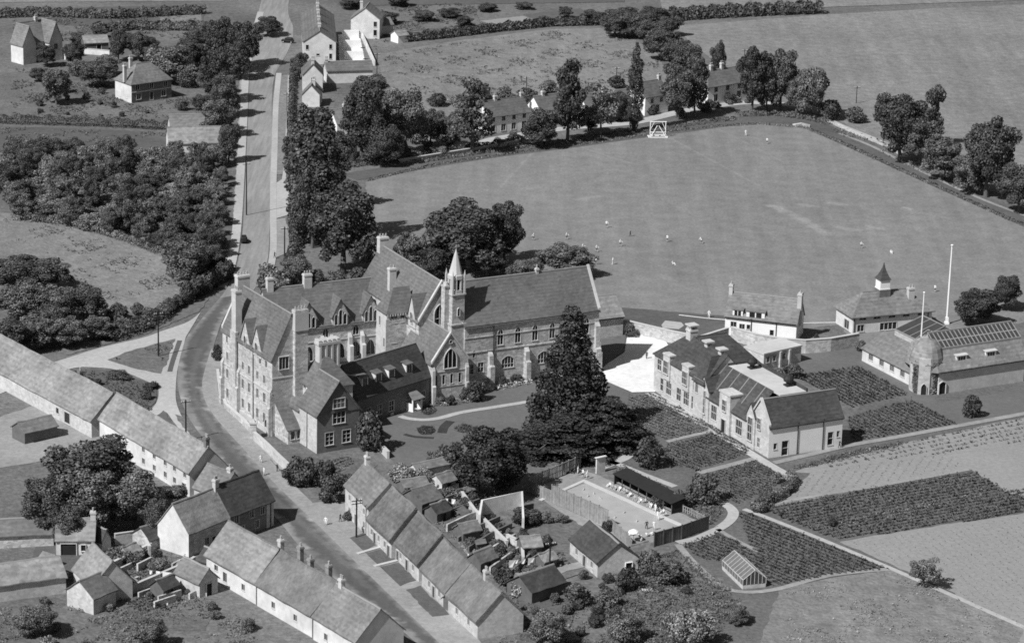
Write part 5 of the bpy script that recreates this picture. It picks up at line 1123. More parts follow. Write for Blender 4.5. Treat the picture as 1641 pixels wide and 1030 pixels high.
for i in range(2):      # cedars / yews in flat layered plates
    rn = random.Random(220 + i); lb = []
    for k in range(8):
        z = .7 + 8.2 * k / 7; w_ = 4.2 * (1 - (z / 10.4) ** 1.9)
        n_ = max(4, int(w_ * 4.2))
        for q in range(n_):
            t = 6.28 * q / n_ + rn.uniform(-.3, .3); e = w_ * (rn.uniform(.8, 1.0) if q % 2 else rn.uniform(.2, .75)); sz = rn.uniform(.7, 1.15)
            lb.append((math.cos(t) * e, math.sin(t) * e, z + rn.uniform(-.35, .35) - e * .1, sz, sz, sz * .46))
    proto('cedar', lobes_mesh('crown', lb, 'leaf_conifer', 95 + i, 32, .19, .45), trunk_mesh('trunk', 7, .4, [l[:3] for l in lb[::6]], i))
for i in range(4):      # bushes, 3 m
    rn = random.Random(240 + i)
    lb = [(0, 0, 1.0, 1.0, 1.0, 1.0)] + spread_lobes(rn, 20, (0, 0, 1.15), (1.25, 1.15, 1.15), (.3, .68), .88)
    tm = trunk_mesh('stem', 1.2, .1, [], i)
    proto('bush', lobes_mesh('foliage', lb, 'leaf_dark', 110 + i, 50, .16), tm); proto('bush_mid', lobes_mesh('foliage', lb, 'leaf_mid', 110 + i, 50, .16), tm); proto('bush_pale', lobes_mesh('foliage', lb, 'leaf_pale', 110 + i, 40, .16, .8), tm)
PH_ = {'wood': (6.8, 8.6), 'yew': (10, 8.2), 'oak': (10, 8.2), 'elm': (10, 8.2), 'pale': (9.4, 7.6), 'tall': (10, 6.0), 'poplar': (10.4, 2.3), 'conifer': (10.2, 6.6), 'cedar': (9.6, 9.2), 'bush': (2.9, 3.4), 'bush_mid': (2.9, 3.4), 'bush_pale': (2.9, 3.4)}
TRN = random.Random(5)
def tree(px, py, wpx, top, kind, name=None, label=None, group=None, hm=None):
    """base pixel, crown width and top pixel row as measured in the photograph"""
    p = G(px, py - (.04 * wpx if not kind.startswith('bush') else 0)); s = scale_at(p); wm_ = wpx * (1.0 if kind.startswith('bush') else 1.16) / s
    hgt = hm or max((py - top) / (s * .95) - wm_ * .13, 1.0)
    ph, pw = PH_[kind]; crown, trunk = TRN.choice(PROTO[kind])
    nm = name or {'oak': 'oak_tree', 'elm': 'elm_tree', 'pale': 'ash_tree', 'tall': 'field_tree', 'poplar': 'poplar_tree', 'conifer': 'conifer_tree', 'yew': 'yew_tree', 'cedar': 'cedar_tree'}.get(kind, 'bush')
    o = empty(nm, p, TRN.uniform(0, 6.28), label, 'bush' if kind.startswith('bush') else 'tree', group)
    o.scale = (wm_ / pw * TRN.uniform(.95, 1.08), wm_ / pw * TRN.uniform(.9, 1.1), hgt / ph)
    link(crown.name.split('.')[0], crown, o); link(trunk.name.split('.')[0], trunk, o)
    return o
# --- single trees
for t in ((486, 392, 52, 168, 'poplar', 'tall dark poplar right of the pale road, left of the pair'), (518, 398, 56, 175, 'poplar', 'tall dark poplar right of the pale road, right of the pair'),
          (500, 400, 66, 250, 'oak', 'dark tree filling the foot of the two roadside poplars'), (550, 442, 132, 272, 'oak', 'great dark elm behind the middle range of the school'),
          (740, 440, 140, 304, 'oak', 'great dark tree behind the spired turret'), (808, 425, 66, 312, 'oak', 'smaller leaning tree right of the great tree behind the turret'), (655, 440, 62, 362, 'elm', 'paler small tree between the steep roof and the turret tree'),
          (905, 446, 84, 381, 'elm', 'rounded light tree behind the ridge of the long hall'), (848, 446, 60, 408, 'elm', 'low bushy tree behind the hall roof, next to the rounded one'), (700, 445, 70, 380, 'oak', 'dark low tree just behind the turret chimneys'), (780, 446, 70, 392, 'oak', 'dark shaded tree behind the left end of the hall roof'),
          (440, 468, 66, 408, 'bush_pale', 'pale rounded bush by the road behind the road-side wing'), (478, 462, 56, 402, 'elm', 'dark bushy tree behind the range chimneys'),
          (912, 702, 138, 476, 'conifer', 'very tall dark conifer in front of the long hall'), (862, 724, 90, 668, 'cedar', 'spreading dark cedar left of the foot of the tall conifer'), (794, 800, 124, 668, 'yew', 'broad dark yew below the school lawn'), (768, 792, 80, 706, 'yew', 'dark yew at the left flank of the broad one'), (906, 734, 132, 652, 'cedar', 'dark cedar left of the garden path, right of the broad yew'), (972, 712, 124, 622, 'cedar', 'dark cedar spreading over the lower garden path'),
          (720, 754, 60, 694, 'bush', 'dark yew bush at the foot of the lawn'), (580, 262, 78, 120, 'oak', 'dark tree at the road end of the lane'), (650, 252, 74, 128, 'elm', 'full round tree in the middle of the lane row'), (612, 268, 64, 190, 'oak', 'low dark tree between the two big lane trees at the left'),
          (757, 248, 66, 122, 'tall', 'ragged tall elm left of the cottage terrace'), (868, 238, 60, 164, 'oak', 'low round tree in front of the lane terrace'), (909, 229, 62, 92, 'tall', 'tallest slender elm beside the lane'), (962, 222, 60, 132, 'pale', 'pale feathery tree between the elm and the poplar'), (1016, 212, 24, 72, 'poplar', 'single narrow poplar on the lane'),
          (1086, 194, 56, 92, 'oak', 'dark tree right of the single poplar'), (1112, 190, 50, 82, 'oak', 'dark broad tree left of the far pair of cottages'), (1150, 140, 30, 62, 'oak', 'small tree top above the far pair of cottages'), (1205, 184, 62, 66, 'oak', 'left of the three big trees at the end of the lane'), (1250, 182, 58, 70, 'oak', 'middle of the three big trees at the end of the lane'), (1300, 192, 58, 94, 'elm', 'right-hand of the three big trees at the end of the lane'),
          (1330, 192, 48, 150, 'bush', 'dark round bush beside the three big lane trees'), (1370, 196, 46, 164, 'bush_mid', 'paler bush on the field edge by the lone pole'), (1440, 264, 84, 132, 'oak', 'big dark tree at the right corner of the pitch'), (1494, 238, 42, 130, 'tall', 'narrow tree behind the big dark corner tree'), (1506, 292, 72, 206, 'elm', 'lower round tree right of the corner tree'), (1580, 320, 94, 174, 'oak', 'great dark tree at the right edge of the field'), (1552, 312, 60, 240, 'elm', 'low tree left of the great tree at the right edge'), (1632, 345, 70, 250, 'oak', 'dark tree cut by the right edge beyond the field'),
          (1563, 524, 80, 454, 'oak', 'dark spreading tree behind the glass-roofed barn'), (1610, 498, 44, 432, 'oak', 'dark tree at the right edge above the barn'), (1555, 668, 38, 622, 'bush', 'small round bush on the yard in front of the barn'), (1480, 944, 54, 880, 'pale', 'little open tree on the pale plot at the lower right'),
          (146, 830, 150, 678, 'oak', 'darkest big tree above the lower left cottages'), (218, 850, 112, 742, 'elm', 'lighter round tree right of the big dark one, lower left'), (140, 858, 100, 738, 'elm', 'lighter round tree in front of the big dark one, lower left'), (72, 862, 92, 752, 'oak', 'dark tree at the left edge by the cart shed'), (110, 880, 60, 800, 'oak', 'dark low tree just behind the cart shed'), (250, 868, 56, 790, 'oak', 'dark tree against the long farmhouse wall'),
          (300, 462, 84, 372, 'elm', 'tree standing out from the wood at the corner of the meadow'), (290, 440, 60, 360, 'oak', 'dark tree behind the corner tree of the wood')):
    tree(*t[:5], label=t[5])
for x, y, w_, tp in ((628, 222, 60, 136), (690, 236, 48, 168), (726, 240, 44, 176), (830, 186, 44, 146), (942, 214, 40, 164), (985, 196, 40, 140), (1228, 182, 44, 104), (1276, 188, 46, 112), (540, 262, 50, 200), (600, 226, 50, 160)):
    tree(x, y, w_, tp, TRN.choice(('oak', 'elm')), label='dark leafy tree filling a gap in the lane row', group='lesser trees of the lane row')
for x, y, w_, tp in ((470, 462, 34, 430), (505, 458, 44, 424), (540, 456, 44, 424), (575, 452, 44, 420), (600, 446, 40, 412), (670, 444, 44, 408), (820, 446, 44, 416)):
    tree(x, y, w_, tp, 'bush', 'bush', 'dark bush in the undergrowth right behind the school roofs', 'undergrowth behind the school')
tree(474, 304, 46, 200, 'oak', label='dark tree left of the roadside poplars, against the verge')
tree(532, 336, 62, 214, 'oak', label='dark tree right of the roadside poplars, against the pitch')
tree(512, 240, 54, 160, 'oak', label='dark tree behind the tops of the roadside poplars')
tree(1472, 268, 62, 176, 'elm', label='middle tree between the corner tree and the lower round one')
for x, y, w_, tp in ((170, 124, 48, 84), (236, 94, 42, 52), (252, 114, 46, 66), (298, 142, 44, 98), (322, 114, 42, 72), (300, 94, 38, 56), (62, 132, 30, 104), (128, 124, 38, 90), (206, 78, 34, 48), (162, 62, 28, 40), (334, 64, 38, 28), (312, 70, 34, 42), (100, 150, 26, 122), (290, 178, 26, 156), (322, 176, 30, 148)):
    tree(x, y, w_, tp, TRN.choice(('elm', 'oak', 'wood')), 'garden_tree', 'leafy garden tree or tall shrub round the villas at the upper left', 'villa garden trees')
# --- trees of the far road and gardens
for t in ((352, 122, 62, 22, 'oak', 'tallest dark tree left of the far road'), (396, 108, 52, 24, 'oak', 'tree overhanging the far road near the top'), (382, 130, 52, 60, 'oak', 'dark tree at the far road junction'), (344, 168, 56, 70, 'oak', 'dark tree by the road above the villa garden'), (362, 190, 50, 110, 'oak', 'roadside tree casting its shadow across the pale road'), (352, 222, 56, 150, 'elm', 'paler roadside tree beside the two barns'), (330, 150, 40, 100, 'elm', 'small tree between the villa and the road'), (367, 262, 40, 190, 'oak', 'dark roadside tree beside the barns'),
          (90, 170, 54, 100, 'elm', 'round tree on the villa lawn at the left'), (152, 142, 62, 92, 'elm', 'round tree behind the villa at the left'), (190, 100, 34, 42, 'oak', 'dark tree behind the villa, left of two'), (222, 100, 36, 46, 'oak', 'dark tree behind the villa, right of two'), (272, 136, 84, 62, 'elm', 'broad tree behind the villa roof'), (118, 108, 44, 62, 'oak', 'dark tree beside the corner villa'), (75, 108, 40, 66, 'oak', 'dark bushy tree in front of the corner villa'), (304, 120, 46, 60, 'oak', 'dark tree between the broad tree and the road'), (126, 80, 30, 48, 'oak', 'small dark tree at the top left beside the outbuilding'),
          (430, 60, 44, 22, 'oak', 'low dark tree beside the top of the road'), (480, 128, 30, 80, 'oak', 'dark bush-like tree at the corner of the terrace'), (590, 160, 60, 112, 'elm', 'round tree below the long outhouse')):
    tree(*t[:5], label=t[5])
for k, (x, y, w_, tp) in enumerate(((985, 62, 60, 14), (1020, 62, 60, 12), (1050, 76, 60, 26), (1000, 48, 70, 6), (1070, 60, 50, 20), (1060, 98, 64, 40), (1085, 112, 60, 56), (1100, 126, 50, 60), (1045, 40, 60, 4), (950, 40, 46, 12))):
    tree(x, y, w_, tp, 'oak', label='dark tree of the copse between the two far meadows', group='copse between the far meadows')
for x, y, w_, tp in ((620, 40, 40, 14), (680, 36, 36, 12), (720, 30, 40, 10), (745, 44, 30, 22), (905, 30, 26, 8), (870, 40, 20, 24), (780, 20, 36, 2), (840, 16, 30, 0), (560, 16, 40, -8), (640, 12, 40, -14)):
    tree(x, y, w_, tp, 'oak', label='dark tree among the small fields at the very top', group='trees at the very top')
# --- the wood left of the road
wr = random.Random(9)
def inside(x, y, P):
    c = False
    for i in range(len(P)):
        (x1, y1), (x2, y2) = P[i], P[i - 1]
        if (y1 > y) != (y2 > y) and x < (x2 - x1) * (y - y1) / (y2 - y1) + x1: c = not c
    return c
wood = [(20, 262), (150, 262), (262, 258), (340, 262), (348, 300), (346, 380), (338, 425), (316, 436), (270, 410), (200, 386), (110, 362), (20, 354)]
pts = []
for _ in range(4000):
    x, y = wr.uniform(0, 390), wr.uniform(240, 445)
    if inside(x, y, wood) and all(((x - a) / 22) ** 2 + ((y - b_) / 11) ** 2 > 1 for a, b_ in pts): pts.append((x, y))
pts.sort(key=lambda t: t[1])
for x, y in pts:
    kd_ = wr.choice(('wood', 'wood', 'elm', 'wood', 'oak')); w_ = wr.uniform(30, 58) if kd_ == 'wood' else wr.uniform(34, 50); tree(x, y, w_, y - (wr.uniform(24, 46) if kd_ == 'wood' else wr.uniform(40, 66)), kd_, 'wood_tree', 'bushy tree in the dense wood left of the pale road', 'trees of the roadside wood')
for x, y, w_, tp in ((72, 262, 52, 212), (122, 258, 46, 216), (98, 262, 40, 222), (50, 262, 44, 222), (150, 270, 44, 236), (30, 280, 50, 220), (10, 320, 60, 250)):
    tree(x, y, w_, tp, 'oak', 'wood_tree', 'dark round tree on the upper left edge of the wood', 'upper edge of the wood')
for x, y, w_, tp in ((340, 440, 50, 385), (318, 446, 52, 392), (338, 414, 44, 360), (304, 430, 56, 378)):
    tree(x, y, w_, tp, 'oak', 'wood_tree', 'dark tree at the lower road corner of the wood', 'lower corner of the wood')
# --- lower left thicket
for x, y, w_, tp, kd in ((30, 470, 90, 400, 'oak'), (75, 468, 80, 402, 'oak'), (40, 520, 90, 440, 'elm'), (95, 520, 80, 446, 'elm'), (140, 515, 70, 446, 'elm'), (60, 560, 80, 496, 'elm'), (110, 556, 66, 500, 'elm'), (20, 570, 70, 500, 'oak'), (155, 545, 54, 500, 'elm'), (85, 545, 60, 480, 'oak')):
    tree(x, y, w_, tp, kd, 'thicket_tree', 'tangled tree in the thicket between the meadow and the side road', 'thicket trees')
for x, y, w_, tp in ((190, 512, 40, 476), (222, 505, 34, 478), (240, 512, 36, 484), (200, 530, 46, 498), (225, 528, 40, 500), (175, 540, 42, 508)):
    tree(x, y, w_, tp, 'bush', 'bush', 'dark bush along the bank above the side road', 'bank bushes')
for k in range(15):
    x = 262 + k * 7.4; y = 504 - k * 4.0; tree(x, y, 30, y - 26 - 14 * (k > 4) , 'bush' if k % 3 else 'bush_mid', 'hedge_bush', 'dark bush of the tall hedge along the bend, below the corner tree', 'hedge on the bend')
for x, y, w_, tp in ((370, 432, 44, 380), (376, 400, 40, 352), (378, 362, 44, 312), (376, 330, 40, 286), (380, 300, 42, 254), (378, 270, 40, 226), (376, 240, 40, 198), (372, 210, 44, 160), (368, 178, 44, 128), (366, 150, 46, 100)):
    tree(x - (26 if y > 265 else 14), y, w_ * .72, tp + 8, 'elm', 'roadside_tree', 'dark leafy tree overhanging the left verge of the pale road', 'trees along the left verge')
# --- shrubs around buildings
for t in ((482, 778, 58, 714, 'bush', 'big dark bush at the roadside below the gabled house'), (520, 776, 44, 722, 'bush', 'dark bush in front of the gabled house, right of the big one'), (530, 802, 46, 752, 'bush', 'dark bush beside the end cottage gate'), (552, 780, 40, 748, 'bush_mid', 'speckled laurel beside the end cottage'), (594, 722, 62, 640, 'bush', 'dark ivy bush against the corner of the gabled house'), (575, 700, 30, 668, 'bush', 'climbing shrub on the front of the gabled house'),
          (645, 772, 56, 734, 'bush_pale', 'pale flowering shrub by the garden wall'), (676, 772, 40, 738, 'bush_pale', 'pale shrub right of the flowering one'), (700, 746, 44, 712, 'bush', 'dark rose bush in the lower garden'), (765, 642, 36, 598, 'bush', 'dark climbing shrub at the corner of the little chapel'), (748, 640, 30, 612, 'bush', 'dark ivy on the front of the little chapel'), (722, 648, 24, 628, 'bush', 'small dark shrub under the chapel slits'), (704, 648, 20, 630, 'bush_mid', 'tall flowering plant at the left of the chapel front'), (348, 578, 22, 544, 'bush', 'dark shrub at the far end of the road-side wing'),
          (806, 618, 24, 598, 'bush', 'dark shrub against the hall between its first buttresses'), (828, 612, 26, 594, 'bush', 'dark shrub against the hall left of the conifer'), (1040, 748, 66, 684, 'bush', 'big rounded laurel on the kitchen garden path'), (1124, 804, 66, 742, 'bush', 'big dark bush among the kitchen plots'), (1090, 812, 44, 776, 'bush', 'dark bush at the end of the bathing shelter'), (1055, 812, 34, 786, 'bush', 'dark climber on the corner of the bathing shelter'),
          (846, 838, 60, 804, 'bush', 'dark bush between the cedar and the pool fence'), (872, 836, 30, 812, 'bush_mid', 'lighter bush beside the pool fence'), (1005, 945, 50, 895, 'bush', 'dark bush right of the slate hut'), (1075, 930, 80, 886, 'bush', 'dark mass of bush by the path to the greenhouse'), (1040, 918, 50, 866, 'bush_mid', 'bush at the corner of the pool fence'), (972, 852, 22, 826, 'bush', 'small dark bush on the end of the pool fence'), (968, 915, 34, 884, 'bush', 'dark bush against the gable of the slate hut'),
          (1010, 540, 26, 510, 'bush', 'dark ivy clump at the end of the hall annex'), (1380, 562, 26, 540, 'bush_mid', 'bush at the corner of the low workshop'), (1270, 604, 40, 574, 'bush', 'bush beside the flat-roofed outhouse'), (1245, 606, 36, 584, 'bush_mid', 'lighter bush in front of the flat-roofed outhouse'), (1308, 548, 12, 530, 'bush', 'tiny dark shrub between the white house and the pavilion'), (1332, 842, 22, 822, 'bush', 'small bush in the middle of the dark crop'), (1215, 820, 36, 794, 'bush_mid', 'bush at the meeting of the garden paths'),
          (195, 900, 60, 862, 'bush_mid', 'leafy bush behind the little white cart shed'), (215, 905, 40, 876, 'bush_mid', 'leafy bush in the left-hand gardens'), (280, 795, 46, 770, 'bush_mid', 'bush at the door of the long farmhouse'), (235, 640, 24, 618, 'bush', 'dark bush on the green'), (190, 606, 50, 586, 'bush', 'low dark shrub on the upper green'), (215, 655, 56, 636, 'bush_mid', 'low shrub on the lower part of the green'), (150, 618, 40, 600, 'bush', 'dark shrub at the barn end of the green'), (240, 622, 36, 606, 'bush', 'dark clump in the middle of the green'),
          (780, 900, 40, 868, 'bush_mid', 'leafy bush behind the lower cottages'), (800, 880, 30, 858, 'bush', 'dark bush along the back garden wall'), (810, 935, 40, 900, 'bush', 'dark bush below the little open hut'), (835, 955, 44, 920, 'bush_pale', 'pale speckled bush at the bottom edge'), (720, 800, 40, 772, 'bush_mid', 'bush among the small sheds'), (745, 815, 34, 790, 'bush', 'dark bush beside the garden path under the cedar'), (925, 965, 60, 920, 'bush', 'dark bush in front of the slate hut at the bottom'), (975, 968, 50, 930, 'bush_mid', 'bush at the bottom edge right of the slate hut'), (900, 835, 30, 818, 'bush_mid', 'low bush against the outside of the pool fence'), (690, 850, 26, 836, 'bush', 'dark bush behind the mottled thatched cottage'), (260, 910, 40, 888, 'bush_mid', 'low bush in the gardens below the bright roof'), (560, 832, 24, 812, 'bush', 'dark shrub by the front of the end cottage'), (584, 852, 14, 838, 'bush', 'small round shrub at the cottage door'), (1245, 772, 30, 750, 'bush_pale', 'pale bush on the bend of the garden path'), (1232, 800, 44, 774, 'bush_mid', 'row of shrubs at the edge of the stubble plot'), (1262, 788, 30, 764, 'bush', 'dark shrub at the edge of the stubble plot')):
    tree(*t[:5], label=t[5])
gr = random.Random(77)
for _ in range(46):      # small shrubs scattered in the back gardens
    x, y = gr.choice(((gr.uniform(630, 760), gr.uniform(775, 830)), (gr.uniform(740, 860), gr.uniform(860, 990)), (gr.uniform(170, 300), gr.uniform(885, 960)), (gr.uniform(980, 1160), gr.uniform(900, 1010))))
    w_ = gr.uniform(9, 20); tree(x, y, w_, y - w_ * .8, gr.choice(('bush', 'bush_mid', 'bush_mid', 'bush_pale')), 'garden_shrub', 'small shrub scattered in the cottage back gardens', 'back garden shrubs')
for _ in range(44):
    x, y = gr.uniform(20, 980), gr.uniform(965, 1060)
    if 400 < x < 800: continue
    w_ = gr.uniform(14, 34); tree(x, y, w_, y - w_ * .8, gr.choice(('bush', 'bush_mid', 'bush_mid', 'bush_pale')), 'garden_shrub', 'leafy shrub in the gardens along the bottom edge', 'bottom edge shrubs')
for x, y, w_, tp in ((60, 1020, 70, 960), (240, 1040, 60, 980), (880, 1040, 70, 970), (1000, 1030, 60, 975), (1100, 1040, 80, 960), (1180, 1000, 40, 965)):
    tree(x, y, w_, tp, gr.choice(('elm', 'wood')), 'garden_tree', 'garden tree at the bottom edge of the gardens', 'bottom edge trees')
for _ in range(30):
    x, y = gr.uniform(60, 335), gr.uniform(132, 192)
    if 175 < x < 285 and 100 < y < 172: continue
    w_ = gr.uniform(8, 20); tree(x, y, w_, y - w_ * .8, gr.choice(('bush', 'bush', 'bush_mid')), 'garden_shrub', 'small shrub on the villa lawn at the upper left', 'villa garden shrubs')
for _ in range(26):
    t = gr.random(); x = 640 + t * 560; y = 258 - t * 86 + gr.uniform(-14, 2); w_ = gr.uniform(12, 26)
    tree(x, y, w_, y - w_ * .8, gr.choice(('bush', 'bush', 'bush_mid')), 'lane_bush', 'dark bush in the cottage gardens along the lane', 'lane garden bushes')
for k in range(14):
    x = 700 + k * 36; y = 170 - k * 3.2 + 5 * math.sin(k * 2.1); 
    if x < 1010: tree(x, y, 40, y - 28, 'bush_mid' if k % 2 else 'bush', 'lane_bush', 'leafy bush behind the lane cottages at the meadow edge', 'bushes behind the lane')

# ------------------------------------------------------------------ hedges, borders and crops
def leaf_run(name, label, pts, w_, h, m, dens=20, leaf=.22, cat='hedge', kind=None, seed=1, group=None):
    P = [G(*p) for p in pts]; rng = np.random.default_rng(seed); CC, NN = [], []
    o0 = P[0]
    for i in range(len(P) - 1):
        a, b_ = P[i] - o0, P[i + 1] - o0; L_ = (b_ - a).length; t = (b_ - a).normalized(); nn = Vector((-t.y, t.x, 0))
        n = int(L_ * (w_ + 2 * h) * dens); s = rng.random(n) * L_; th = rng.uniform(0, math.pi, n)
        cx = np.cos(th) * w_ / 2; cz = np.abs(np.sin(th)) ** .5 * h; wob = 1 + .22 * np.sin(s * 1.3 + seed) * np.sin(s * .47) + rng.normal(size=n) * .07
        for k in range(3): pass
        C = np.stack([a.x + t.x * s + nn.x * cx * wob, a.y + t.y * s + nn.y * cx * wob, cz * wob], 1)
        N = np.stack([nn.x * np.cos(th), nn.y * np.cos(th), np.sin(th)], 1) + rng.normal(size=(n, 3)) * .5
        CC.append(C); NN.append(N)
    C = np.concatenate(CC); me = quadmesh(name, C, np.concatenate(NN), leaf * rng.uniform(.6, 1.4, len(C)), m, rng)
    o = link(name, me); o.location = o0; return tag(o, label, cat, group, kind)
leaf_run('hedge', 'dark far hedge along the top of the hill meadow', [(1060, 34), (1150, 28), (1230, 24), (1315, 21)], 4.5, 3.6, 'leaf_dark', 9, .5, seed=21)
leaf_run('hedge', 'dark hedge along the top of the far meadow', [(636, 68), (700, 62), (800, 50), (880, 42), (960, 40)], 3.0, 2.4, 'leaf_dark', 9, .45, seed=22)
leaf_run('hedge', 'ragged hedge across the fields beyond the villas, upper of two', [(-40, 30), (60, 26), (180, 30), (330, 22)], 3.5, 2.6, 'leaf_dark', 8, .45, seed=23)
leaf_run('hedge', 'ragged hedge across the fields beyond the villas, lower of two', [(150, 52), (220, 47), (330, 50)], 3.5, 2.6, 'leaf_dark', 8, .45, seed=24)
leaf_run('hedge', 'dark hedge along the right side of the pale road', [(470, 104), (468, 140), (466, 200), (464, 250)], 1.5, 1.8, 'leaf_dark', 14, .28, seed=25)
leaf_run('hedge', 'low dark hedge at the foot of the roadside poplars', [(470, 352), (474, 396), (462, 430)], 2.4, 2.0, 'leaf_dark', 12, .3, seed=26)
leaf_run('hedge', 'rough growth along the bank round the far corner of the pitch', [(1180, 186), (1240, 184), (1300, 192), (1330, 200)], 3.0, 1.2, 'leaf_mid', 7, .3, seed=27)
leaf_run('hedge', 'dark hedge along the wall of the cottage lane', [(560, 268), (640, 256), (700, 248), (780, 238), (860, 224)], 2.4, 1.6, 'leaf_dark', 10, .3, seed=28)
leaf_run('hedge', 'bramble bank along the top of the side road', [(170, 548), (215, 534), (246, 520), (268, 505)], 3.4, 1.8, 'leaf_dark', 10, .3, seed=29)
leaf_run('hedge', 'clipped dark hedge across the paddock left of the barns', [(-40, 196), (52, 199), (160, 202), (272, 208)], 2.6, 2.2, 'leaf_dark', seed=2)
leaf_run('hedge', 'dark hedge along the foot of the wood by the left meadow', [(20, 352), (110, 360), (200, 386), (268, 412)], 2.0, 1.8, 'leaf_mid', seed=3)
leaf_run('hedge', 'shrub hedge curving between the path and the stubble plot', [(1266, 765), (1272, 778), (1256, 795), (1232, 808), (1212, 818)], 1.6, 1.7, 'leaf_mid', seed=4)
leaf_run('flower_border', 'pale flower border at the foot of the hall wall', [(772, 626), (800, 622), (826, 618), (850, 612)], 1.8, .7, 'blossom', 10, .22, 'flower bed', seed=5)
leaf_run('flower_border', 'flower border at the foot of the chapel wall', [(694, 650), (720, 649), (748, 645), (770, 640)], 1.2, .7, 'crop_pale', 12, .22, 'flower bed', seed=6)
leaf_run('flower_border', 'planted border along the front of the long classroom block', [(1120, 674), (1150, 692), (1172, 706), (1200, 722)], 1.0, .5, 'crop_dark', 10, .22, 'flower bed', seed=7)
iv = np.random.default_rng(8); n_ = 2600; th = iv.uniform(-2.6, -.3, n_); zz_ = iv.uniform(0, 6.8, n_); kp = (np.sin(th * 5) * .5 + np.sin(zz_ * .9 + th * 3) * .5 + iv.normal(size=n_) * .3) > -.1; th, zz_ = th[kp], zz_[kp]
ivm = quadmesh('ivy', np.stack([np.cos(th) * 3.4, np.sin(th) * 3.4, zz_], 1), np.stack([np.cos(th), np.sin(th), np.full(len(th), .3)], 1) + iv.normal(size=(len(th), 3)) * .4, iv.uniform(.2, .45, len(th)), 'leaf_mid', iv); link('ivy', ivm, It)
leaf_run('long_grass', 'fringe of long grass along the far edge of the pitch', [(586, 290), (700, 264), (850, 242), (950, 229), (1060, 213), (1150, 203), (1215, 199), (1290, 205)], 1.6, .35, 'crop_mid', 6, .3, 'grass', 'stuff', 31)
leaf_run('long_grass', 'fringe of long grass along the right edge of the pitch', [(1290, 205), (1340, 225), (1420, 262), (1500, 298), (1614, 350), (1700, 386)], 1.8, .35, 'crop_mid', 6, .3, 'grass', 'stuff', 32)
leaf_run('long_grass', 'long grass on the outer bank of the pitch', [(640, 264), (760, 246), (900, 228), (1000, 214), (1100, 201), (1180, 190)], 3.5, .5, 'crop_mid', 4, .34, 'grass', 'stuff', 33)
leaf_run('hedge', 'low hedge along the garden path below the laurel', [(1045, 728), (1075, 722), (1118, 756)], .8, .7, 'leaf_mid', seed=8)
def bed_plants(name, label, pts, m, h, dens, leaf, seed, row=None, gap=.8, rowgap=None, cat='crop', kind='stuff', plant=.28, clump=None):
    """low crop spread (or set out in rows) over a traced plot"""
    P = [G(*p) for p in pts]; rng = np.random.default_rng(seed); xy = [(p.x, p.y) for p in P]
    o0 = Vector((sum(p.x for p in P) / len(P), sum(p.y for p in P) / len(P), 0))
    if row:
        a, b_ = G(*row[0]), G(*row[1]); t = (b_ - a).normalized()
    else: t = Vector((1, 0, 0))
    nn = Vector((-t.y, t.x, 0)); rad = max((p - o0).length for p in P); rg = (rowgap * 1.35 if rowgap and rowgap < 1.0 else rowgap) or gap
    nr, nc = int(rad / rg) + 1, int(rad / gap) + 1
    ii, jj = np.meshgrid(np.arange(-nr, nr + 1), np.arange(-nc, nc + 1), indexing='ij')
    if row and plant == .28: plant = .15
    ii = ii.ravel() * rg + rng.normal(size=ii.size) * rg * (.05 if row else .3); jj = jj.ravel() * gap + rng.normal(size=jj.size) * gap * .22
    X = o0.x + t.x * jj + nn.x * ii; Y = o0.y + t.y * jj + nn.y * ii
    ins = np.zeros(len(X), bool); n = len(xy)
    for i in range(n):
        (x1, y1), (x2, y2) = xy[i], xy[i - 1]
        if y1 == y2: continue
        c = ((y1 > Y) != (y2 > Y)) & (X < (x2 - x1) * (Y - y1) / (y2 - y1) + x1); ins ^= c
    X, Y = X[ins], Y[ins]; k = int(dens * 1.8); leaf = leaf * .6; h = h * .8
    if clump:
        keep = (np.sin(X * .31 + seed) * np.sin(Y * .23 + seed * 2) + np.sin(X * .9 + 1) * np.sin(Y * .7) * .6 + rng.normal(size=len(X)) * .35) > clump; X, Y = X[keep], Y[keep]
    X = np.repeat(X, k); Y = np.repeat(Y, k); n = len(X)
    gsz = np.repeat(rng.uniform(.55, 1.25, len(X) // k), k)
    C = np.stack([X - o0.x + rng.normal(size=n) * plant, Y - o0.y + rng.normal(size=n) * plant, np.abs(rng.normal(size=n)) * h * .45 * gsz + h * .15], 1)
    N = np.stack([rng.normal(size=n) * .7, rng.normal(size=n) * .7, np.full(n, 1.0)], 1)
    me = quadmesh(name, C, N, leaf * gsz * rng.uniform(.7, 1.3, n), m, rng)
    o = link(name, me); o.location = (o0.x, o0.y, .05); return tag(o, label, cat, None, kind)
R1 = ((1020, 640), (1140, 690))
bed_plants('potato_crop', 'leafy potato plot left of the long classroom block', [(1006, 640), (1046, 630), (1143, 687), (1067, 706), (1020, 690)], 'crop_mid', .5, 5, .38, 1, R1, .5, .85)
bed_plants('bean_crop', 'dark crop strip in front of the long block, below the potato plot', [(1069, 712), (1148, 693), (1202, 726), (1120, 752), (1062, 744)], 'crop_dark', .5, 6, .36, 2, R1, .5, .75)
bed_plants('bean_crop', 'dark smooth crop beside the corner of the long block', [(1145, 756), (1212, 738), (1256, 764), (1240, 778), (1183, 808), (1150, 798)], 'crop_dark', .4, 6, .34, 3, R1, .5, .7)
bed_plants('potato_crop', 'dark leafy plot behind the long block, upper of two', [(1270, 604), (1375, 588), (1455, 632), (1362, 654), (1330, 632)], 'crop_dark', .6, 6, .4, 4, ((1280, 606), (1370, 655)), .5, .85)
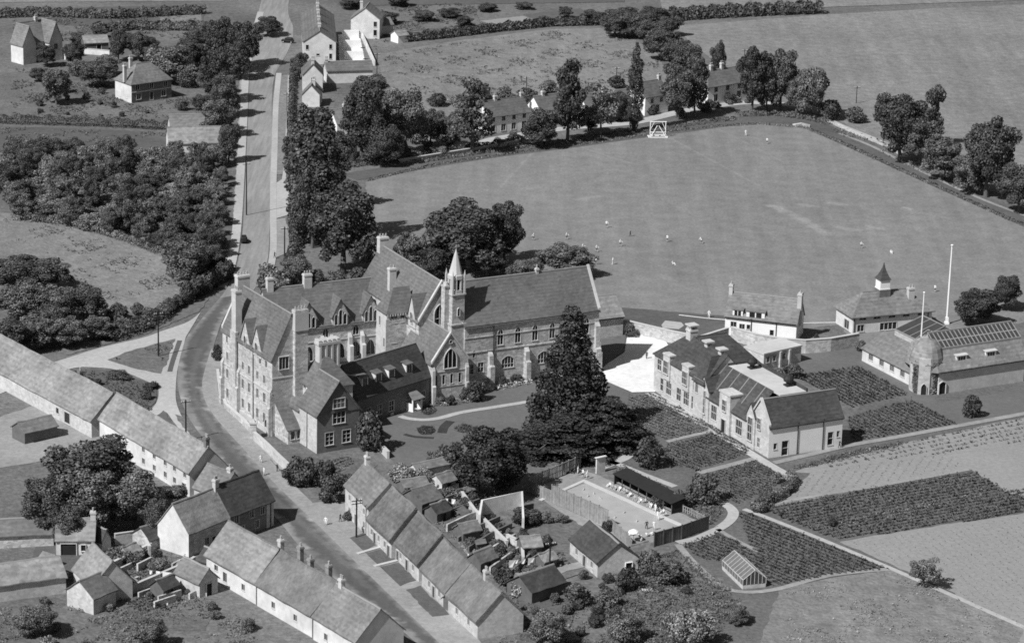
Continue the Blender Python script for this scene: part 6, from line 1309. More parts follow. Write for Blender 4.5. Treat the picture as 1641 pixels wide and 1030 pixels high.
bed_plants('potato_crop', 'dark leafy plot behind the long block, lower of two', [(1358, 668), (1460, 642), (1532, 680), (1366, 708)], 'crop_dark', .6, 6, .4, 5, ((1280, 606), (1370, 655)), .5, .85)
bed_plants('cabbage_crop', 'rows of separate cabbages set out across the right-hand plots', [(1290, 742), (1440, 712), (1614, 676), (1700, 660), (1700, 700), (1614, 712), (1500, 728), (1300, 752)], 'crop_dark', .5, 7, .30, 6, ((1290, 745), (1614, 680)), 1.25, 1.9, plant=.2)
bed_plants('weedy_row', 'weedy green strip along the path past the block end wall', [(1262, 752), (1370, 722), (1450, 708), (1440, 716), (1300, 748)], 'crop_mid', .5, 5, .34, 7, None, .6)
bed_plants('seedling_crop', 'faint seedling rows on the pale stubble plot', [(1262, 800), (1308, 756), (1520, 726), (1545, 748), (1430, 770)], 'crop_pale', .3, 3, .2, 8, ((1330, 756), (1300, 795)), .9, 1.7, plant=.1)
bed_plants('potato_crop', 'large dark leafy crop across the right-hand gardens', [(1218, 816), (1400, 782), (1555, 754), (1614, 788), (1700, 775), (1700, 815), (1614, 826), (1345, 866), (1280, 842)], 'crop_dark', .6, 6, .4, 9, ((1230, 820), (1600, 755)), .55, .95)
bed_plants('seedling_crop', 'thin paler rows inside the large dark crop', [(1330, 838), (1450, 806), (1560, 782), (1580, 800), (1450, 826), (1360, 848)], 'crop_pale', .35, 3, .28, 10, ((1230, 820), (1600, 755)), .9, 1.2)
bed_plants('seedling_crop', 'faint seedling rows on the bright lower plot', [(1360, 870), (1614, 832), (1700, 820), (1700, 1060), (1600, 1040), (1535, 945)], 'crop_mid', .25, 2, .16, 11, ((1400, 866), (1440, 900)), .8, 1.6, plant=.08)
bed_plants('beet_crop', 'dark crop triangle below the long diagonal path', [(1184, 822), (1205, 822), (1420, 912), (1330, 922), (1240, 940), (1222, 905), (1200, 870)], 'crop_dark', .5, 6, .38, 12, ((1190, 825), (1415, 915)), .5, .85)
bed_plants('beet_crop', 'dark crop plot left of the greenhouse', [(1092, 872), (1150, 852), (1180, 868), (1222, 895), (1235, 938), (1200, 905), (1160, 900), (1120, 895)], 'crop_dark', .45, 6, .36, 13, ((1190, 825), (1415, 915)), .5, .8)
bed_plants('rough_weeds', 'rough weeds on the grass plot at the bottom right', [(1262, 945), (1430, 918), (1520, 955), (1600, 1010), (1500, 1050), (1250, 1050)], 'crop_pale', .4, 3, .3, 14, None, .9, clump=.2)
bed_plants('rough_weeds', 'rough mixed planting beside the bathing shelter', [(985, 756), (1000, 748), (1082, 788), (1078, 800), (1040, 790)], 'crop_mid', .5, 6, .32, 15, None, .6)
bed_plants('rough_weeds', 'rough pale plants on the corner plot by the pool fence', [(1090, 818), (1140, 802), (1160, 815), (1150, 835), (1130, 842)], 'crop_mid', .4, 5, .3, 16, None, .6)
bed_plants('rough_weeds', 'weedy plants in the cottage back gardens', [(640, 780), (740, 752), (800, 860), (790, 920), (740, 880), (690, 830)], 'crop_mid', .5, 4, .3, 17, None, 1.1)
bed_plants('rough_weeds', 'weedy plants in the left-hand gardens', [(180, 905), (300, 880), (330, 915), (300, 1000), (190, 1000)], 'crop_mid', .5, 4, .3, 18, None, 1.2)
bed_plants('rough_weeds', 'rough growth below the pool beside the greenhouse path', [(985, 905), (1085, 882), (1170, 945), (1150, 1040), (960, 1040)], 'crop_mid', .6, 5, .34, 19, None, .8, clump=.0)
for k, (lab, pts, mm, cl) in enumerate((('scrubby growth over the villa garden lawns', [(20, 110), (330, 126), (356, 190), (20, 192)], 'crop_mid', .25), ('rough tufts over the paddock by the barns', [(0, 206), (268, 214), (262, 250), (0, 258)], 'crop_mid', .3), ('tufts of long grass in the far meadow', [(610, 92), (700, 74), (880, 50), (1000, 58), (1060, 100), (1000, 180), (700, 180)], 'crop_mid', .55),
                               ('weeds over the ground beyond the far road', [(20, 20), (320, 12), (330, 60), (130, 70), (20, 60)], 'crop_mid', .3), ('rough growth round the top corner houses', [(600, 10), (770, 6), (760, 44), (640, 62), (600, 80)], 'crop_dark', .2), ('rough tufts on the bank beside the pitch', [(1330, 198), (1440, 236), (1560, 296), (1540, 306), (1420, 250), (1340, 216)], 'crop_mid', .1), ('rough growth on the green', [(118, 595), (188, 598), (248, 628), (232, 662), (160, 632)], 'crop_dark', .0), ('tufts on the triangular green', [(180, 575), (278, 546), (262, 594), (224, 590)], 'crop_mid', .3), ('tufts in the left meadow', [(0, 350), (120, 362), (260, 412), (310, 440), (240, 480), (150, 480), (60, 430)], 'crop_mid', .6))):
    bed_plants('rough_weeds', lab, pts, mm, .45, 3, .5, 40 + k, None, 1.0, clump=cl)
n_s = 9; FZ = .05
def gl(t, e):
    a0, a1 = (644, 784), (800, 938); b0, b1 = (742, 764), (868, 880)
    return ((a0[0] + (a1[0] - a0[0]) * t) * (1 - e) + (b0[0] + (b1[0] - b0[0]) * t) * e, (a0[1] + (a1[1] - a0[1]) * t) * (1 - e) + (b0[1] + (b1[1] - b0[1]) * t) * e)
gs = random.Random(55)
for k in range(n_s):
    t0_, t1_ = k / n_s, (k + 1) / n_s; e0_, e1_ = .04, gs.uniform(.75, .98); em = gs.uniform(.35, .6); FZ += .003
    sheet('garden_strip', [gl(t0_, e0_), gl(t0_, em), gl(t1_, em), gl(t1_, e0_)], FZ, gs.choice(('soil', 'soil', 'dark_grass', 'rough_grass')))
    sheet('garden_strip', [gl(t0_, em), gl(t0_, e1_), gl(t1_, e1_), gl(t1_, em)], FZ + .03, gs.choice(('soil', 'dark_grass', 'lawn')))
    polywall('dividing_wall', 'low wall dividing the narrow gardens behind the row of thatched cottages', [gl(t1_, .03), gl(t1_, em), gl(t1_, e1_)], [gs.uniform(.9, 1.6) for _ in range(3)], .35, gs.choice(('stone', 'stone', 'brick', 'timber')), cap=None, group='dividing walls of the back gardens')
    if k % 2: bed_plants('vegetable_rows', 'vegetable rows in a narrow garden strip, ' + ('first', 'second', 'third', 'fourth')[k // 2] + ' planted strip down the row', [gl(t0_ + .01, em + .03), gl(t0_ + .01, e1_ - .05), gl(t1_ - .01, e1_ - .05), gl(t1_ - .01, em + .03)], 'crop_dark', .5, 5, .34, 90 + k, (gl(t0_, em), gl(t0_, e1_)), .5, 1.0)
    for _ in range(4):
        x, y = gl(gs.uniform(t0_, t1_), gs.uniform(.1, .95)); w_ = gs.uniform(9, 20); tree(x, y, w_, y - w_ * gs.uniform(.6, 1.1), gs.choice(('bush', 'bush_mid', 'bush', 'bush_pale')), 'garden_shrub', 'small shrub scattered in the cottage back gardens', 'back garden shrubs')
for k in range(10):
    x, y = gs.uniform(178, 320), gs.uniform(880, 985); polywall('dividing_wall', 'low wall dividing the small gardens at the lower left', [(x, y), (x + gs.uniform(18, 40), y - gs.uniform(8, 18))], gs.uniform(.8, 1.5), .35, gs.choice(('pale_wall', 'stone')), cap=None, group='dividing walls of the lower left gardens')
for k in range(46):
    x, y = gs.choice(((gs.uniform(640, 760), gs.uniform(772, 840)), (gs.uniform(745, 880), gs.uniform(850, 980)), (gs.uniform(870, 1000), gs.uniform(905, 1000)))); w_ = gs.uniform(14, 30)
    if 905 < x < 965 and 840 < y < 925: continue
    tree(x, y, w_, y - w_ * gs.uniform(.7, 1.2), gs.choice(('bush', 'bush', 'bush_mid')), 'garden_bush', 'dark overgrown bush in the back gardens between the cottages and the pool', 'overgrown back garden bushes')
for k in range(26):
    x, y = gs.uniform(170, 330), gs.uniform(880, 990); w_ = gs.uniform(9, 22); tree(x, y, w_, y - w_ * gs.uniform(.6, 1.1), gs.choice(('bush', 'bush_mid', 'bush')), 'garden_shrub', 'small shrub scattered in the lower left gardens', 'lower left garden shrubs')
for k, (lab, pts) in enumerate((('weeds over the bottom gardens left of the street', [(-20, 970), (330, 960), (400, 1000), (420, 1070), (-20, 1070)]), ('weeds over the bottom gardens right of the cottages', [(790, 940), (1000, 960), (1180, 960), (1250, 1070), (800, 1070)]))):
    bed_plants('rough_weeds', lab, pts, 'crop_mid', .5, 4, .36, 80 + k, None, .9, clump=.05)
for k, (pts, rw) in enumerate((([(184, 922), (244, 898), (258, 914), (204, 950)], ((184, 922), (244, 898))), ([(200, 965), (262, 936), (286, 962), (226, 990)], ((200, 965), (262, 936))), ([(825, 908), (898, 884), (912, 904), (842, 928)], ((825, 908), (898, 884))), ([(660, 812), (690, 800), (704, 822), (680, 834)], ((660, 812), (690, 800))), ([(746, 880), (788, 866), (802, 890), (764, 904)], ((746, 880), (788, 866))), ([(60, 900), (86, 896), (88, 918), (60, 924)], ((60, 900), (86, 896))), ([(520, 745), (556, 732), (570, 742), (534, 764)], ((520, 745), (556, 732))), ([(1010, 925), (1060, 910), (1085, 935), (1035, 955)], ((1010, 925), (1060, 910))))):
    bed_plants('vegetable_rows', ('vegetable rows below the left-hand garden wall', 'lower vegetable rows among the left-hand gardens', 'vegetable rows between the open hut and the slate hut', 'vegetable rows behind the thatched cottages', 'vegetable rows behind the lower cottages', 'vegetable rows left of the little cart shed', 'planted rows above the tall end cottage', 'planted rows below the slate hut')[k], pts, 'crop_dark' if k % 2 else 'crop_mid', .5, 5, .34, 60 + k, rw, .5, 1.1)
for lab, pts in (('left of the two round flower beds on the lawn', [(668, 688), (678, 683), (692, 684), (698, 690), (690, 696), (674, 696)]), ('right of the two round flower beds on the lawn', [(729, 686), (740, 681), (752, 682), (757, 688), (748, 693), (734, 692)]), ('round flower bed above the lawn path', [(676, 656), (688, 650), (700, 657), (690, 665), (678, 663)])):
    bed_plants('bedding', lab + ', its dark plants', pts, 'crop_dark', .45, 5, .28, 20, None, .4, cat='flower bed', kind='stuff')
# ------------------------------------------------------------------ pool enclosure
def panel_fence(name, label, pts, h, pm, n_b=8, gapb=.0, openw=False, group=None):
    """posts, a top rail and boarded panels, each panel an object of its own"""
    P = [G(*p) for p in pts]; root = empty(name, P[0], 0, label, 'fence', group); o0 = P[0]; mesh = {}
    for i in range(len(P) - 1):
        a, b_ = P[i] - o0, P[i + 1] - o0; L_ = (b_ - a).length; n = max(1, round(L_ / 2.2)); st = L_ / n; rz = math.atan2(b_.y - a.y, b_.x - a.x)
        key = round(st, 2)
        if key not in mesh:
            q = MB(); w_ = (st - .12) / n_b; rr = random.Random(3)
            for k in range(n_b):
                if openw and k % 2: continue
                q.box(.06 + k * w_, .06 + (k + 1) * w_ - .015, -.015 + rr.uniform(-.02, .02), .02 + rr.uniform(0, .02), .1, h - rr.uniform(0, .08))
            if openw: q.box(.06, st - .06, -.03, .03, h * .45, h * .45 + .12)
            pmesh = q.mesh('panel', pm); q = MB(); q.box(-.09, .09, -.09, .09, 0, h + .18); q.box(-.12, .12, -.12, .12, h + .18, h + .24); ps = q.mesh('post', pm)
            q = MB(); q.box(0, st, -.06, .06, h - .02, h + .08); rl = q.mesh('rail', pm); mesh[key] = (pmesh, ps, rl)
        for k in range(n):
            p = a.lerp(b_, k / n); M = Matrix.Translation(p) @ Matrix.Rotation(rz, 4, 'Z')
            for nm, me in zip(('panel', 'post', 'rail'), mesh[key]): link(nm, me, root, M)
    return root
panel_fence('pool_fence', 'open trellis fence at the cedar end of the swimming pool', [(847, 785), (890, 766), (932, 748)], 2.3, 'timber_pale', 8, openw=True)
panel_fence('pool_fence', 'lower stretch of pale boarded fence at the corner of the pool near the cedar', [(846, 788), (884, 805)], 2.2, 'timber_pale')
panel_fence('pool_fence', 'tall pale boarded fence along the near side of the swimming pool', [(884, 806), (930, 826), (974, 846)], 3.4, 'timber_pale')
panel_fence('pool_fence', 'boarded fence at the near corner of the pool above the slate hut', [(975, 848), (1004, 872), (1012, 886)], 2.2, 'timber_pale')
panel_fence('pool_fence', 'dark shaded boarded fence across the lower end of the swimming pool', [(1048, 876), (1092, 864), (1136, 848)], 2.6, 'timber')  # darker timber puts the shade on this stretch into its colour
panel_fence('pool_fence', 'low rail fence above the lower end of the pool', [(1080, 814), (1108, 826), (1138, 842)], 1.2, 'timber_pale', 8, openw=True)
Sh = Bld('bathing_shelter', 'long open shelter along the far side of the swimming pool, blackened for its inner shade', 'shelter', (984, 776), (1076, 824))
r = Sh.root; L = Sh.L
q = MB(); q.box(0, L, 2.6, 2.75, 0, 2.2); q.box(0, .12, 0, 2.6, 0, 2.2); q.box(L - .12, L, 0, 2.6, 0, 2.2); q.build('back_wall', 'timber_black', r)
q = MB(); q.slab([(-.2, -.3, 2.15), (L + .2, -.3, 2.15), (L + .2, 3.0, 2.75), (-.2, 3.0, 2.75)], .12); q.build('roof', 'timber_black', r)  # black timber on roof and back wall imitates the shade inside
for k in range(8): q = MB(); q.box(L * k / 7 - .06, L * k / 7 + .06, -.06, .06, 0, 2.1); q.build('post', 'timber', r)
q = MB(); q.box(.3, L - .3, .3, .8, .38, .45); q.build('bench', 'timber_pale', r)
q = MB(); q.box(-1.0, 1.0, -.15, .15, 0, 3.0); q.box(-1.2, 1.2, -.3, .3, 3.0, 3.15); o = q.build('gate_screen', 'render_white'); o.location = G(962, 757); o.rotation_euler[2] = R(35); tag(o, 'bright white screen at the pool gate beside the cedar', 'screen')
# sight screen
Ss = empty('sight_screen', G(1054, 220), R(6), 'white wooden framework stand on the far edge of the pitch', 'frame')
for nm, x0, y0, z0, x1, y1, z1, rr_ in (('base_beam', -2.7, -.9, .15, 2.7, -.9, .15, .16), ('base_beam', -2.7, 1.0, .15, 2.7, 1.0, .15, .14), ('base_beam', -2.5, -1.2, .2, -2.5, 1.3, .2, .14), ('base_beam', 2.5, -1.2, .2, 2.5, 1.3, .2, .14), ('upright', -2.1, 0, .2, -2.1, 0, 4.4, .13), ('upright', 2.1, 0, .2, 2.1, 0, 4.4, .13),
                                   ('top_beam', -2.3, 0, 4.3, 2.3, 0, 4.3, .13), ('brace', -2.1, -.9, .2, -.2, 0, 3.2, .1), ('brace', 2.1, -.9, .2, .2, 0, 3.2, .1), ('brace', -2.1, 0, 2.0, -1.0, 0, 4.3, .08), ('brace', 2.1, 0, 2.0, 1.0, 0, 4.3, .08), ('cross_beam', -2.1, -.1, 1.4, 2.1, -.1, 1.4, .12), ('cross_beam', -2.1, -.3, .8, 2.1, -.3, .8, .12)):
    q = MB(); q.tube((x0, y0, z0), (x1, y1, z1), rr_, rr_, 5); q.build(nm, 'white_paint', Ss)
sheet('sand_patch', [(1060, 521), (1066, 514), (1092, 517), (1096, 522), (1088, 528), (1062, 526)], .09, 'gravel')
# ------------------------------------------------------------------ poles
def pole(px, py, ty, label, arms=1, r0=.16):
    p = G(px, py); h = (py - ty) / (scale_at(p) * .95); o = empty('telegraph_pole', p, R(25), label, 'pole')
    q = MB(); q.lathe([(r0, 0), (r0 * .75, h * .98), (.02, h + .1)], 8); q.build('post', 'timber_black', o)
    for k in range(arms):
        z = h - .5 - .55 * k; q = MB(); q.box(-1.0, 1.0, -.18, -.08, z, z + .12); ar = q.build('cross_arm', 'timber_black', o)
        for x in (-.85, -.45, .45, .85): q = MB(); q.lathe([(.05, z + .12), (.08, z + .2), (.06, z + .32)], 6, 0, x, -.13); q.build('insulator', 'white_paint', ar)
for t in ((254, 571, 500, 'telegraph pole on the triangular green'), (298, 707, 640, 'telegraph pole at the kerb above the long farmhouse', 1), (571, 861, 797, 'telegraph pole in front of the row of thatched cottages', 2), (456, 412, 364, 'telegraph pole on the right verge of the pale road'), (460, 205, 150, 'thin pole beside the right-hand verge of the far road'), (1372, 166, 139, 'lone pole in the hill meadow'), (604, 118, 86, 'pole at the corner of the far meadow'), (1192, 112, 80, 'distant pole behind the far pair of cottages'), (880, 936, 866, 'dark pole beside the slate hut'), (986, 180, 110, 'thin pole behind the pale feathery tree'), (843, 160, 124, 'thin pole behind the cottage terrace'), (395, 345, 262, 'thin pole on the left kerb of the pale road')):
    pole(*t[:4], arms=t[4] if len(t) > 4 else 1, r0=.12 if t[1] < 300 else .17)
# ------------------------------------------------------------------ people
def body(name, joints, bones, mats_fn):
    me = bpy.data.meshes.new(name); me.from_pydata([j[:3] for j in joints], bones, [])
    o = bpy.data.objects.new(name, me); col.objects.link(o)
    sk = o.modifiers.new('skin', 'SKIN'); sk.use_smooth_shade = True
    for i, j in enumerate(joints): me.skin_vertices[0].data[i].radius = (j[3], j[4] if len(j) > 4 else j[3])
    me.skin_vertices[0].data[0].use_root = True
    o.modifiers.new('sub', 'SUBSURF').levels = 1
    dg = bpy.context.evaluated_depsgraph_get(); out = bpy.data.meshes.new_from_object(o.evaluated_get(dg)); bpy.data.objects.remove(o)
    out.materials.clear(); names = ('skin', 'cloth_white', 'cloth_dark', 'cloth_mid')
    for n in names: out.materials.append(MATS[n])
    for p in out.polygons: p.material_index = names.index(mats_fn(p.center)); p.use_smooth = True
    out.name = name; return out
def stand(step=.0, arm=.0, bend=0.0):
    J = [(0, 0, .93, .15, .12), (0, -bend * .3, 1.2, .15, .12), (0, -bend * .6, 1.42, .17, .11), (0, -bend * .7, 1.52, .06), (0, -bend * .8, 1.63, .10), (0, -bend * .85, 1.74, .09)]
    Bn = [(0, 1), (1, 2), (2, 3), (3, 4), (4, 5)]
    for s in (-1, 1):
        i = len(J); st = step * s
        J += [(.11 * s, 0, .86, .10), (.12 * s, -st * .5 - .02, .48, .075), (.12 * s, -st, .09, .05), (.12 * s, -st - .16, .04, .045)]; Bn += [(0, i), (i, i + 1), (i + 1, i + 2), (i + 2, i + 3)]
        i = len(J); a_ = arm if s > 0 else -arm * .5
        J += [(.21 * s, -bend * .6, 1.40, .065), (.30 * s, -.05 - a_ * .3 - bend * .6, 1.13, .05), (.30 * s, -.16 - a_ - bend * .5, .92 + abs(a_) * .3, .038), (.30 * s, -.22 - a_ - bend * .5, .86 + abs(a_) * .35, .03)]; Bn += [(2, i), (i, i + 1), (i + 1, i + 2), (i + 2, i + 3)]
    return J, Bn
def sit():
    J = [(0, .05, .16, .16, .13), (0, .10, .42, .15, .12), (0, .08, .64, .16, .11), (0, .06, .74, .06), (0, .04, .85, .10), (0, .03, .95, .09)]; Bn = [(0, 1), (1, 2), (2, 3), (3, 4), (4, 5)]
    for s in (-1, 1):
        i = len(J); J += [(.11 * s, -.05, .17, .10), (.15 * s, -.45, .42, .075), (.14 * s, -.72, .09, .05), (.14 * s, -.86, .04, .045)]; Bn += [(0, i), (i, i + 1), (i + 1, i + 2), (i + 2, i + 3)]
        i = len(J); J += [(.2 * s, .08, .62, .065), (.28 * s, -.08, .42, .05), (.2 * s, -.35, .42, .038), (.16 * s, -.44, .42, .03)]; Bn += [(2, i), (i, i + 1), (i + 1, i + 2), (i + 2, i + 3)]
    return J, Bn
def cricketer(c): return 'skin' if c.z > 1.49 or (c.z < .55 and c.z > .12) or (abs(c.x) > .24 and c.z < 1.1) else 'cloth_white' if c.z > .92 else 'cloth_dark' if c.z > .12 else 'cloth_dark'
def whites(c): return 'skin' if c.z > 1.49 or (abs(c.x) > .24 and c.z < 1.1) else 'cloth_white'
def suit(c): return 'skin' if 1.49 < c.z < 1.68 else 'cloth_dark'
def bather(c): return 'cloth_dark' if (abs(c.x) < .2 and c.z < .3 and c.y > -.1) else 'cloth_dark' if c.z > .92 else 'skin'
def dressed(c): return 'cloth_white' if c.z < .7 else 'skin'
def frock(c): return 'skin' if c.z > 1.49 or c.z < .45 else 'cloth_white'
PPL = {'cricketer': body('person', *stand(.22, .35), cricketer), 'whites': body('person', *stand(.12, .2), whites), 'crouch': body('person', *stand(.3, .3, .5), cricketer), 'suit': body('person', *stand(.2, .1), suit), 'frock': body('person', *stand(.12, .1), frock), 'bather': body('person', *sit(), bather), 'sitter': body('person', *sit(), dressed)}
pr = random.Random(31)
def person(px, py, kind, label, group=None, rz=None, z=0.03, s=1.0):
    o = link('person', PPL[kind]); p = G(px, py); o.location = (p.x, p.y, z); o.rotation_euler = (0, 0, pr.uniform(0, 6.28) if rz is None else rz); o.scale = (s, s, s); tag(o, label, 'person', group)
for x, y, k in ((972, 365, 'cricketer'), (994, 395, 'cricketer'), (1069, 388, 'cricketer'), (855, 385, 'cricketer'), (934, 402, 'cricketer'), (956, 404, 'cricketer'), (954, 424, 'crouch'), (982, 424, 'whites'), (908, 384, 'cricketer')):
    person(x, y, k, 'boy in a pale shirt at play on the near side of the pitch', 'boys at play on the pitch', s=1.05)
for x, y, k, lab in ((1010, 379, 'suit', 'dark-dressed figure among the boys on the pitch'), (1124, 391, 'crouch', 'stooping figure at the right of the boys on the pitch'), (1078, 424, 'sitter', 'boy sitting on the grass below the others on the pitch'), (1195, 218, 'whites', 'distant figure in white at the far side of the pitch'), (1229, 231, 'cricketer', 'distant figure right of the one in white on the far side'), (1498, 468, 'cricketer', 'figure in a pale shirt walking above the pavilion'), (1136, 509, 'whites', 'figure in white standing left of the white house'), (1380, 398, 'cricketer', 'figure standing in the middle of the right-hand pitch'), (1428, 406, 'sitter', 'small pale figure sitting on the right-hand pitch'),
                     (1036, 575, 'suit', 'dark figure crossing the white playground'), (1283, 725, 'cricketer', 'man in a pale shirt standing at the end wall of the long block'), (1345, 718, 'suit', 'dark figure at the far corner of the block end wall'), (423, 762, 'frock', 'woman in a pale frock on the street footway'), (444, 756, 'suit', 'dark figure on the footway ahead of the woman in the pale frock'), (522, 842, 'frock', 'figure in white on the footway opposite the dark-slated cottage'), (545, 836, 'suit', 'dark figure at the garden wall above the cottage lawns'), (440, 414, 'suit', 'dark figure walking at the foot of the pale road'), (418, 742, 'frock', 'small figure by the wall of the gabled house'), (1036, 848, 'suit', 'dark figure at the lower edge of the pool')):
    person(x, y, k, lab)
for k in range(17):
    t = k / 16; x = 976 + 92 * t + pr.uniform(-1.5, 1.5); y = 777 + 47 * t + pr.uniform(-1, 3)
    person(x, y, 'bather' if k % 3 else 'sitter', 'bather sitting in front of the open shelter', 'bathers along the shelter', rz=R(-45) + pr.uniform(-.5, .5), z=.07)
for x, y, k in ((926, 762, 'frock'), (934, 766, 'cricketer'), (941, 768, 'frock'), (1050, 822, 'whites'), (1054, 834, 'whites'), (1048, 850, 'frock')):
    person(x, y, k, 'pale figure standing on the edge of the swimming pool', 'figures standing by the pool', z=.17)
for x, y in ((1014, 858), (1024, 862), (1036, 860), (1046, 858), (1028, 868), (1052, 862)):
    person(x, y, 'sitter', 'bather sitting at the lower end of the swimming pool', 'bathers at the lower end', z=.07)
for x, y in ((936, 786), (912, 794), (942, 796), (1000, 822), (962, 800), (1020, 836), (952, 792), (985, 830)):
    person(x, y, 'bather', 'bather standing deep in the pool, head and shoulders out', 'bathers in the water', z=-.35)
# small things of the back gardens
cr = random.Random(12)
def coop_mesh():
    b = MB(); b.box(-.9, .9, -.6, .6, .25, 1.1); b.box(-.8, -.7, -.5, .5, 0, .25); b.box(.7, .8, -.5, .5, 0, .25); return b.mesh('body', 'timber')
def coop_roof():
    b = MB()
    for s in (-1, 1): b.slab([(-1.05, s * .8, 1.05), (1.05, s * .8, 1.05), (1.05, 0, 1.6), (-1.05, 0, 1.6)], .06)
    return b.mesh('roof', 'slate_pale')
cm_, cr_ = coop_mesh(), coop_roof()
b = MB(); b.box(-1.1, 1.1, -.6, .6, 0, .35); fr_ = b.mesh('frame', 'white_paint'); b = MB(); b.poly([(-1.0, -.55, .37), (1.0, -.55, .37), (1.0, .55, .5), (-1.0, .55, .5)]); gl_ = b.mesh('glass_light', 'frosted_glass')
b = MB(); b.lathe([(.3, 0), (.38, .45), (.3, .9)], 10); bt_ = b.mesh('water_butt', 'timber_black')
b = MB(); b.tube((0, 0, 0), (0, 0, 2.0), .05, .04, 6); pt_ = b.mesh('post', 'timber_pale'); b = MB(); b.tube((0, 0, 1.95), (5, 0, 1.95), .012, .012, 4); ln_ = b.mesh('line', 'timber_pale')
def garment(w_, h_):
    b = MB(); b.v = [(0, -.01, 1.95), (w_, .01, 1.95), (w_ * 1.02, .12, 1.95 - h_), (w_ * .5, -.06, 1.93 - h_), (0, .06, 1.96 - h_)]; b.f = [(0, 1, 2, 3, 4)]; b.m = [0]; return b.mesh('washing', 'cloth_white')
ga_ = [garment(.7, .9), garment(1.2, 1.3), garment(.5, .7)]
areas = ((640, 745, 785, 835), (752, 800, 872, 900), (800, 880, 900, 960), (185, 300, 905, 975), (60, 88, 895, 925), (1010, 1120, 905, 970))
def spot():
    a = cr.choice(areas); return cr.uniform(a[0], a[1]), cr.uniform(a[2], a[3])
for k in range(12):
    o = empty('hen_coop', G(*spot()), cr.uniform(0, 6.28), 'small wooden hen coop in the cottage back gardens', 'hen coop', 'hen coops of the back gardens'); sc_ = cr.uniform(.9, 1.5); o.scale = (sc_, sc_, sc_); link('body', cm_, o); link('roof', cr_, o)
for k in range(10):
    o = empty('cold_frame', G(*spot()), cr.uniform(0, 6.28), 'low glazed cold frame in the cottage back gardens', 'cold frame', 'cold frames of the back gardens'); link('frame', fr_, o); link('glass_light', gl_, o)
for k in range(8):
    o = link('water_butt', bt_); o.location = G(*spot()); tag(o, 'dark water butt standing in the cottage back gardens', 'water butt', 'water butts of the back gardens')
for k, (x, y, lab) in enumerate(((690, 812, 'washing line with white linen behind the thatched cottages'), (812, 915, 'washing line with white linen below the little open hut'), (236, 930, 'washing line with white linen in the left-hand gardens'))):
    o = empty('washing_line', G(x, y), cr.uniform(-.5, .5), lab, 'washing line'); link('post', pt_, o); link('post', pt_, o, Matrix.Translation((5, 0, 0))); link('line', ln_, o); x_ = .4
    for q_ in range(4): link('washing', ga_[(k + q_) % 3], o, Matrix.Translation((x_, 0, 0))); x_ += 1.15
for k, (p0, p1, w_, ze, ri, wm_, rm_, lab) in enumerate((((700, 838), (722, 830), 3.0, 1.9, 1.2, 'timber', 'slate_dark', 'small dark shed between the thatched cottages and the garden wall'), ((708, 790), (730, 783), 3.2, 2.0, 1.1, 'pale_wall', 'slate_pale', 'small pale shed under the yew branches'), ((770, 918), (796, 908), 3.2, 2.0, 1.3, 'timber', 'slate', 'small grey-roofed shed behind the lowest thatched cottage'), ((262, 962), (286, 952), 3.0, 2.0, 1.2, 'timber', 'slate_dark', 'small dark shed in the left-hand gardens'), ((206, 905), (226, 897), 2.6, 1.9, 1.0, 'pale_wall', 'tile_pale', 'tiny pale shed by the left-hand garden wall'), ((872, 915), (892, 908), 2.6, 1.8, 1.0, 'timber', 'tile_pale', 'tiny pale-roofed shed left of the slate hut'), ((1020, 905), (1046, 897), 3.0, 1.9, 1.2, 'timber', 'slate_pale', 'small shed at the near corner of the pool fence'), ((735, 985), (770, 972), 3.6, 2.1, 1.4, 'timber', 'slate_dark', 'dark shed behind the lowest cottage at the bottom edge'))):
    c = cottage('garden_shed', lab, 'shed', p0, p1, w_, ze, ri, wm_, rm_, {}, ()); door(c.root, 0, 0, 1, 0, c.L * .5, 0, .8, 1.7, 'timber_black', 'timber')
# parasol by the pool
q = MB(); q.tube((0, 0, 0), (0, 0, 2.2), .03, .03, 6); pe = empty('parasol', G(1015, 868), 0, 'pale round parasol at the lower end of the pool', 'parasol'); q.build('stick', 'timber', pe)
q = MB(); q.lathe([(1.0, 1.8), (.9, 2.0), (.5, 2.25), (.03, 2.4)], 10); q.build('canopy', 'white_paint', pe)
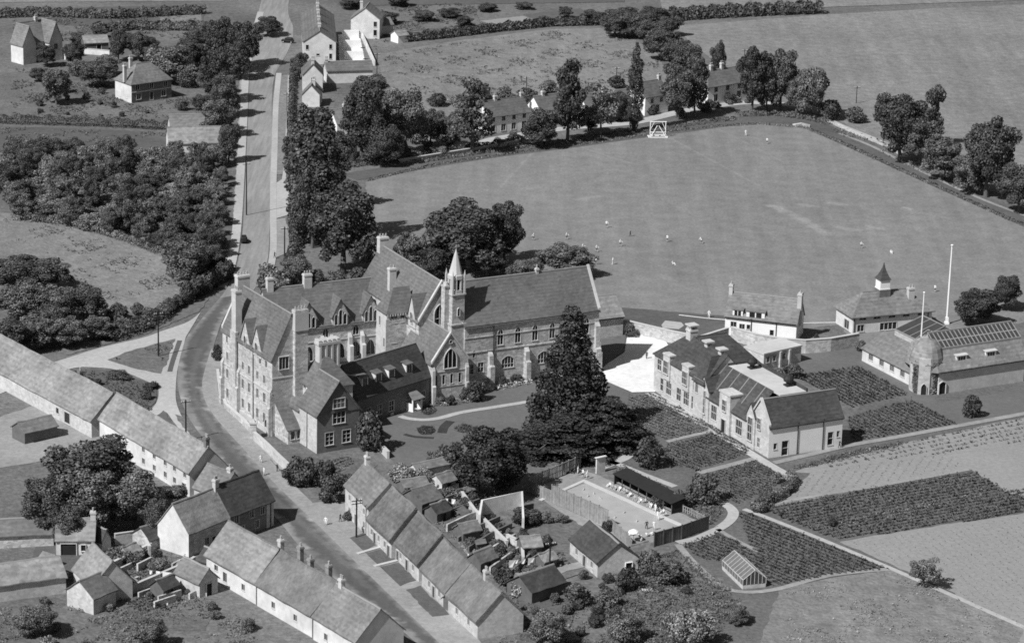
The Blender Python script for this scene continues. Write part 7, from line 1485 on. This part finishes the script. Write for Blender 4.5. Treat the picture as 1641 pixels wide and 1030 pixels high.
# ------------------------------------------------------------------ cars
def loft(b, secs, mi=0):
    n = len(secs[0]); i = len(b.v)
    for s in secs: b.v.extend(s)
    for k in range(len(secs) - 1):
        for j in range(n): q = (j + 1) % n; b.f.append((i + k * n + j, i + k * n + q, i + (k + 1) * n + q, i + (k + 1) * n + j)); b.m.append(mi)
    b.f.append(tuple(i + j for j in range(n - 1, -1, -1))); b.m.append(mi); b.f.append(tuple(i + (len(secs) - 1) * n + j for j in range(n))); b.m.append(mi)
def car(px, py, heading, label):
    o = empty('motor_car', G(px, py) + Vector((0, 0, .08)), heading, label, 'car')
    def sec(x, w_, z0, z1, cr=.7): return [(x, -w_, z0), (x, w_, z0), (x, w_, z0 + (z1 - z0) * .6), (x, w_ * cr, z1), (x, -w_ * cr, z1), (x, -w_, z0 + (z1 - z0) * .6)]
    b = MB(); loft(b, [sec(-2.0, .5, .45, .8), sec(-1.7, .68, .35, 1.0), sec(-.4, .72, .32, 1.05), (sec(.6, .62, .35, 1.05)), sec(1.75, .42, .4, .98), sec(1.95, .36, .45, .9)]); b.build('body', 'car_black', o)
    b = MB(); loft(b, [sec(-1.75, .56, .95, 1.2), sec(-1.3, .66, .95, 1.62), sec(.1, .64, .95, 1.68), sec(.55, .58, .95, 1.5), sec(.7, .54, .95, 1.1)]); cb = b.build('cabin', 'car_black', o)
    for s in (-1, 1):
        for x0, x1 in ((-1.15, -.45), (-.35, .4)):
            b = MB(); b.poly([(x0, s * .672, 1.12), (x1, s * .66, 1.12), (x1, s * .60, 1.42), (x0, s * .61, 1.42)]); b.build('window', 'glass', cb)
        for x in (-1.25, 1.25):
            b = MB(); b.tube((x, s * .58, .33), (x, s * .74, .33), .33, .33, 12); w_ = b.build('wheel', 'rubber', o); b = MB(); b.tube((x, s * .74, .33), (x, s * .76, .33), .17, .15, 10); b.build('rim', 'dressing', w_)
            b = MB(); loft(b, [[(x - .55, s * .55, .3), (x - .55, s * .82, .3), (x - .55, s * .8, .42), (x - .55, s * .55, .45)], [(x - .3, s * .5, .62), (x - .3, s * .84, .6), (x - .3, s * .82, .7), (x - .3, s * .5, .76)], [(x + .3, s * .5, .62), (x + .3, s * .84, .6), (x + .3, s * .82, .7), (x + .3, s * .5, .76)], [(x + .55, s * .55, .3), (x + .55, s * .82, .3), (x + .55, s * .8, .42), (x + .55, s * .55, .45)]]); b.build('mudguard', 'car_black', o)
        b = MB(); b.lathe([(.04, 0), (.13, .05), (.13, .14)], 10); h = b.build('headlight', 'dressing', o); h.location = (1.85, s * .45, .85); h.rotation_euler = (0, R(90), 0)
        b = MB(); b.box(-.6, .6, s * .66, s * .84, .28, .33); b.build('running_board', 'car_black', o)
    b = MB(); b.box(.72, .75, -.5, .5, 1.1, 1.45); b.build('windscreen', 'glass', cb)
    b = MB(); b.poly([(-1.62, -.35, 1.25), (-1.62, .35, 1.25), (-1.4, .35, 1.5), (-1.4, -.35, 1.5)]); b.build('rear_window', 'glass', cb)
    return o
car(391, 388, R(97), 'black saloon car driving on the pale road above the bend')
car(461, 69, R(170), 'distant black car crossing the road at the top')
